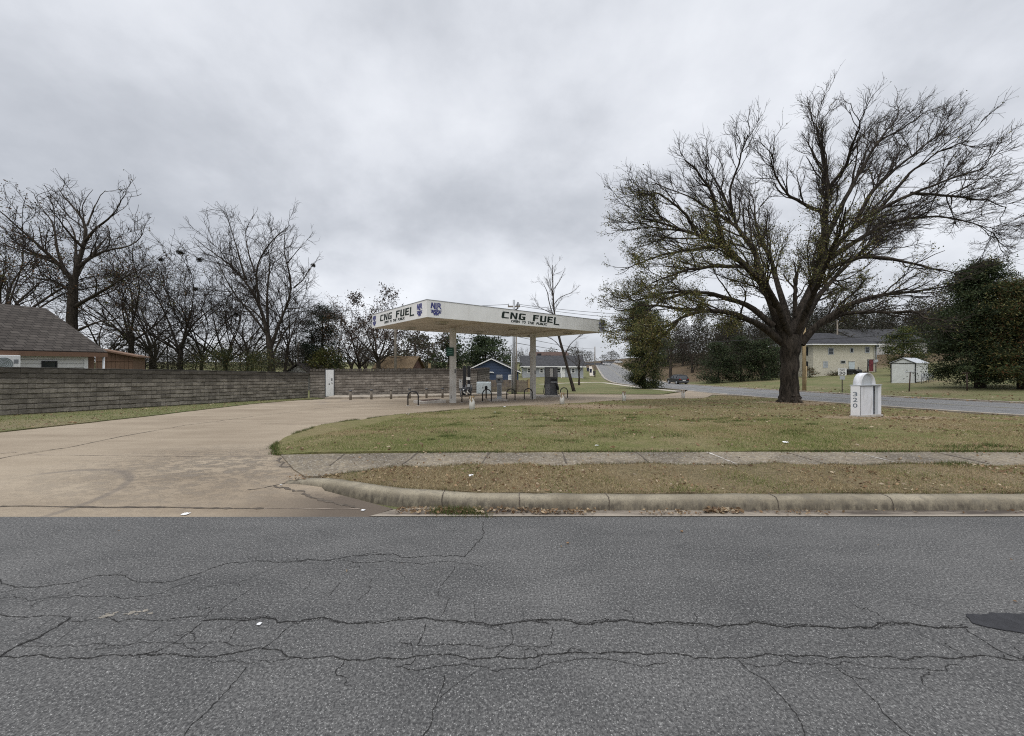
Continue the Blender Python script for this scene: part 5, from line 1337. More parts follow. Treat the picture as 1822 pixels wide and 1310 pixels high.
M['carwhite'] = plain('car_paint_white', (.6, .6, .6), .25, var=.05, spec=.5)
M['taill'] = plain('tail_light_red', (.20, .015, .015), .2, var=.1)
p = at(1205.5, 683.5, .02)
suv('black SUV driving away along the cross road', p, math.radians(4), M['carblack'])
q = on(pxw(1080, 185), 185, .02); suv('white car near the crest of the distant road, left of the dark shrub', q, math.radians(-60), M['carwhite'])
q = on(pxw(1101, 205), 205, .02); suv('white car parked by the long white building at the crest', q, math.radians(-80), M['carwhite'])
bn = None
M['bin'] = plain('bin_blue', (.018, .022, .05), .5, var=.15)
for i, (px, Y, lb) in enumerate(((1057.5, 108, 'nearest dark blue wheeled bin beside the thin road pole'), (1051, 122, 'middle dark blue wheeled bin on the distant verge'), (1046, 130, 'farthest dark blue wheeled bin on the distant verge'))):
    loc = on(pxw(px, Y), Y)
    if bn is None:
        bn = thing('wheeled_bin', lb, 'bin', loc, 0, 'wheeled bins')
        mb = MB(); pr = [(-.26, -.3, .1), (.26, -.3, .1), (.26, .25, .1), (-.26, .25, .1)]; A_ = [mb.bm.verts.new(x) for x in pr]; B_ = [mb.bm.verts.new((x * 1.25, y * 1.25, 1.2)) for x, y, z in pr]
        mb._f(A_[::-1]); mb._f(B_)
        for k_ in range(4): mb._f([A_[k_], A_[(k_ + 1) % 4], B_[(k_ + 1) % 4], B_[k_]])
        mb.build('body', M['bin'], bn)
        mb = MB(); mb.box(-.36, .36, -.42, .36, 1.205, 1.3, .03); mb.build('lid', M['bin'], bn)
        for sx_ in (-1, 1): mb = MB(); mb.tube([(sx_ * .22, .3, .12), (sx_ * .3, .3, .12)], .12, 12); mb.build('wheel', M['rubber'], bn)
    else:
        o = copy_tree(bn); o.location = loc; o['label'] = lb
# ------------------------------------------------------------------ litter
M['paper'] = plain('litter_white', (.70, .70, .70), .7, var=.08)
def litter(px, py, w_, label, Yz=None, h=.3, col=None):
    p = at(px, py, .04) if Yz is None else Vector((pxw(px, Yz[0]), Yz[0], Yz[1]))
    wd = w_ * .68 / F * p.y
    r_ = random.Random(int(px)); t = MB()
    n_ = 7; vs = [[t.bm.verts.new(((i / (n_ - 1) - .5) * wd + r_.uniform(-.05, .05) * wd, (j / 4 - .5) * wd * .8 + r_.uniform(-.08, .08) * wd, r_.uniform(.0, h) * wd + .004)) for j in range(5)] for i in range(n_)]
    for i in range(n_ - 1):
        for j in range(4):
            t._f([vs[i][j], vs[i + 1][j], vs[i + 1][j + 1], vs[i][j + 1]])
    o = t.build('litter_paper', col or M['paper'], None); o.location = p; tag(o, label, 'litter', 'scraps of litter')
    sd_ = o.modifiers.new('thick', 'SOLIDIFY'); sd_.thickness = .003
litter(726, 740, 8, 'white crumpled litter on the drive edge at the lawn, below the lone hoop')
litter(898, 726, 6, 'tiny white litter scrap on the far lawn edge below the card pedestal')
litter(880, 736, 6, 'pale litter scrap on the lawn, nearer than the one below the pedestal')
litter(1062, 798, 9, 'white litter scrap on the lawn near the middle of the sidewalk')
litter(1398, 792, 11, 'flat white litter scrap on the lawn in line with the big tree')
litter(838, 849, 11, 'crumpled white and red cup on the verge behind the kerb', (4.83, .15), .5)
litter(461, 1112, 10, 'small white scrap on the cracked asphalt', (2.305, .003), .15)
litter(330, 916, 16, 'flat white scrap on the drive at the asphalt edge', (3.98, .006), .1)
litter(500, 864.5, 5, 'white bottle cap at the start of the kerb', (4.79, .045), .5)
litter(646, 910, 9, 'pale flattened wrapper in the gutter silt', (4.07, .012), .12)
M['dryleaf'] = plain('dry_leaf', (.24, .14, .07), .8, var=.3)
litter(1010, 968, 6, 'single tan leaf on the asphalt below the sidewalk crack', (3.34, .003), .4, M['dryleaf'])
litter(1213, 947, 6, 'single tan leaf on the asphalt below the grass verge', (3.573, .003), .4, M['dryleaf'])

# ------------------------------------------------------------------ trees
def m_bark(name, lo, hi):
    m, k = nm(name); o = k.obj()
    a = k.noise(k.scale(o, (5, 5, .9)), 1.6, 6, .72, .6); b = k.noise(o, 1.1, 4)
    c = k.mix(k.rng(a, .36, .64), lo, hi); c = k.mix(k.rng(b, .52, .7, 0, .45), c, mul(hi, 1.5))
    k.out(c, .95, 0, .1, k.bump(a, .09)); return m
M['bark'] = m_bark('bark', (.014, .012, .010), (.072, .059, .048))
M['bark2'] = m_bark('bark_dark', (.022, .018, .015), (.070, .058, .047))
M['twig'] = plain('twig_bark', (.040, .033, .028), .95, var=.3, scale=1.5, spec=.1)
M['twig2'] = plain('pale_twig_bark', (.075, .064, .055), .95, var=.3, scale=1.5, spec=.1)
def nrm(v): return v / (np.linalg.norm(v, axis=-1, keepdims=True) + 1e-9)
def grow(st, di, ln, r0, r1, K, wob, up, rng, out_=None, outw=0.):
    n = len(st); P = np.zeros((n, K + 1, 3)); P[:, 0] = st; d = nrm(di)
    stp = (ln / K)[:, None]
    for k in range(K):
        d = d + rng.normal(0, wob, (n, 3)); d[:, 2] += up
        if out_ is not None: d = d + out_ * outw
        d = nrm(d); P[:, k + 1] = P[:, k] + d * stp
    t = np.linspace(0, 1, K + 1)[None, :]
    R = r0[:, None] * (1 - t) + r1[:, None] * t
    return P, R
def spawn(P, R, per_m, t0, ang, angsd, lr, rng, lmin=.1, rr=.62, cap=None, lfall=.55, lmax=99):
    n, K1, _ = P.shape
    seg = np.linalg.norm(np.diff(P, axis=1), axis=2); L_ = seg.sum(1)
    cnt = rng.poisson(np.clip(per_m * L_ * (1 - t0), 0, 400))
    cnt = np.maximum(cnt, 1)
    idx = np.repeat(np.arange(n), cnt); N_ = len(idx)
    t = t0 + (1 - t0) * rng.random(N_) ** .85
    f = t * (K1 - 1); i = np.minimum(f.astype(int), K1 - 2); w_ = (f - i)[:, None]
    st = P[idx, i] * (1 - w_) + P[idx, i + 1] * w_
    tan = nrm(P[idx, i + 1] - P[idx, i])
    rp_ = (R[idx, i] * (1 - w_[:, 0]) + R[idx, i + 1] * w_[:, 0])
    q = rng.normal(0, 1, (N_, 3)); q -= (q * tan).sum(1, keepdims=True) * tan; q = nrm(q)
    a = np.clip(rng.normal(ang, angsd, N_), .15, 1.5)[:, None]
    d = np.cos(a) * tan + np.sin(a) * q
    ln = np.clip(L_[idx] * lr * (1 - lfall * t) * rng.uniform(.65, 1.25, N_), lmin, lmax)
    return st, d, ln, rp_ * rr, idx
def tubes(P, R, S_):
    n, K1, _ = P.shape
    T = np.gradient(P, axis=1); T = nrm(T)
    ref = np.where(np.abs(T[:, :1, 2:3]) > .9, np.array([[[1., 0, 0]]]), np.array([[[0, 0, 1.]]]))
    A = nrm(np.cross(T, np.broadcast_to(ref, T.shape))); B = np.cross(T, A)
    th = np.arange(S_) * 2 * np.pi / S_
    V = P[:, :, None, :] + R[:, :, None, None] * (np.cos(th)[None, None, :, None] * A[:, :, None, :] + np.sin(th)[None, None, :, None] * B[:, :, None, :])
    V = V.reshape(-1, 3)
    b = (np.arange(n) * K1 * S_)[:, None, None] + (np.arange(K1 - 1) * S_)[None, :, None]
    s_ = np.arange(S_)[None, None, :]; s2 = (s_ + 1) % S_
    Fq = np.stack([b + s_, b + s2, b + S_ + s2, b + S_ + s_], -1).reshape(-1, 4)
    return V, Fq
def resample(pts, K, rng, jit):
    P = np.array(pts, float); d = np.concatenate([[0], np.cumsum(np.linalg.norm(np.diff(P, axis=0), axis=1))]); t = np.linspace(0, d[-1], K + 1)
    # smooth the corners
    Q = np.column_stack([np.interp(t, d, P[:, i]) for i in range(3)])
    for _ in range(2): Q[1:-1] = (Q[:-2] + 2 * Q[1:-1] + Q[2:]) / 4
    J = rng.normal(0, jit, Q.shape); J[0] = 0; J[1:] = (J[1:] + J[:-1]) / 2
    return Q + J * (np.linspace(0, 1, K + 1)[:, None] ** .5)
def cards(C, size, rng, cols, asp=.55, flat_=0.):
    """one small rhombic leaf per centre"""
    n = len(C); a = nrm(rng.normal(0, 1, (n, 3)) * np.array([1, 1, 1 - flat_])); b = rng.normal(0, 1, (n, 3)); b -= (a * b).sum(1, keepdims=True) * a; b = nrm(b)
    s_ = (size * rng.uniform(.6, 1.3, n))[:, None]
    V = np.stack([C - a * s_ / 2, C + b * s_ * asp / 2, C + a * s_ / 2, C - b * s_ * asp / 2], 1).reshape(-1, 3)
    Fq = np.arange(n * 4).reshape(-1, 4)
    return V, Fq, np.repeat(cols, 4, axis=0)
def pal(n, rng, cs, jit=.18):
    c = np.array(cs)[rng.integers(0, len(cs), n)]; return np.clip(c * rng.normal(1, jit, (n, 1)), .004, .6)
OLIVE = [(.065, .070, .024), (.090, .092, .032), (.125, .115, .040), (.050, .060, .022), (.14, .11, .042)]
RUSTY = [(.10, .050, .022), (.14, .075, .030), (.075, .040, .020), (.09, .06, .03)]
DKGRN = [(.030, .046, .022), (.045, .064, .028), (.060, .080, .034), (.024, .036, .018)]
YGRN = [(.085, .095, .025), (.12, .12, .03), (.065, .075, .022), (.10, .09, .03)]
def build_tree(name, label, cat, base, limbs, lv, seed, bark='bark', twig='twig', leaf=None, group=None, K=14, jit=.06, sides=9, scale_r=1.0):
    """limbs: [(points relative to base, r0, r1)], lv: spawn levels; leaf: (count, size, palette, weight(P) or None)"""
    rng = np.random.default_rng(seed)
    t = thing(name, label, cat, base, 0, group)
    if scale_r != 1: limbs = [(a, [r * scale_r for r in b]) for a, b in limbs]
    P = np.stack([resample(l[0], K, rng, jit) for l in limbs]); 
    R = np.stack([np.interp(np.linspace(0, 1, K + 1), np.linspace(0, 1, len(l[1])), l[1]) for l in limbs])
    V, Fq = tubes(P, R, sides)
    # knobbly bark outline
    if sides > 7: V = V + rng.normal(0, .008, V.shape)
    link('trunk', np_mesh('trunk', V, [Fq], True), t, M[bark])
    Vs, Fs, nv = [], [], 0; tips = []
    Pl, Rl = P[:], R[:]
    for q in lv:
        if q.get('skip_trunk'): Pl, Rl = Pl[q['skip_trunk']:], Rl[q['skip_trunk']:]
        st, d, ln, r0, idx = spawn(Pl, Rl, q['n'], q.get('t0', .25), q.get('ang', .75), q.get('sd', .2), q['lr'], rng, q.get('lmin', .15), q.get('rr', .6), lfall=q.get('lf', .5), lmax=q.get('lmax', 99))
        if q.get('bias') is not None: d = nrm(d + np.array(q['bias']) * rng.uniform(.3, 1, (len(d), 1)))
        r0 = np.clip(r0, q['rmin'], q['rmax']); r1 = np.maximum(r0 * .35, q['rmin'] * .6)
        out_ = nrm(st * np.array([1, 1, .6]) - np.array([0, 0, 1.])) if q.get('out') else None
        Pl, Rl = grow(st, d, ln, r0, r1, q.get('K', 4), q.get('wob', .15), q.get('up', .05), rng, out_, q.get('out', 0.))
        if q.get('keep') is not None:
            ok = rng.random(len(Pl)) < q['keep'](Pl[:, -1]); Pl, Rl = Pl[ok], Rl[ok]
        V, Fq = tubes(Pl, Rl, q.get('S', 3)); Vs.append(V); Fs.append(Fq + nv); nv += len(V); tips.append(Pl)
    crown = link('crown', np_mesh('crown', np.vstack(Vs), [np.vstack(Fs)], False), t, M[twig])
    if leaf:
        n_, size, pl_, wf = leaf[:4]
        last = np.concatenate([tp[:, 1:].reshape(-1, 3) for tp in tips[-2:]])
        if wf is not None:
            wq = wf(last); pr = wq / wq.sum()
            # clumping
            cl_ = np.random.default_rng(seed + 1).random(len(last)) * .5 + .5
            pr = pr * cl_; pr /= pr.sum()
            pick = rng.choice(len(last), n_, p=pr)
        else: pick = rng.integers(0, len(last), n_)
        C = last[pick] + rng.normal(0, leaf[4] if len(leaf) > 4 else .10, (n_, 3))
        V, Fq, c_ = cards(C, size, rng, pal(n_, rng, pl_))
        link('leaves', np_mesh('leaves', V, [Fq], False, c_), crown, M['leaf'])
    return t

# ---- the big spreading tree: its limbs are read off the photo and spread in depth about the trunk
TB = at(1405, 717, .02)
def zp(x, y, dy):   # zoomed-photo coordinates -> point relative to the base
    if y < 1000: y = 1000 - (1000 - y) * .91
    x = 775 + (x - 775) * .935
    px, py = 1040 + x / 2.1125, 120 + y / 2.1125; Yq = TB.y + dy
    return (pxw(px, Yq) - TB.x, dy, pz(py, Yq) - TB.z)
def limb(pts, d0, d1, r): 
    n = len(pts); return ([zp(x, y, d0 + (d1 - d0) * (i / (n - 1)) ** 1.2) for i, (x, y) in enumerate(pts)], r)
ROOTS = [([(math.cos(a) * .25, math.sin(a) * .25, .7), (math.cos(a) * .45, math.sin(a) * .45, .26), (math.cos(a) * .58, math.sin(a) * .58, .05), (math.cos(a + .15) * .76, math.sin(a + .15) * .76, -.08)], [.17, .14, .09, .04]) for a in (-2.9, -1.9, -1.2, -.3, .9, 2.2)]
BL = [limb([(770, 1275), (771, 1200), (771, 1120), (772, 1060), (772, 1005)], 0, 0, [.57, .50, .46, .44, .46, .51, .44]),
 *ROOTS, limb([(755, 1040), (722, 930), (672, 800), (600, 725), (500, 640), (400, 585), (290, 555), (170, 520)], 0, -2.0, [.359, .281, .211, .164, .125, .086, .055, .023]),
 limb([(690, 850), (652, 740), (640, 660), (580, 600), (540, 500), (490, 400), (430, 300)], -.3, 2.5, [.187, .148, .125, .094, .070, .047, .020]),
 limb([(500, 640), (480, 540), (468, 430), (410, 340), (350, 280)], -1.2, -2.5, [.117, .094, .070, .047, .020]),
 limb([(735, 1030), (655, 965), (560, 920), (430, 905), (320, 945), (220, 1000)], 0, -3.5, [.234, .172, .133, .101, .070, .031]),
 limb([(705, 970), (620, 890), (520, 850), (400, 825), (280, 830), (140, 870)], -.2, 2.5, [.187, .148, .117, .094, .062, .023]),
 limb([(790, 1040), (802, 930), (845, 860), (890, 740), (915, 620), (912, 500), (930, 380), (900, 250), (880, 130)], 0, .5, [.359, .312, .265, .234, .179, .133, .094, .062, .023]),
 limb([(880, 765), (950, 640), (1030, 560), (1130, 490), (1260, 420), (1400, 370), (1560, 310)], .1, -2.5, [.195, .156, .125, .101, .078, .047, .020]),
 limb([(915, 610), (990, 450), (1060, 330), (1120, 210), (1200, 110)], .2, 3.0, [.156, .117, .086, .055, .020]),
 limb([(935, 690), (1080, 590), (1200, 530), (1350, 515), (1500, 540), (1600, 590)], .2, 3.5, [.148, .117, .086, .062, .039, .016]),
 limb([(815, 1040), (880, 960), (950, 920), (1030, 870), (1150, 840), (1280, 830), (1420, 800)], 0, -2.5, [.234, .179, .148, .109, .078, .055, .023]),
 limb([(870, 975), (1000, 910), (1150, 915), (1280, 910), (1400, 960)], -.2, -4.0, [.140, .109, .078, .055, .023]),
 limb([(792, 930), (792, 860), (788, 775)], 0, -.2, [.125, .109, .094]),
 limb([(925, 730), (1060, 680), (1180, 690), (1300, 720), (1450, 760)], .1, -4.0, [.140, .101, .078, .047, .020]),
 limb([(600, 725), (450, 720), (350, 740), (220, 790)], -.5, -4.0, [.125, .094, .062, .023]),
 limb([(430, 905), (300, 895), (190, 880), (80, 910)], -1.5, 1.0, [.094, .070, .047, .020]), limb([(500, 640), (390, 650), (240, 680), (90, 740)], -1.0, 2.5, [.101, .078, .047, .020]), limb([(330, 940), (260, 1010), (210, 1090)], -2.0, -2.5, [.062, .047, .020]),
 limb([(400, 825), (280, 850), (180, 920), (130, 1000)], 1.4, 0.5, [.078, .062, .039, .016]), limb([(400, 585), (330, 480), (240, 420), (150, 430)], -1.2, -3.0, [.086, .062, .039, .016]), limb([(1260, 420), (1400, 430), (1560, 450), (1640, 480)], -1.5, 1.0, [.078, .062, .039, .016]), limb([(1120, 210), (1230, 150), (1330, 80)], 2.4, 2.0, [.055, .039, .016]),
 limb([(912, 500), (830, 470), (760, 420), (710, 350), (700, 260)], .3, -2.0, [.117, .086, .062, .039, .016]),
 limb([(930, 400), (1000, 300), (1030, 200), (1060, 110)], .3, -2.5, [.101, .078, .047, .020]),
 limb([(1030, 560), (1090, 430), (1180, 330), (1320, 220), (1400, 150)], 0, 1.0, [.117, .094, .062, .039, .016]),
 limb([(1130, 490), (1250, 340), (1380, 240), (1500, 200)], -.6, -3.5, [.094, .070, .039, .016]),
 limb([(540, 510), (530, 400), (570, 290), (600, 180)], 1.3, 0, [.078, .062, .039, .016]),
 limb([(640, 660), (560, 560), (500, 520), (380, 440), (230, 380)], .2, 3.5, [.094, .078, .062, .039, .016]),
 limb([(780, 1010), (740, 860), (700, 700), (640, 560), (620, 430)], .2, 6.5, [.218, .156, .109, .070, .023]),
 limb([(800, 1010), (860, 880), (960, 760), (1080, 640), (1180, 560)], .2, 7.0, [.218, .156, .109, .070, .023]),
 limb([(770, 1010), (720, 880), (660, 780), (560, 700), (460, 640)], -.2, -5.5, [.203, .148, .101, .062, .023]),
 limb([(800, 1000), (850, 880), (900, 760), (960, 620), (990, 480)], -.2, -6.0, [.203, .148, .101, .062, .023])]
def lowleft(P):
    wz = np.clip(1.15 - P[:, 2] / 11.0, 0, 1); wx_ = np.clip(.35 - P[:, 0] / 9.0, .0, 1.3)
    core = np.exp(-((P[:, 0] - 2) / 3.0) ** 2 - ((P[:, 2] - 7.5) / 3.5) ** 2) * .35
    return (wz * wx_) ** 1.3 + core + .008
build_tree('tree', 'huge spreading tree with thick trunk on the lawn, olive leaves low on its left', 'tree', TB, BL,
    [dict(n=2.3, lr=.36, t0=.18, ang=.55, sd=.2, rr=.55, rmin=.022, rmax=.055, K=7, wob=.13, up=.03, S=5, skip_trunk=7, lmin=1.2, out=.09, lmax=3.3),
     dict(n=3.6, lr=.50, t0=.12, ang=.54, sd=.2, rr=.55, rmin=.013, rmax=.026, K=5, wob=.14, up=.03, S=4, lmin=.7, out=.07, lmax=2.0),
     dict(n=4.4, lr=.55, t0=.12, ang=.52, sd=.2, rr=.6, rmin=.0085, rmax=.014, K=4, wob=.14, up=.03, S=3, lmin=.5, out=.06, lmax=1.2),
     dict(n=2.7, lr=.6, t0=.15, ang=.55, sd=.2, rr=.7, rmin=.0065, rmax=.010, K=3, wob=.12, up=.03, S=3, lmin=.35, out=.06, lmax=.9)],
    11, 'bark', 'twig', (40000, .095, [(.10, .105, .035), (.13, .13, .045), (.17, .155, .055), (.075, .085, .03), (.18, .14, .06)], lowleft, .10), K=18, jit=.05, sides=12)

# ---- bare trees built from a habit: fork height, number of limbs, spread
def habit(h, fork, nl, spread, r, seed, lean=(0, 0), upness=.06, curve=.2):
    rng = np.random.default_rng(seed)
    tr = [(0, 0, -.2), (lean[0] * fork * .5 + rng.normal(0, .08), lean[1] * fork * .5, fork * .5), (lean[0] * fork, lean[1] * fork, fork)]
    L_ = [(tr, [r * 1.45, r * 1.05, r * .95, r * .85])]
    for i in range(nl):
        a = 2 * math.pi * (i + rng.uniform(-.3, .3)) / nl; sp = spread * rng.uniform(.55, 1.15); ln = (h - fork) * rng.uniform(.75, 1.02)
        if i == 0: sp *= .3; ln = h - fork
        p = np.array(tr[-1], float) - np.array([0, 0, rng.uniform(0, .25) * fork]); d = np.array([math.cos(a) * sp, math.sin(a) * sp, 1.0]); d /= np.linalg.norm(d)
        pts = [tuple(p)]; n_ = 9
        for k in range(n_):
            d = d + rng.normal(0, curve, 3); d[2] += upness; d /= np.linalg.norm(d); p = p + d * ln / n_; pts.append(tuple(p))
        r0 = r * rng.uniform(.32, .52); L_.append((pts, [r0, r0 * .68, r0 * .45, r0 * .28, r0 * .1]))
    return L_
def twiglv(s_=1., dens=1., fine=1.):
    return [dict(n=1.7 * dens / s_, lr=.46, t0=.18, ang=.7, rr=.5, rmin=.022 * fine, rmax=.055, K=6, wob=.2, up=.05, S=4, skip_trunk=1, lmin=1.2 * s_, lmax=5 * s_),
            dict(n=2.6 * dens / s_, lr=.5, t0=.12, ang=.66, rr=.55, rmin=.015 * fine, rmax=.03, K=5, wob=.2, up=.05, S=3, lmin=.8 * s_, lmax=2.6 * s_),
            dict(n=2.6 * dens / s_, lr=.55, t0=.1, ang=.6, rr=.6, rmin=.011 * fine, rmax=.017, K=3, wob=.18, up=.04, S=3, lmin=.5 * s_, lmax=1.4 * s_)]
GT = 'bare trees behind the low block wall'
def T(label, px, Y, py_top, hab, lv, seed, leaf=None, bark='bark2', twig='twig', group=GT, cat='tree', off=0):
    b = on(pxw(px, Y), Y); h = pz(py_top, Y) - b.z
    return build_tree('tree', label, cat, b, hab(h), lv, seed, bark, twig, leaf, group, K=10, jit=.05, sides=8, scale_r=.74)
low_rust = lambda P: np.clip(1.2 - P[:, 2] / 12, .05, 1)
any_ = lambda P: np.ones(len(P))
def zl2(b, x, y, dy):
    px, py = x / 2.848, 300 + y / 2.848; Yq = b.y + dy
    return (pxw(px, Yq) - b.x, dy, pz(py, Yq) - b.z)
def limb2(b, pts, d0, d1, r): return ([zl2(b, x, y, d0 + (d1 - d0) * (i / (len(pts) - 1)) ** 1.2) for i, (x, y) in enumerate(pts)], r)
def hA(h):
    b = on(pxw(130, 31), 31); R4 = lambda r: [r, r * .75, r * .5, r * .3, r * .1]
    q = lambda pts, d1, r, d0=0: limb2(b, pts, d0, d1, R4(r))
    return [limb2(b, [(368, 1060), (368, 900), (365, 740), (370, 640), (376, 560)], 0, 0, [.60, .52, .46, .42, .34]),
        q([(372, 575), (300, 480), (230, 420), (130, 330), (60, 260), (-20, 200)], -2, .26), q([(300, 485), (180, 440), (60, 400), (-40, 350)], 2, .16), q([(350, 610), (260, 560), (150, 560), (60, 520)], -2.5, .14),
        q([(376, 580), (400, 470), (430, 370), (442, 290), (400, 220), (340, 170), (290, 100)], .5, .27), q([(430, 370), (480, 310), (560, 250), (610, 180), (640, 130)], -2, .16), q([(395, 500), (470, 440), (560, 410), (680, 390), (725, 330)], 2, .19),
        q([(380, 700), (450, 660), (540, 610), (640, 550), (760, 480)], -2, .20), q([(330, 520), (275, 400), (280, 300), (240, 240), (180, 150)], 2.5, .17), q([(420, 400), (350, 330), (300, 260), (230, 190)], -3, .14), q([(378, 830), (470, 780), (600, 760), (680, 700)], -1, .14), q([(442, 290), (470, 210), (510, 140), (530, 110)], 1, .10), q([(376, 570), (390, 450), (380, 330), (330, 230)], 4, .2), q([(376, 570), (420, 480), (520, 380), (560, 300)], 4.5, .2)]
def hE(h):
    b = on(pxw(486, 40), 40); R4 = lambda r: [r, r * .75, r * .52, r * .32, r * .1]
    q = lambda pts, d1, r, d0=0: limb2(b, pts, d0, d1, R4(r))
    return [limb2(b, [(1378, 1090), (1376, 1030), (1370, 930), (1362, 850)], 0, 0, [.62, .48, .42, .34]),
        q([(1362, 870), (1320, 690), (1240, 560), (1150, 460), (1050, 410), (985, 350)], -1.5, .27), q([(1245, 565), (1210, 440), (1180, 330), (1140, 220)], 1.5, .15), q([(1315, 680), (1290, 520), (1330, 420), (1390, 350), (1470, 290)], -1, .18), q([(1290, 525), (1250, 400), (1240, 300), (1290, 240)], 2, .12),
        q([(1370, 930), (1400, 800), (1460, 700), (1490, 600), (1450, 480), (1420, 390), (1450, 290)], 1, .22), q([(1488, 605), (1540, 560), (1575, 500), (1600, 470)], -.5, .10), q([(1452, 485), (1520, 400), (1575, 345)], -.8, .08), q([(1376, 960), (1440, 820), (1490, 770), (1560, 755), (1600, 720)], -1.5, .14), q([(1362, 860), (1330, 750), (1240, 690), (1150, 640), (1060, 600)], -2, .15), q([(1362, 860), (1350, 700), (1360, 560), (1380, 450), (1330, 330)], 3, .2), q([(1362, 860), (1300, 760), (1200, 660), (1120, 520), (1080, 400)], 3, .18)]
tA = T('big spreading bare tree with a thick ivy covered trunk just behind the white house roof', 130, 31, 338, hA, twiglv(1.0, .8), 31, (1200, .13, RUSTY + OLIVE, low_rust, .15))
tB = T('bare tree with brown leaves still on, at the left edge of the photo', 8, 29, 318, lambda h: habit(h, h * .35, 9, .85, .34, 22, (.05, 0), .03, .16), twiglv(1.05, .9), 32, (3800, .15, RUSTY + OLIVE[:2], any_, .22))
tC = T('slim bare tree with a few rusty leaves between the tan shed and the nest tree', 233, 36, 392, lambda h: habit(h, h * .35, 8, .75, .30, 23, (0, 0), .05, .18), twiglv(1.1, .85), 33, (900, .14, RUSTY, any_, .25))
tD = T('dark bare tree with round nests in its branches', 318, 38, 418, lambda h: habit(h, h * .3, 9, .85, .32, 24, (.03, 0), .03, .2), twiglv(1.1, .9), 34, (700, .14, RUSTY + OLIVE, any_, .25))
tE = T('tallest vase shaped bare tree at the right of the low wall', 486, 40, 378, hE, twiglv(1.05, .9), 35)
tF = T('leaning bare tree with many stems left of the vase shaped tree', 405, 41, 425, lambda h: habit(h, h * .22, 9, .8, .30, 26, (-.05, 0), .04, .18), twiglv(1.1, .85), 36, (300, .14, OLIVE, low_rust, .3))
tG = T('forked bare tree leaning right with a nest near its tip', 500, 43, 425, lambda h: habit(h, h * .3, 4, .5, .24, 27, (.16, 0), .05, .14), twiglv(1.1, .7), 37)
tH = T('small bare tree crowded behind the wall, between two big ones', 360, 43, 440, lambda h: habit(h, h * .25, 9, .9, .24, 28, (0, 0), .03, .2), twiglv(1.1, .9), 38)
T('bare tree with fine twigs rising behind the tan shed and the slim rusty tree', 268, 42, 425, lambda h: habit(h, h * .3, 8, .8, .26, 301, (0, 0), .04, .2), twiglv(1.1, .9), 302)
T('bare tree filling the gap left of the vase shaped tree', 440, 46, 455, lambda h: habit(h, h * .25, 8, .8, .26, 303, (.03, 0), .04, .2), twiglv(1.1, .9), 304)
T('bare tree with tangled low limbs right of the vase shaped tree', 528, 48, 520, lambda h: habit(h, h * .2, 8, .9, .22, 305, (0, 0), .03, .22), twiglv(1.1, .8), 306)
tI = T('dark tree with clumped brown leaves behind the canopy end', 676, 45, 516, lambda h: habit(h, h * .30, 10, 1.35, .38, 29, (-.05, 0), -.01, .2), twiglv(1.1, .7), 39, (6500, .20, [(.045, .028, .022), (.06, .035, .025), (.05, .04, .025)], lambda P: np.clip((P[:, 2] - 3.5) / 4, .02, 1), .25), group=None)
T('wide bare tree with a few dark leaves left of the canopy end', 640, 50, 528, lambda h: habit(h, h * .28, 9, 1.1, .30, 311, (0, 0), .02, .2), twiglv(1.1, .8), 312, (1600, .20, RUSTY, lambda P: np.clip((P[:, 2] - 4) / 4, .02, 1), .25), group=None)
tJ = T('thin bare tree between the dark pine and the canopy end', 625, 47, 540, lambda h: habit(h, h * .28, 6, .7, .22, 30, (0, 0), .04, .18), twiglv(1.1, .7), 40, (700, .18, RUSTY, lambda P: np.clip((P[:, 2] - 4) / 4, .02, 1), .25), group=None)
# nests / mistletoe balls are things in the trees
def oncrown(tr, px, py):
    c = [x for x in bpy.data.objects if x.parent == tr and x.name.startswith('crown')][0]; n_ = len(c.data.vertices); v = np.empty(n_ * 3, np.float32); c.data.vertices.foreach_get('co', v); v = v.reshape(-1, 3)[::3] + np.array(tr.location)
    qx, qy = CX + v[:, 0] / v[:, 1] * F, HY - (v[:, 2] - HC) / v[:, 1] * F
    return Vector(v[np.argmin((qx - px) ** 2 + (qy - py) ** 2)])
for px, py, Y, lb in ((282, 462, 38, 'dark round nest high in the bare trees, leftmost'), (320, 450, 38, 'dark nest at the top of the nest tree'), (352, 463, 41, 'dark round nest left of the vase shaped tree'), (347, 506, 41, 'small dark nest low in the leaning bare tree'), (556, 472, 43, 'dark nest at the tip of the forked leaning tree'), (420, 560, 41, 'dark leafy clump low in the vase shaped tree')):
    rr_ = np.random.default_rng(px); n_ = 240; C = nrm(rr_.normal(0, 1, (n_, 3))) * (rr_.random((n_, 1)) ** .5) * np.array([.32, .32, .24]) * rr_.uniform(.6, 1.2, (n_, 1))
    V, Fq, c_ = cards(C, .20, rr_, pal(n_, rr_, [(.02, .018, .015), (.03, .026, .018)]), .22)
    o = link('nest', np_mesh('nest', V, [Fq], False, c_), None, M['leaf']); o.location = oncrown({38: tD, 41: tF, 43: tG}[Y], px, py); tag(o, lb, 'nest', 'nests in the bare trees')
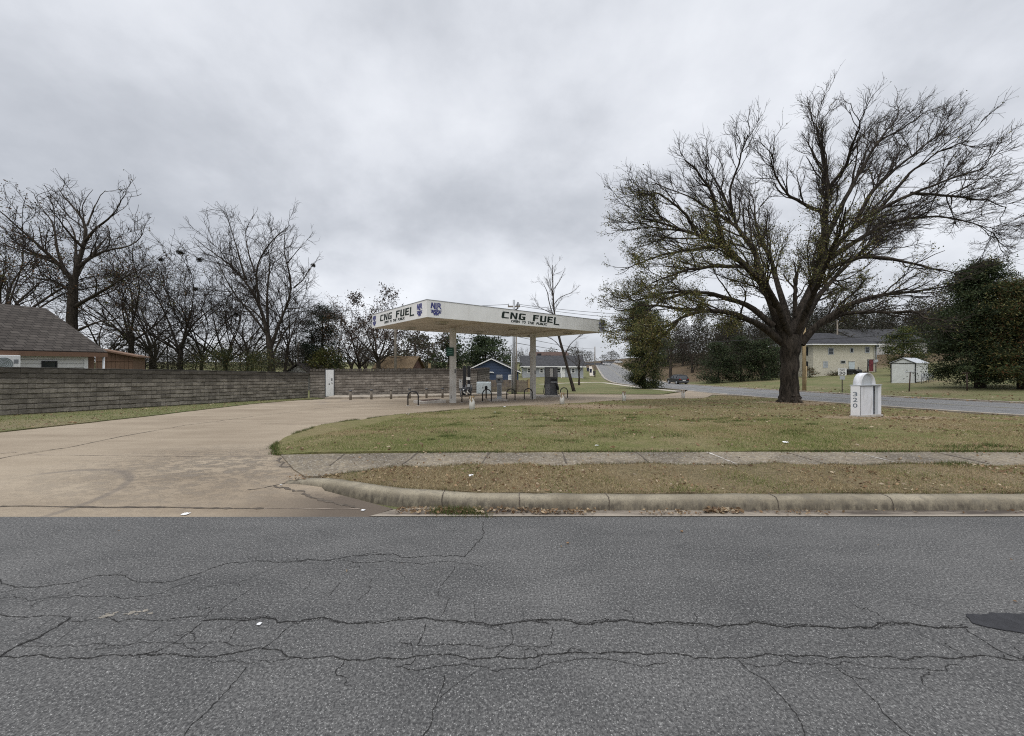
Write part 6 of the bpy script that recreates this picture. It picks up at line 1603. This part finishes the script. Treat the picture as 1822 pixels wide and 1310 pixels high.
# thin leaning tree right of the canopy, and the small one behind it
def thin():
    b = at(1022, 697, .02); Yq = b.y
    z = lambda px, py, d=0: (pxw(px, Yq + d) - b.x, d, pz(py, Yq + d) - b.z)
    lm = [([z(1022, 699), z(1015, 672), z(1007, 645), z(1000, 620), z(993, 595), z(987, 566), z(983, 540), z(985, 512), z(983, 472)], [.20, .15, .14, .13, .12, .09, .07, .05, .02]),
          ([z(987, 570), z(979, 545), z(974, 520), z(964, 500)], [.06, .05, .03, .012]), ([z(984, 545), z(996, 528), z(1012, 524), z(1026, 514)], [.05, .035, .025, .012]),
          ([z(985, 515), z(996, 500), z(1004, 482)], [.04, .03, .012]), ([z(987, 560), z(970, 552), z(955, 545), z(950, 530)], [.05, .035, .02, .01]),
          ([z(1000, 622), z(988, 606), z(972, 600), z(955, 592)], [.05, .035, .025, .012]), ([z(1004, 635), z(1014, 612), z(1030, 600), z(1046, 588)], [.05, .035, .025, .012]),
          ([z(995, 600), z(1008, 585), z(1020, 580)], [.04, .03, .012]), ([z(984, 530), z(978, 500), z(974, 484)], [.035, .025, .01])]
    build_tree('tree', 'thin leaning bare tree beside the tall fuel dispenser, its top above the canopy', 'tree', b, lm,
        [dict(n=3.0, lr=.45, t0=.35, ang=.6, rr=.5, rmin=.010, rmax=.03, K=4, wob=.13, up=.08, S=3, skip_trunk=0, lmin=.5, lmax=1.6), dict(n=4.5, lr=.5, t0=.2, ang=.55, rr=.6, rmin=.008, rmax=.014, K=3, wob=.12, up=.06, S=3, lmin=.3, lmax=.8)], 50, 'bark', 'twig2', None, None, K=10, jit=.03, sides=8)
thin()
b_ = at(1030.5, 686, .02); hB = pz(606, b_.y) - b_.z
build_tree('tree', 'small bare tree with a reddish crown in front of the pale grey house', 'tree', b_, habit(hB, hB * .35, 7, .8, .13, 51), [dict(n=2.4, lr=.5, t0=.2, ang=.6, rr=.55, rmin=.012, rmax=.03, K=4, wob=.14, up=.06, S=3, skip_trunk=1, lmin=.6, lmax=2), dict(n=4, lr=.5, t0=.15, ang=.55, rr=.6, rmin=.008, rmax=.013, K=3, wob=.14, S=3, lmin=.35, lmax=.9)], 52, 'bark', 'twig2', None, None, K=8, jit=.04, sides=8)

# ---- leafy evergreens and shrubs: limbs carrying sprays of leaves, gaps between
def leafy(name, label, cat, base, h, shape, n, size, pl_, seed, trunk_r=.2, nlimb=26, clump=.55, droop=0., group=None, asp=.5, z0=.08, sub=8, flatc=0.):
    """shape(t) -> crown radius at relative height t; sprays are clumped at the ends of side limbs"""
    rng = np.random.default_rng(seed); t = thing(name, label, cat, base, 0, group)
    mb = MB(); mb.tube([(0, 0, -.3), (rng.normal(0, .05), 0, h * .3), (rng.normal(0, .1), rng.normal(0, .1), h * .65), (0, 0, h * .93)], [trunk_r * 1.2, trunk_r, trunk_r * .6, .03], 8)
    V0, F0 = [], []; nv = 0
    cen = []
    for i in range(nlimb):
        tz = z0 + (1 - z0) * ((i + rng.random()) / nlimb) ** .9; a = rng.random() * 6.283; rad = shape(tz) * rng.uniform(.55, 1.08)
        s_ = np.array([0, 0, max(.1, tz * h - rad * .25 * (1 - droop))]); e_ = np.array([math.cos(a) * rad, math.sin(a) * rad, tz * h - droop * rad * .35])
        mid = (s_ + e_) / 2 + np.array([0, 0, .12 * rad * (1 if droop else .3)]) + rng.normal(0, .06 * rad, 3)
        mb.tube([tuple(s_), tuple(mid), tuple(e_)], [trunk_r * .22, trunk_r * .12, .012], 5, False)
        for k in range(sub):
            u_ = rng.uniform(.35, 1.05); c_ = (1 - u_) ** 2 * s_ + 2 * u_ * (1 - u_) * mid + u_ ** 2 * e_
            cen.append(np.append(c_ + rng.normal(0, .10 * rad + .05, 3) * np.array([1, 1, .6]), rng.normal(1, .22)))
    mb.build('trunk', M['bark2'], t)
    cen = np.array(cen); pick = rng.integers(0, len(cen), n)
    sg = clump * (0.5 + rng.random((len(cen), 1)))
    C = cen[pick, :3] + rng.normal(0, 1, (n, 3)) * sg[pick] * np.array([1, 1, .55]); C[:, 2] = np.maximum(C[:, 2], .05)
    V, Fq, c_ = cards(C, size, rng, np.clip(pal(n, rng, pl_) * cen[pick, 3:4], .004, .5), asp, flatc)
    link('foliage', np_mesh('foliage', V, [Fq], False, c_), t, M['leaf'])
    return t
# dark green shrub by the road, widest a third of the way up, narrow skirt
b = at(1146, 692, .02); hs_ = pz(538, b.y) - b.z
wS = 40 / F * b.y
leafy('evergreen_shrub', 'tall dark green evergreen shrub with a narrow foot beside the cross road', 'shrub', b, hs_, lambda t: wS * np.interp(t, [0, .06, .14, .3, .55, .8, 1], [.42, .5, .72, 1.02, 1.1, .85, .4]), 66000, .15, DKGRN + OLIVE[:3], 61, .2, 84, .40, 0, z0=.02, sub=10)
# big drooping evergreens at the right edge
def eve(px, py, ptop, wpx, label, seed, n, pal_=DKGRN, size=.34, droop=.6, shp=None, cl_=.55, nl=60):
    b = at(px, py, .02); h = pz(ptop, b.y) - b.z; W__ = wpx / F * b.y
    f = shp or (lambda t: W__ * np.interp(t, [0, .1, .3, .6, .85, 1], [.92, 1.0, 1.0, .8, .5, .12]))
    return leafy('evergreen_tree', label, 'tree', b, h, f, n, size, pal_, seed, .3, nl, cl_, droop, sub=9, asp=.30)
eve(1744, 689, 470, 72, 'largest dark evergreen with drooping layered branches, beside the white shed', 71, 70000, DKGRN + [(.045, .052, .02), (.05, .06, .028)], nl=100, cl_=.40, size=.21)
eve(1822, 691, 500, 48, 'olive tinged evergreen at the right edge, overlapping the largest evergreen', 72, 34000, DKGRN + OLIVE + RUSTY[:1], nl=56, size=.20)
b = on(pxw(1606, 52), 52); leafy('evergreen_tree', 'small yellowish green tree between the yellow house and the white shed', 'tree', b, pz(585, 52) - b.z, lambda t: 2.7 * np.interp(t, [0, .15, .45, .8, 1], [.5, .9, 1, .7, .2]), 11000, .20, DKGRN + YGRN, 73, .15, 34, .42)
# dark hedge shrubs across the road behind the car
for i, (px, py, wpx_, top_, Y, lb) in enumerate([(1278, 683, 30, 612, 64, 'dark rounded shrub nearest the black car'), (1318, 684, 34, 600, 63, 'tall dark shrub in the middle of the roadside clump'), (1356, 683, 28, 606, 62, 'dark shrub left of the big tree trunk'), (1382, 676, 20, 618, 66, 'small dark shrub half hidden by the big tree trunk')]):
    b = on(pxw(px, Y), Y); W__ = wpx_ / F * Y
    leafy('shrub', lb, 'shrub', b, pz(top_, Y) - b.z, lambda t: W__ * np.interp(t, [0, .1, .4, .8, 1], [.9, 1.05, 1.05, .75, .25]), 12000, .22, DKGRN + [(.05, .048, .026), (.03, .028, .018)], 80 + i, .14, 34, .5, 0, 'roadside shrubs across the cross road', z0=.02)
# low dark shrubs at the yellow house wall
for i, (px, Y, w__, h_, lb) in enumerate(((1440, 60.5, 1.3, 1.5, 'low dark shrub at the left corner of the yellow house'), (1486, 60.8, 2.0, .8, 'low brown bed of plants under the yellow house window'), (1538, 60.6, 1.0, .8, 'brown dry plants between the grill and the red rug'))):
    b = Vector((pxw(px, Y), Y, zy - .35)); leafy('shrub', lb, 'shrub', b, h_, lambda t: w__ * np.interp(t, [0, .5, 1], [1, .9, .3]), 900, .16, DKGRN + RUSTY, 90 + i, .05, 14, .2)
# dark pine left of the canopy and its yellow green neighbour
b = on(pxw(573, 50), 50); leafy('pine_tree', 'dark green pine between the bare trees and the canopy', 'tree', b, pz(546, 50) - b.z, lambda t: 3.1 * np.interp(t, [0, .25, .5, .8, 1], [.6, .95, 1, .75, .25]), 20000, .22, [(.014, .026, .016), (.022, .036, .022), (.03, .044, .024)], 95, .22, 40, .45, z0=.2, asp=.3)
b = on(pxw(580, 46), 46); leafy('shrub', 'yellow green leafy tree in front of the dark pine', 'shrub', b, pz(622, 46) - b.z, lambda t: 2.6 * np.interp(t, [0, .3, .6, 1], [.6, .9, 1, .3]), 3200, .26, YGRN + OLIVE, 96, .12, 26, .4)
b = on(pxw(604, 45), 45); leafy('shrub', 'olive green shrub at the foot of the dark pine', 'shrub', b, pz(634, 45) - b.z, lambda t: 1.7 * np.interp(t, [0, .3, .6, 1], [.6, .9, 1, .3]), 1500, .24, OLIVE + DKGRN, 97, .1, 18, .35)
# understory behind the low wall
for i, (px, Y, tp, w__, pl_) in enumerate(((258, 37, 610, 2.4, 0), (300, 40, 594, 2.8, 1), (345, 38, 612, 2.2, 0), (385, 37, 622, 1.8, 2), (428, 40, 606, 2.5, 1), (462, 38, 628, 1.6, 2), (520, 45, 618, 2.2, 1), (205, 34, 600, 1.8, 0))):
    b = on(pxw(px, Y), Y)
    lb = ('brushy dark undergrowth right of the tan shed', 'tallest brushy thicket under the nest tree', 'brown thicket under the leaning bare tree', 'low green thicket in the middle of the low wall', 'grey brown thicket left of the vase shaped tree', 'low green bush at the foot of the vase shaped tree', 'pale brush between the vase shaped tree and the dark pine', 'dark ivy thicket below the ivy covered trunk')[i]
    leafy('thicket', lb, 'thicket', b, pz(tp, Y) - b.z, lambda t: w__ * np.interp(t, [0, .3, .7, 1], [.8, 1, .9, .4]) * 1.25, 7000, .17, ([(.035, .030, .02), (.028, .026, .018), (.045, .042, .022)], [(.05, .042, .03), (.035, .03, .022), (.06, .05, .035)], DKGRN + OLIVE)[pl_], 100 + i, .07, 34, .5, 0, 'undergrowth behind the low wall', asp=.25)
# grey green and dark crowns beyond the compound and the blue house
for i, (px, Y, tp, w__, n_, pl_, lb) in enumerate([(738, 70, 597, 6.2, 5000, [(.075, .07, .045), (.06, .058, .038), (.09, .08, .055)], 'round grey green tree beyond the tan roofed house'), (800, 58, 598, 3.0, 3000, DKGRN + [(.05, .04, .028)], 'dark tree left of the blue house, behind the canopy column'), (864, 66, 600, 5.2, 8500, DKGRN + [(.04, .05, .02)], 'large dark green oak behind the blue house')]):
    b = on(pxw(px, Y), Y); leafy('leafy_tree', lb, 'tree', b, pz(tp, Y) - b.z, lambda t: w__ * np.interp(t, [0, .25, .55, .85, 1], [.5, .9, 1, .7, .3]), n_, .42, pl_, 120 + i, .25, 44, .62, z0=.12)
# bare far trees: one prototype copied, each turned and scaled its own way
protos = []
for s_ in range(2):
    b0 = Vector((0, 0, 0))
    protos.append(build_tree('tree', 'x', 'tree', b0, habit(12, 3.6, 8, .8, .26, 200 + s_, (0, 0), .04, .18), [dict(n=1.4, lr=.38, t0=.2, ang=.65, rr=.55, rmin=.022, rmax=.06, K=4, wob=.15, up=.05, S=3, skip_trunk=1, lmin=.8, lmax=4), dict(n=2.3, lr=.45, t0=.15, ang=.62, rr=.6, rmin=.014, rmax=.03, K=3, wob=.16, S=3, lmin=.5, lmax=2), dict(n=2.2, lr=.5, t0=.15, ang=.6, rr=.6, rmin=.010, rmax=.016, K=2, wob=.16, S=3, lmin=.4, lmax=1)], 210 + s_, 'bark2', 'twig', None, None, K=8, sides=6))
FT = [(775, 66, 602, 'pale bare tree between the grey green tree and the canopy column'), (760, 80, 606, 'far bare tree seen left of the nearer canopy column'), (935, 90, 612, 'bare tree between the pale pole and the farther canopy column'), (898, 72, 604, 'bare tree at the right side of the large dark oak'),
      (650, 66, 590, 'far bare tree under the near end of the canopy'), (540, 62, 590, 'far bare tree left of the dark pine'), (600, 72, 570, 'far bare tree right of the dark pine'), (450, 58, 560, 'far bare tree behind the vase shaped tree'), (275, 52, 520, 'far bare tree behind the nest tree'), (180, 48, 500, 'far bare tree behind the ivy covered trunk'), (60, 42, 470, 'far bare tree above the white house roof'), (-40, 40, 440, 'far bare tree beyond the left edge of the white house'),
      (1193, 88, 560, 'dark thick trunked tree on the bank behind the black car'), (1232, 92, 572, 'bare tree on the bank right of the black car'), (1265, 84, 575, 'bare tree above the shrub nearest the black car'), (1300, 96, 560, 'bare tree above the roadside shrubs'), (1345, 90, 566, 'bare tree seen left of the big trunk'), (1385, 100, 560, 'bare tree directly behind the big trunk'),
      (1440, 96, 552, 'bare tree rising behind the left end of the yellow house'), (1480, 104, 545, 'bare tree behind the yellow house chimney side'), (1525, 100, 555, 'bare tree between the yellow house and the grey roof'), (1570, 108, 540, 'bare tree behind the large grey roof'), (1620, 104, 548, 'bare tree behind the right end of the large grey roof'), (1670, 98, 545, 'bare tree behind the largest evergreen'), (1410, 110, 560, 'far bare tree framed by the big trunk and the timber pole'),
      (1155, 130, 598, 'far bare tree up the bank behind the dark green shrub'), (1215, 120, 588, 'far bare tree high on the bank'), (1090, 240, 632, 'far bare tree at the crest of the distant road'), (1780, 60, 520, 'bare tree behind the olive tinged evergreen'), (1850, 50, 480, 'bare tree at the right edge of the photo behind the evergreens')]
for i, (px, Y, tp, lb) in enumerate(FT):
    r_ = random.Random(i * 7 + 1); b = on(pxw(px, Y), Y); h = pz(tp, Y) - b.z
    o = protos[i % 2] if i < 2 else copy_tree(protos[i % 2])
    s_ = h / 12.3; o.location = b; o.scale = (s_ * r_.uniform(.9, 1.25), s_ * r_.uniform(.9, 1.25), s_); o.rotation_euler.z = r_.uniform(0, 6.28); o['label'] = lb; o['group'] = 'far bare trees'
# wooded bank and the far tree line: one mass each, nobody could count them
def mass(name, pts, n, size, pl_, seed):
    rng = np.random.default_rng(seed); Cs = []
    w_ = np.array([p[3] * p[4] for p in pts]); pk = rng.choice(len(pts), n, p=w_ / w_.sum())
    P_ = np.array([(p[0], p[1], p[2]) for p in pts], float)[pk]; rx = np.array([p[3] for p in pts])[pk]; hz_ = np.array([p[4] for p in pts])[pk]
    a = rng.normal(0, .45, (n, 2)); z = rng.random(n) ** .9
    tone = rng.normal(1, .22, len(pts))[pk]
    C = np.column_stack([P_[:, 0] + a[:, 0] * rx * (1.1 - .6 * z), P_[:, 1] + a[:, 1] * rx, P_[:, 2] + z * hz_ * (1 - .35 * (a ** 2).sum(1))])
    V, Fq, c_ = cards(C, size, rng, np.clip(pal(n, rng, pl_) * tone[:, None], .004, .5), .35)
    o = link(name, np_mesh(name, V, [Fq], False, c_), None, M['leaf']); o['kind'] = 'stuff'; o['label'] = 'distant woods'
rr = random.Random(4); pts = []
for i in range(70):
    px = rr.uniform(-120, 1130); Y = rr.uniform(150, 260); x = pxw(px, Y)
    if 1030 < px < 1125: Y = rr.uniform(262, 330); x = pxw(px, Y)
    pts.append((x, Y, g(x, Y), rr.uniform(6, 12), rr.uniform(8, 14) if px < 700 else rr.uniform(6, 10)))
mass('distant_woods', pts, 45000, .9, [(.075, .072, .062), (.055, .055, .045), (.09, .082, .07), (.05, .052, .04)], 7)
pts = []
for i in range(200):
    px = rr.uniform(1160, 1900); Y = rr.uniform(86, 135); x = pxw(px, Y)
    if px < 1240: Y = rr.uniform(115, 150); x = pxw(px, Y)
    pts.append((x, Y, g(x, Y), rr.uniform(3, 6), rr.uniform(6, 13) if px < 1200 else rr.uniform(8, 18)))
mass('wooded_bank', pts, 300000, .50, [(.045, .040, .028), (.032, .030, .022), (.055, .048, .034), (.035, .040, .022)], 8)

# ------------------------------------------------------------------ grass blades and dead leaves
def inpoly(px, py, poly):
    P = np.array(poly); c = np.zeros(len(px), bool); j = len(P) - 1
    for i in range(len(P)):
        xi, yi, xj, yj = P[i, 0], P[i, 1], P[j, 0], P[j, 1]
        with np.errstate(divide='ignore', invalid='ignore'):
            c ^= ((yi > py) != (yj > py)) & (px < (xj - xi) * (py - yi) / (yj - yi) + xi)
        j = i
    return c
def field(x, y, s_, seed):
    """smooth random field from a few sines"""
    r_ = np.random.default_rng(seed); f = 0
    for k in range(9):
        a = r_.random() * 6.28; w_ = s_ * r_.uniform(.5, 2.2); f = f + np.sin((x * math.cos(a) + y * math.sin(a)) * w_ + r_.random() * 6.28) / 3
    return f
rng = np.random.default_rng(77)
def blades(n, xr, yr, poly, zf, hgt, wid, green, thin=None):
    x = rng.uniform(*xr, n); y = yr[0] + (yr[1] - yr[0]) * rng.random(n)
    ok = inpoly(x, y, poly) & (np.abs(x) < y * 1.42 + 1.0)
    # bare, worn patches
    f = field(x, y, 1.1, 3) * .6 + field(x, y, 4.0, 4) * .4
    ok &= rng.random(n) < np.clip(.80 + f * .45, .12, 1)
    for cx_, cy_, rx_, ry_ in ((5.3, 20.2, 1.9, 2.2), (2.4, 21.5, 3.0, 1.3), (TBX, TBY, 3.4, 2.2), (13.2, 13.3, 2.6, .9)):
        ok &= ~((((x - cx_) / rx_) ** 2 + ((y - cy_) / ry_) ** 2 < 1) & (rng.random(n) < .8))
    x, y, f = x[ok], y[ok], f[ok]; n = len(x); z = zf(x, y)
    h = hgt * rng.uniform(.5, 1.5, n) * (1 + .25 * f); w_ = wid * rng.uniform(.6, 1.4, n)
    a = rng.random(n) * 6.283; ln = rng.uniform(.2, 1.6, n); b = rng.random(n) * 6.283
    dx, dy = np.cos(a) * w_ / 2, np.sin(a) * w_ / 2
    lx, ly = np.cos(b) * h * ln * .8, np.sin(b) * h * ln * .8
    V = np.stack([np.column_stack([x - dx, y - dy, z - .005]), np.column_stack([x + dx, y + dy, z - .005]), np.column_stack([x + lx, y + ly, z + h * np.clip(1.1 - ln * .5, .3, 1)])], 1).reshape(-1, 3)
    gf = np.clip(green(x, y) + field(x, y, 1.3, 9) * .32 + field(x, y, 5, 10) * .22, 0.02, .95)
    isg = rng.random(n) < gf
    G_ = np.array([(.145, .180, .052), (.18, .205, .066), (.115, .145, .045), (.215, .215, .085)]); S__ = np.array([(.37, .285, .165), (.29, .215, .125), (.45, .365, .225), (.23, .165, .095), (.32, .27, .145)])
    c = np.where(isg[:, None], G_[rng.integers(0, 4, n)], S__[rng.integers(0, 5, n)]) * rng.normal(1, .16, (n, 1))
    return V, np.arange(3 * n).reshape(-1, 3), np.repeat(np.clip(c, .01, .6), 3, axis=0)
TBX, TBY = TB.x, TB.y
gl_ = lambda x, y: .66 - .055 * np.clip(x - 1, 0, 9) + .10 * (y < 8) - .16 * (y > 14)
gv_ = lambda x, y: .22 + .06 * np.sin(x)
zl_ = lambda x, y: wav(x, y) + .035
out = []
out.append(blades(150000, (-4.2, 17), (6.2, 10.5), lawn_f, zl_, .036, .008, gl_))
out.append(blades(120000, (-4, 18), (10, 16), lawn_f, zl_, .034, .011, gl_))
out.append(blades(70000, (-2, 18), (16, 31), lawn_f, zl_, .036, .018, gl_))
out.append(blades(100000, (-2.6, 9), (4.25, 5.5), verge_f, zverge, .028, .006, gv_))
out.append(blades(60000, (-22, -8), (6, 28), strip_f, lambda x, y: gd(x, y) + .03, .04, .016, lambda x, y: .8 + 0 * x))
# fringe of longer grass along edges of lawn and kerb, clump in the gutter
def fringe(path, n, sd, zf, hgt, wid, gr):
    P = np.array(path); L_ = np.concatenate([[0], np.cumsum(np.linalg.norm(np.diff(P, axis=0), axis=1))]); t = rng.random(n) * L_[-1]
    x = np.interp(t, L_, P[:, 0]) + rng.normal(0, sd, n); y = np.interp(t, L_, P[:, 1]) + rng.normal(0, sd, n)
    k = field(x, y, 3, 21) > -.35; x, y = x[k], y[k]; n = len(x); z = zf(x, y)
    h = hgt * rng.uniform(.4, 1.6, n); w_ = wid * rng.uniform(.7, 1.3, n); a = rng.random(n) * 6.28; b = rng.random(n) * 6.28; ln = rng.uniform(.2, 1.2, n)
    V = np.stack([np.column_stack([x - np.cos(a) * w_ / 2, y - np.sin(a) * w_ / 2, z - .02]), np.column_stack([x + np.cos(a) * w_ / 2, y + np.sin(a) * w_ / 2, z - .02]), np.column_stack([x + np.cos(b) * h * ln, y + np.sin(b) * h * ln, z + h * np.clip(1.1 - ln * .5, .3, 1)])], 1).reshape(-1, 3)
    isg = rng.random(n) < gr
    c = np.where(isg[:, None], np.array([(.075, .11, .03)]), np.array([(.20, .15, .085)])) * rng.normal(1, .25, (n, 1))
    return V, np.arange(3 * n).reshape(-1, 3), np.repeat(np.clip(c, .01, .6), 3, axis=0)
out.append(fringe(lawn_f[:90], 9000, .03, lambda x, y: gd(x, y) + .03, .045, .008, .75))
out.append(fringe([(16, SWB), (2, SWB), (-1, 6.2), (-3, 6.12)], 9000, .025, lambda x, y: gd(x, y) + .03, .04, .007, .7))
out.append(fringe([(-2.5, 5.1), (-1.9, 5.30), (-1.1, 5.44), (0, 5.5), (9, 5.5)], 7000, .025, lambda x, y: zverge(x, y), .035, .006, .3))
out.append(fringe([(-2.3, 4.9), (-1.42, 4.5), (-.7, 4.36), (0, 4.29), (9, 4.27)], 6000, .018, lambda x, y: zverge(x, y), .028, .006, .3))
out.append(fringe([(-.85, 4.06), (-.45, 4.03), (-.1, 4.0)], 2600, .045, lambda x, y: 0 * x + .01, .05, .006, .62))
out.append(fringe([(6.2, 5.42), (8, 5.36)], 2500, .06, lambda x, y: 0 * x + .12, .07, .008, .85))
for i in range(60):   # greener tufts
    cx_, cy_ = rng.uniform(-3.2, 10), rng.uniform(6.4, 15); out.append(fringe([(cx_, cy_), (cx_ + rng.uniform(.1, .6), cy_ + .1)], 300, rng.uniform(.06, .22), zl_, .055, .010, .88))
V = np.vstack([o_[0] for o_ in out]); nv = np.cumsum([0] + [len(o_[0]) for o_ in out]); Fq = np.vstack([o_[1] + nv[i] for i, o_ in enumerate(out)]); C = np.vstack([o_[2] for o_ in out])
o = link('grass', np_mesh('grass', V, [Fq], False, C), None, M['blade']); o['kind'] = 'stuff'; o['label'] = 'short winter grass'
# dead leaves
def leaves(n, xr, yr, poly, zf, size, sd=None):
    x = rng.uniform(*xr, n); y = rng.uniform(*yr, n)
    if sd is not None: x = rng.normal(sd[0], sd[2], n); y = rng.normal(sd[1], sd[3], n)
    ok = inpoly(x, y, poly) if poly is not None else np.ones(n, bool)
    if n > 1500: ok &= field(x, y, 1.9, 31) + field(x, y, 6, 32) * .5 > rng.normal(.15, .5, n)
    x, y = x[ok], y[ok]; n = len(x)
    return np.column_stack([x, y, zf(x, y) + rng.uniform(.006, .03, n)]), np.full(n, size)
LC = [leaves(2600, (-2.5, 9), (4.27, 5.5), verge_f, zverge, .045), leaves(2600, (-4, 18), (6.2, 16), lawn_f, zl_, .07), leaves(3800, (0, 18), (12, 30), lawn_f, zl_, .10), leaves(4200, 0 and (0, 1) or (0, 1), (0, 1), lawn_f, zl_, .10, (TBX + 1, TBY - 4, 5.5, 4.5)),
      leaves(900, (-21, -9), (7, 27), strip_f, lambda x, y: gd(x, y) + .03, .09), leaves(260, (-1.25, .3), (3.98, 4.12), None, lambda x, y: 0 * x + .008, .045), leaves(70, (.1, 1.0), (3.97, 4.08), None, lambda x, y: 0 * x + .008, .04), leaves(130, (2.05, 2.45), (3.99, 4.09), None, lambda x, y: 0 * x + .012, .05), leaves(90, (.5, 8), (3.99, 4.09), None, lambda x, y: 0 * x + .008, .035), leaves(120, (.2, .75), (3.96, 4.07), None, lambda x, y: 0 * x + .010, .035), leaves(90, (1.35, 2.0), (3.94, 4.02), None, lambda x, y: 0 * x + .010, .03), leaves(60, (2.8, 3.3), (3.94, 4.03), None, lambda x, y: 0 * x + .010, .03), leaves(80, (-3.0, -2.3), (4.9, 5.12), None, lambda x, y: 0 * x + .075, .04),
      leaves(160, (-2.5, 9), (5.5, 6.2), sw, lambda x, y: gd(x, y) + .022, .04), leaves(26, (-4, 8), (2.2, 3.9), None, lambda x, y: 0 * x + .002, .022), leaves(700, (28, 34), (18, 60), None, lambda x, y: gd(x, y) + .05, .16)]
C = np.vstack([c_[0] for c_ in LC]); sz = np.concatenate([c_[1] for c_ in LC])
cc = pal(len(C), rng, [(.25, .17, .10), (.20, .125, .07), (.32, .24, .15), (.16, .105, .065), (.37, .30, .21)], .2)
V, Fq, c_ = cards(C, sz, rng, cc, .6, .72)
o = link('leaf_litter', np_mesh('leaf_litter', V, [Fq], False, c_), None, M['leaf']); o['kind'] = 'stuff'; o['label'] = 'fallen dry leaves'
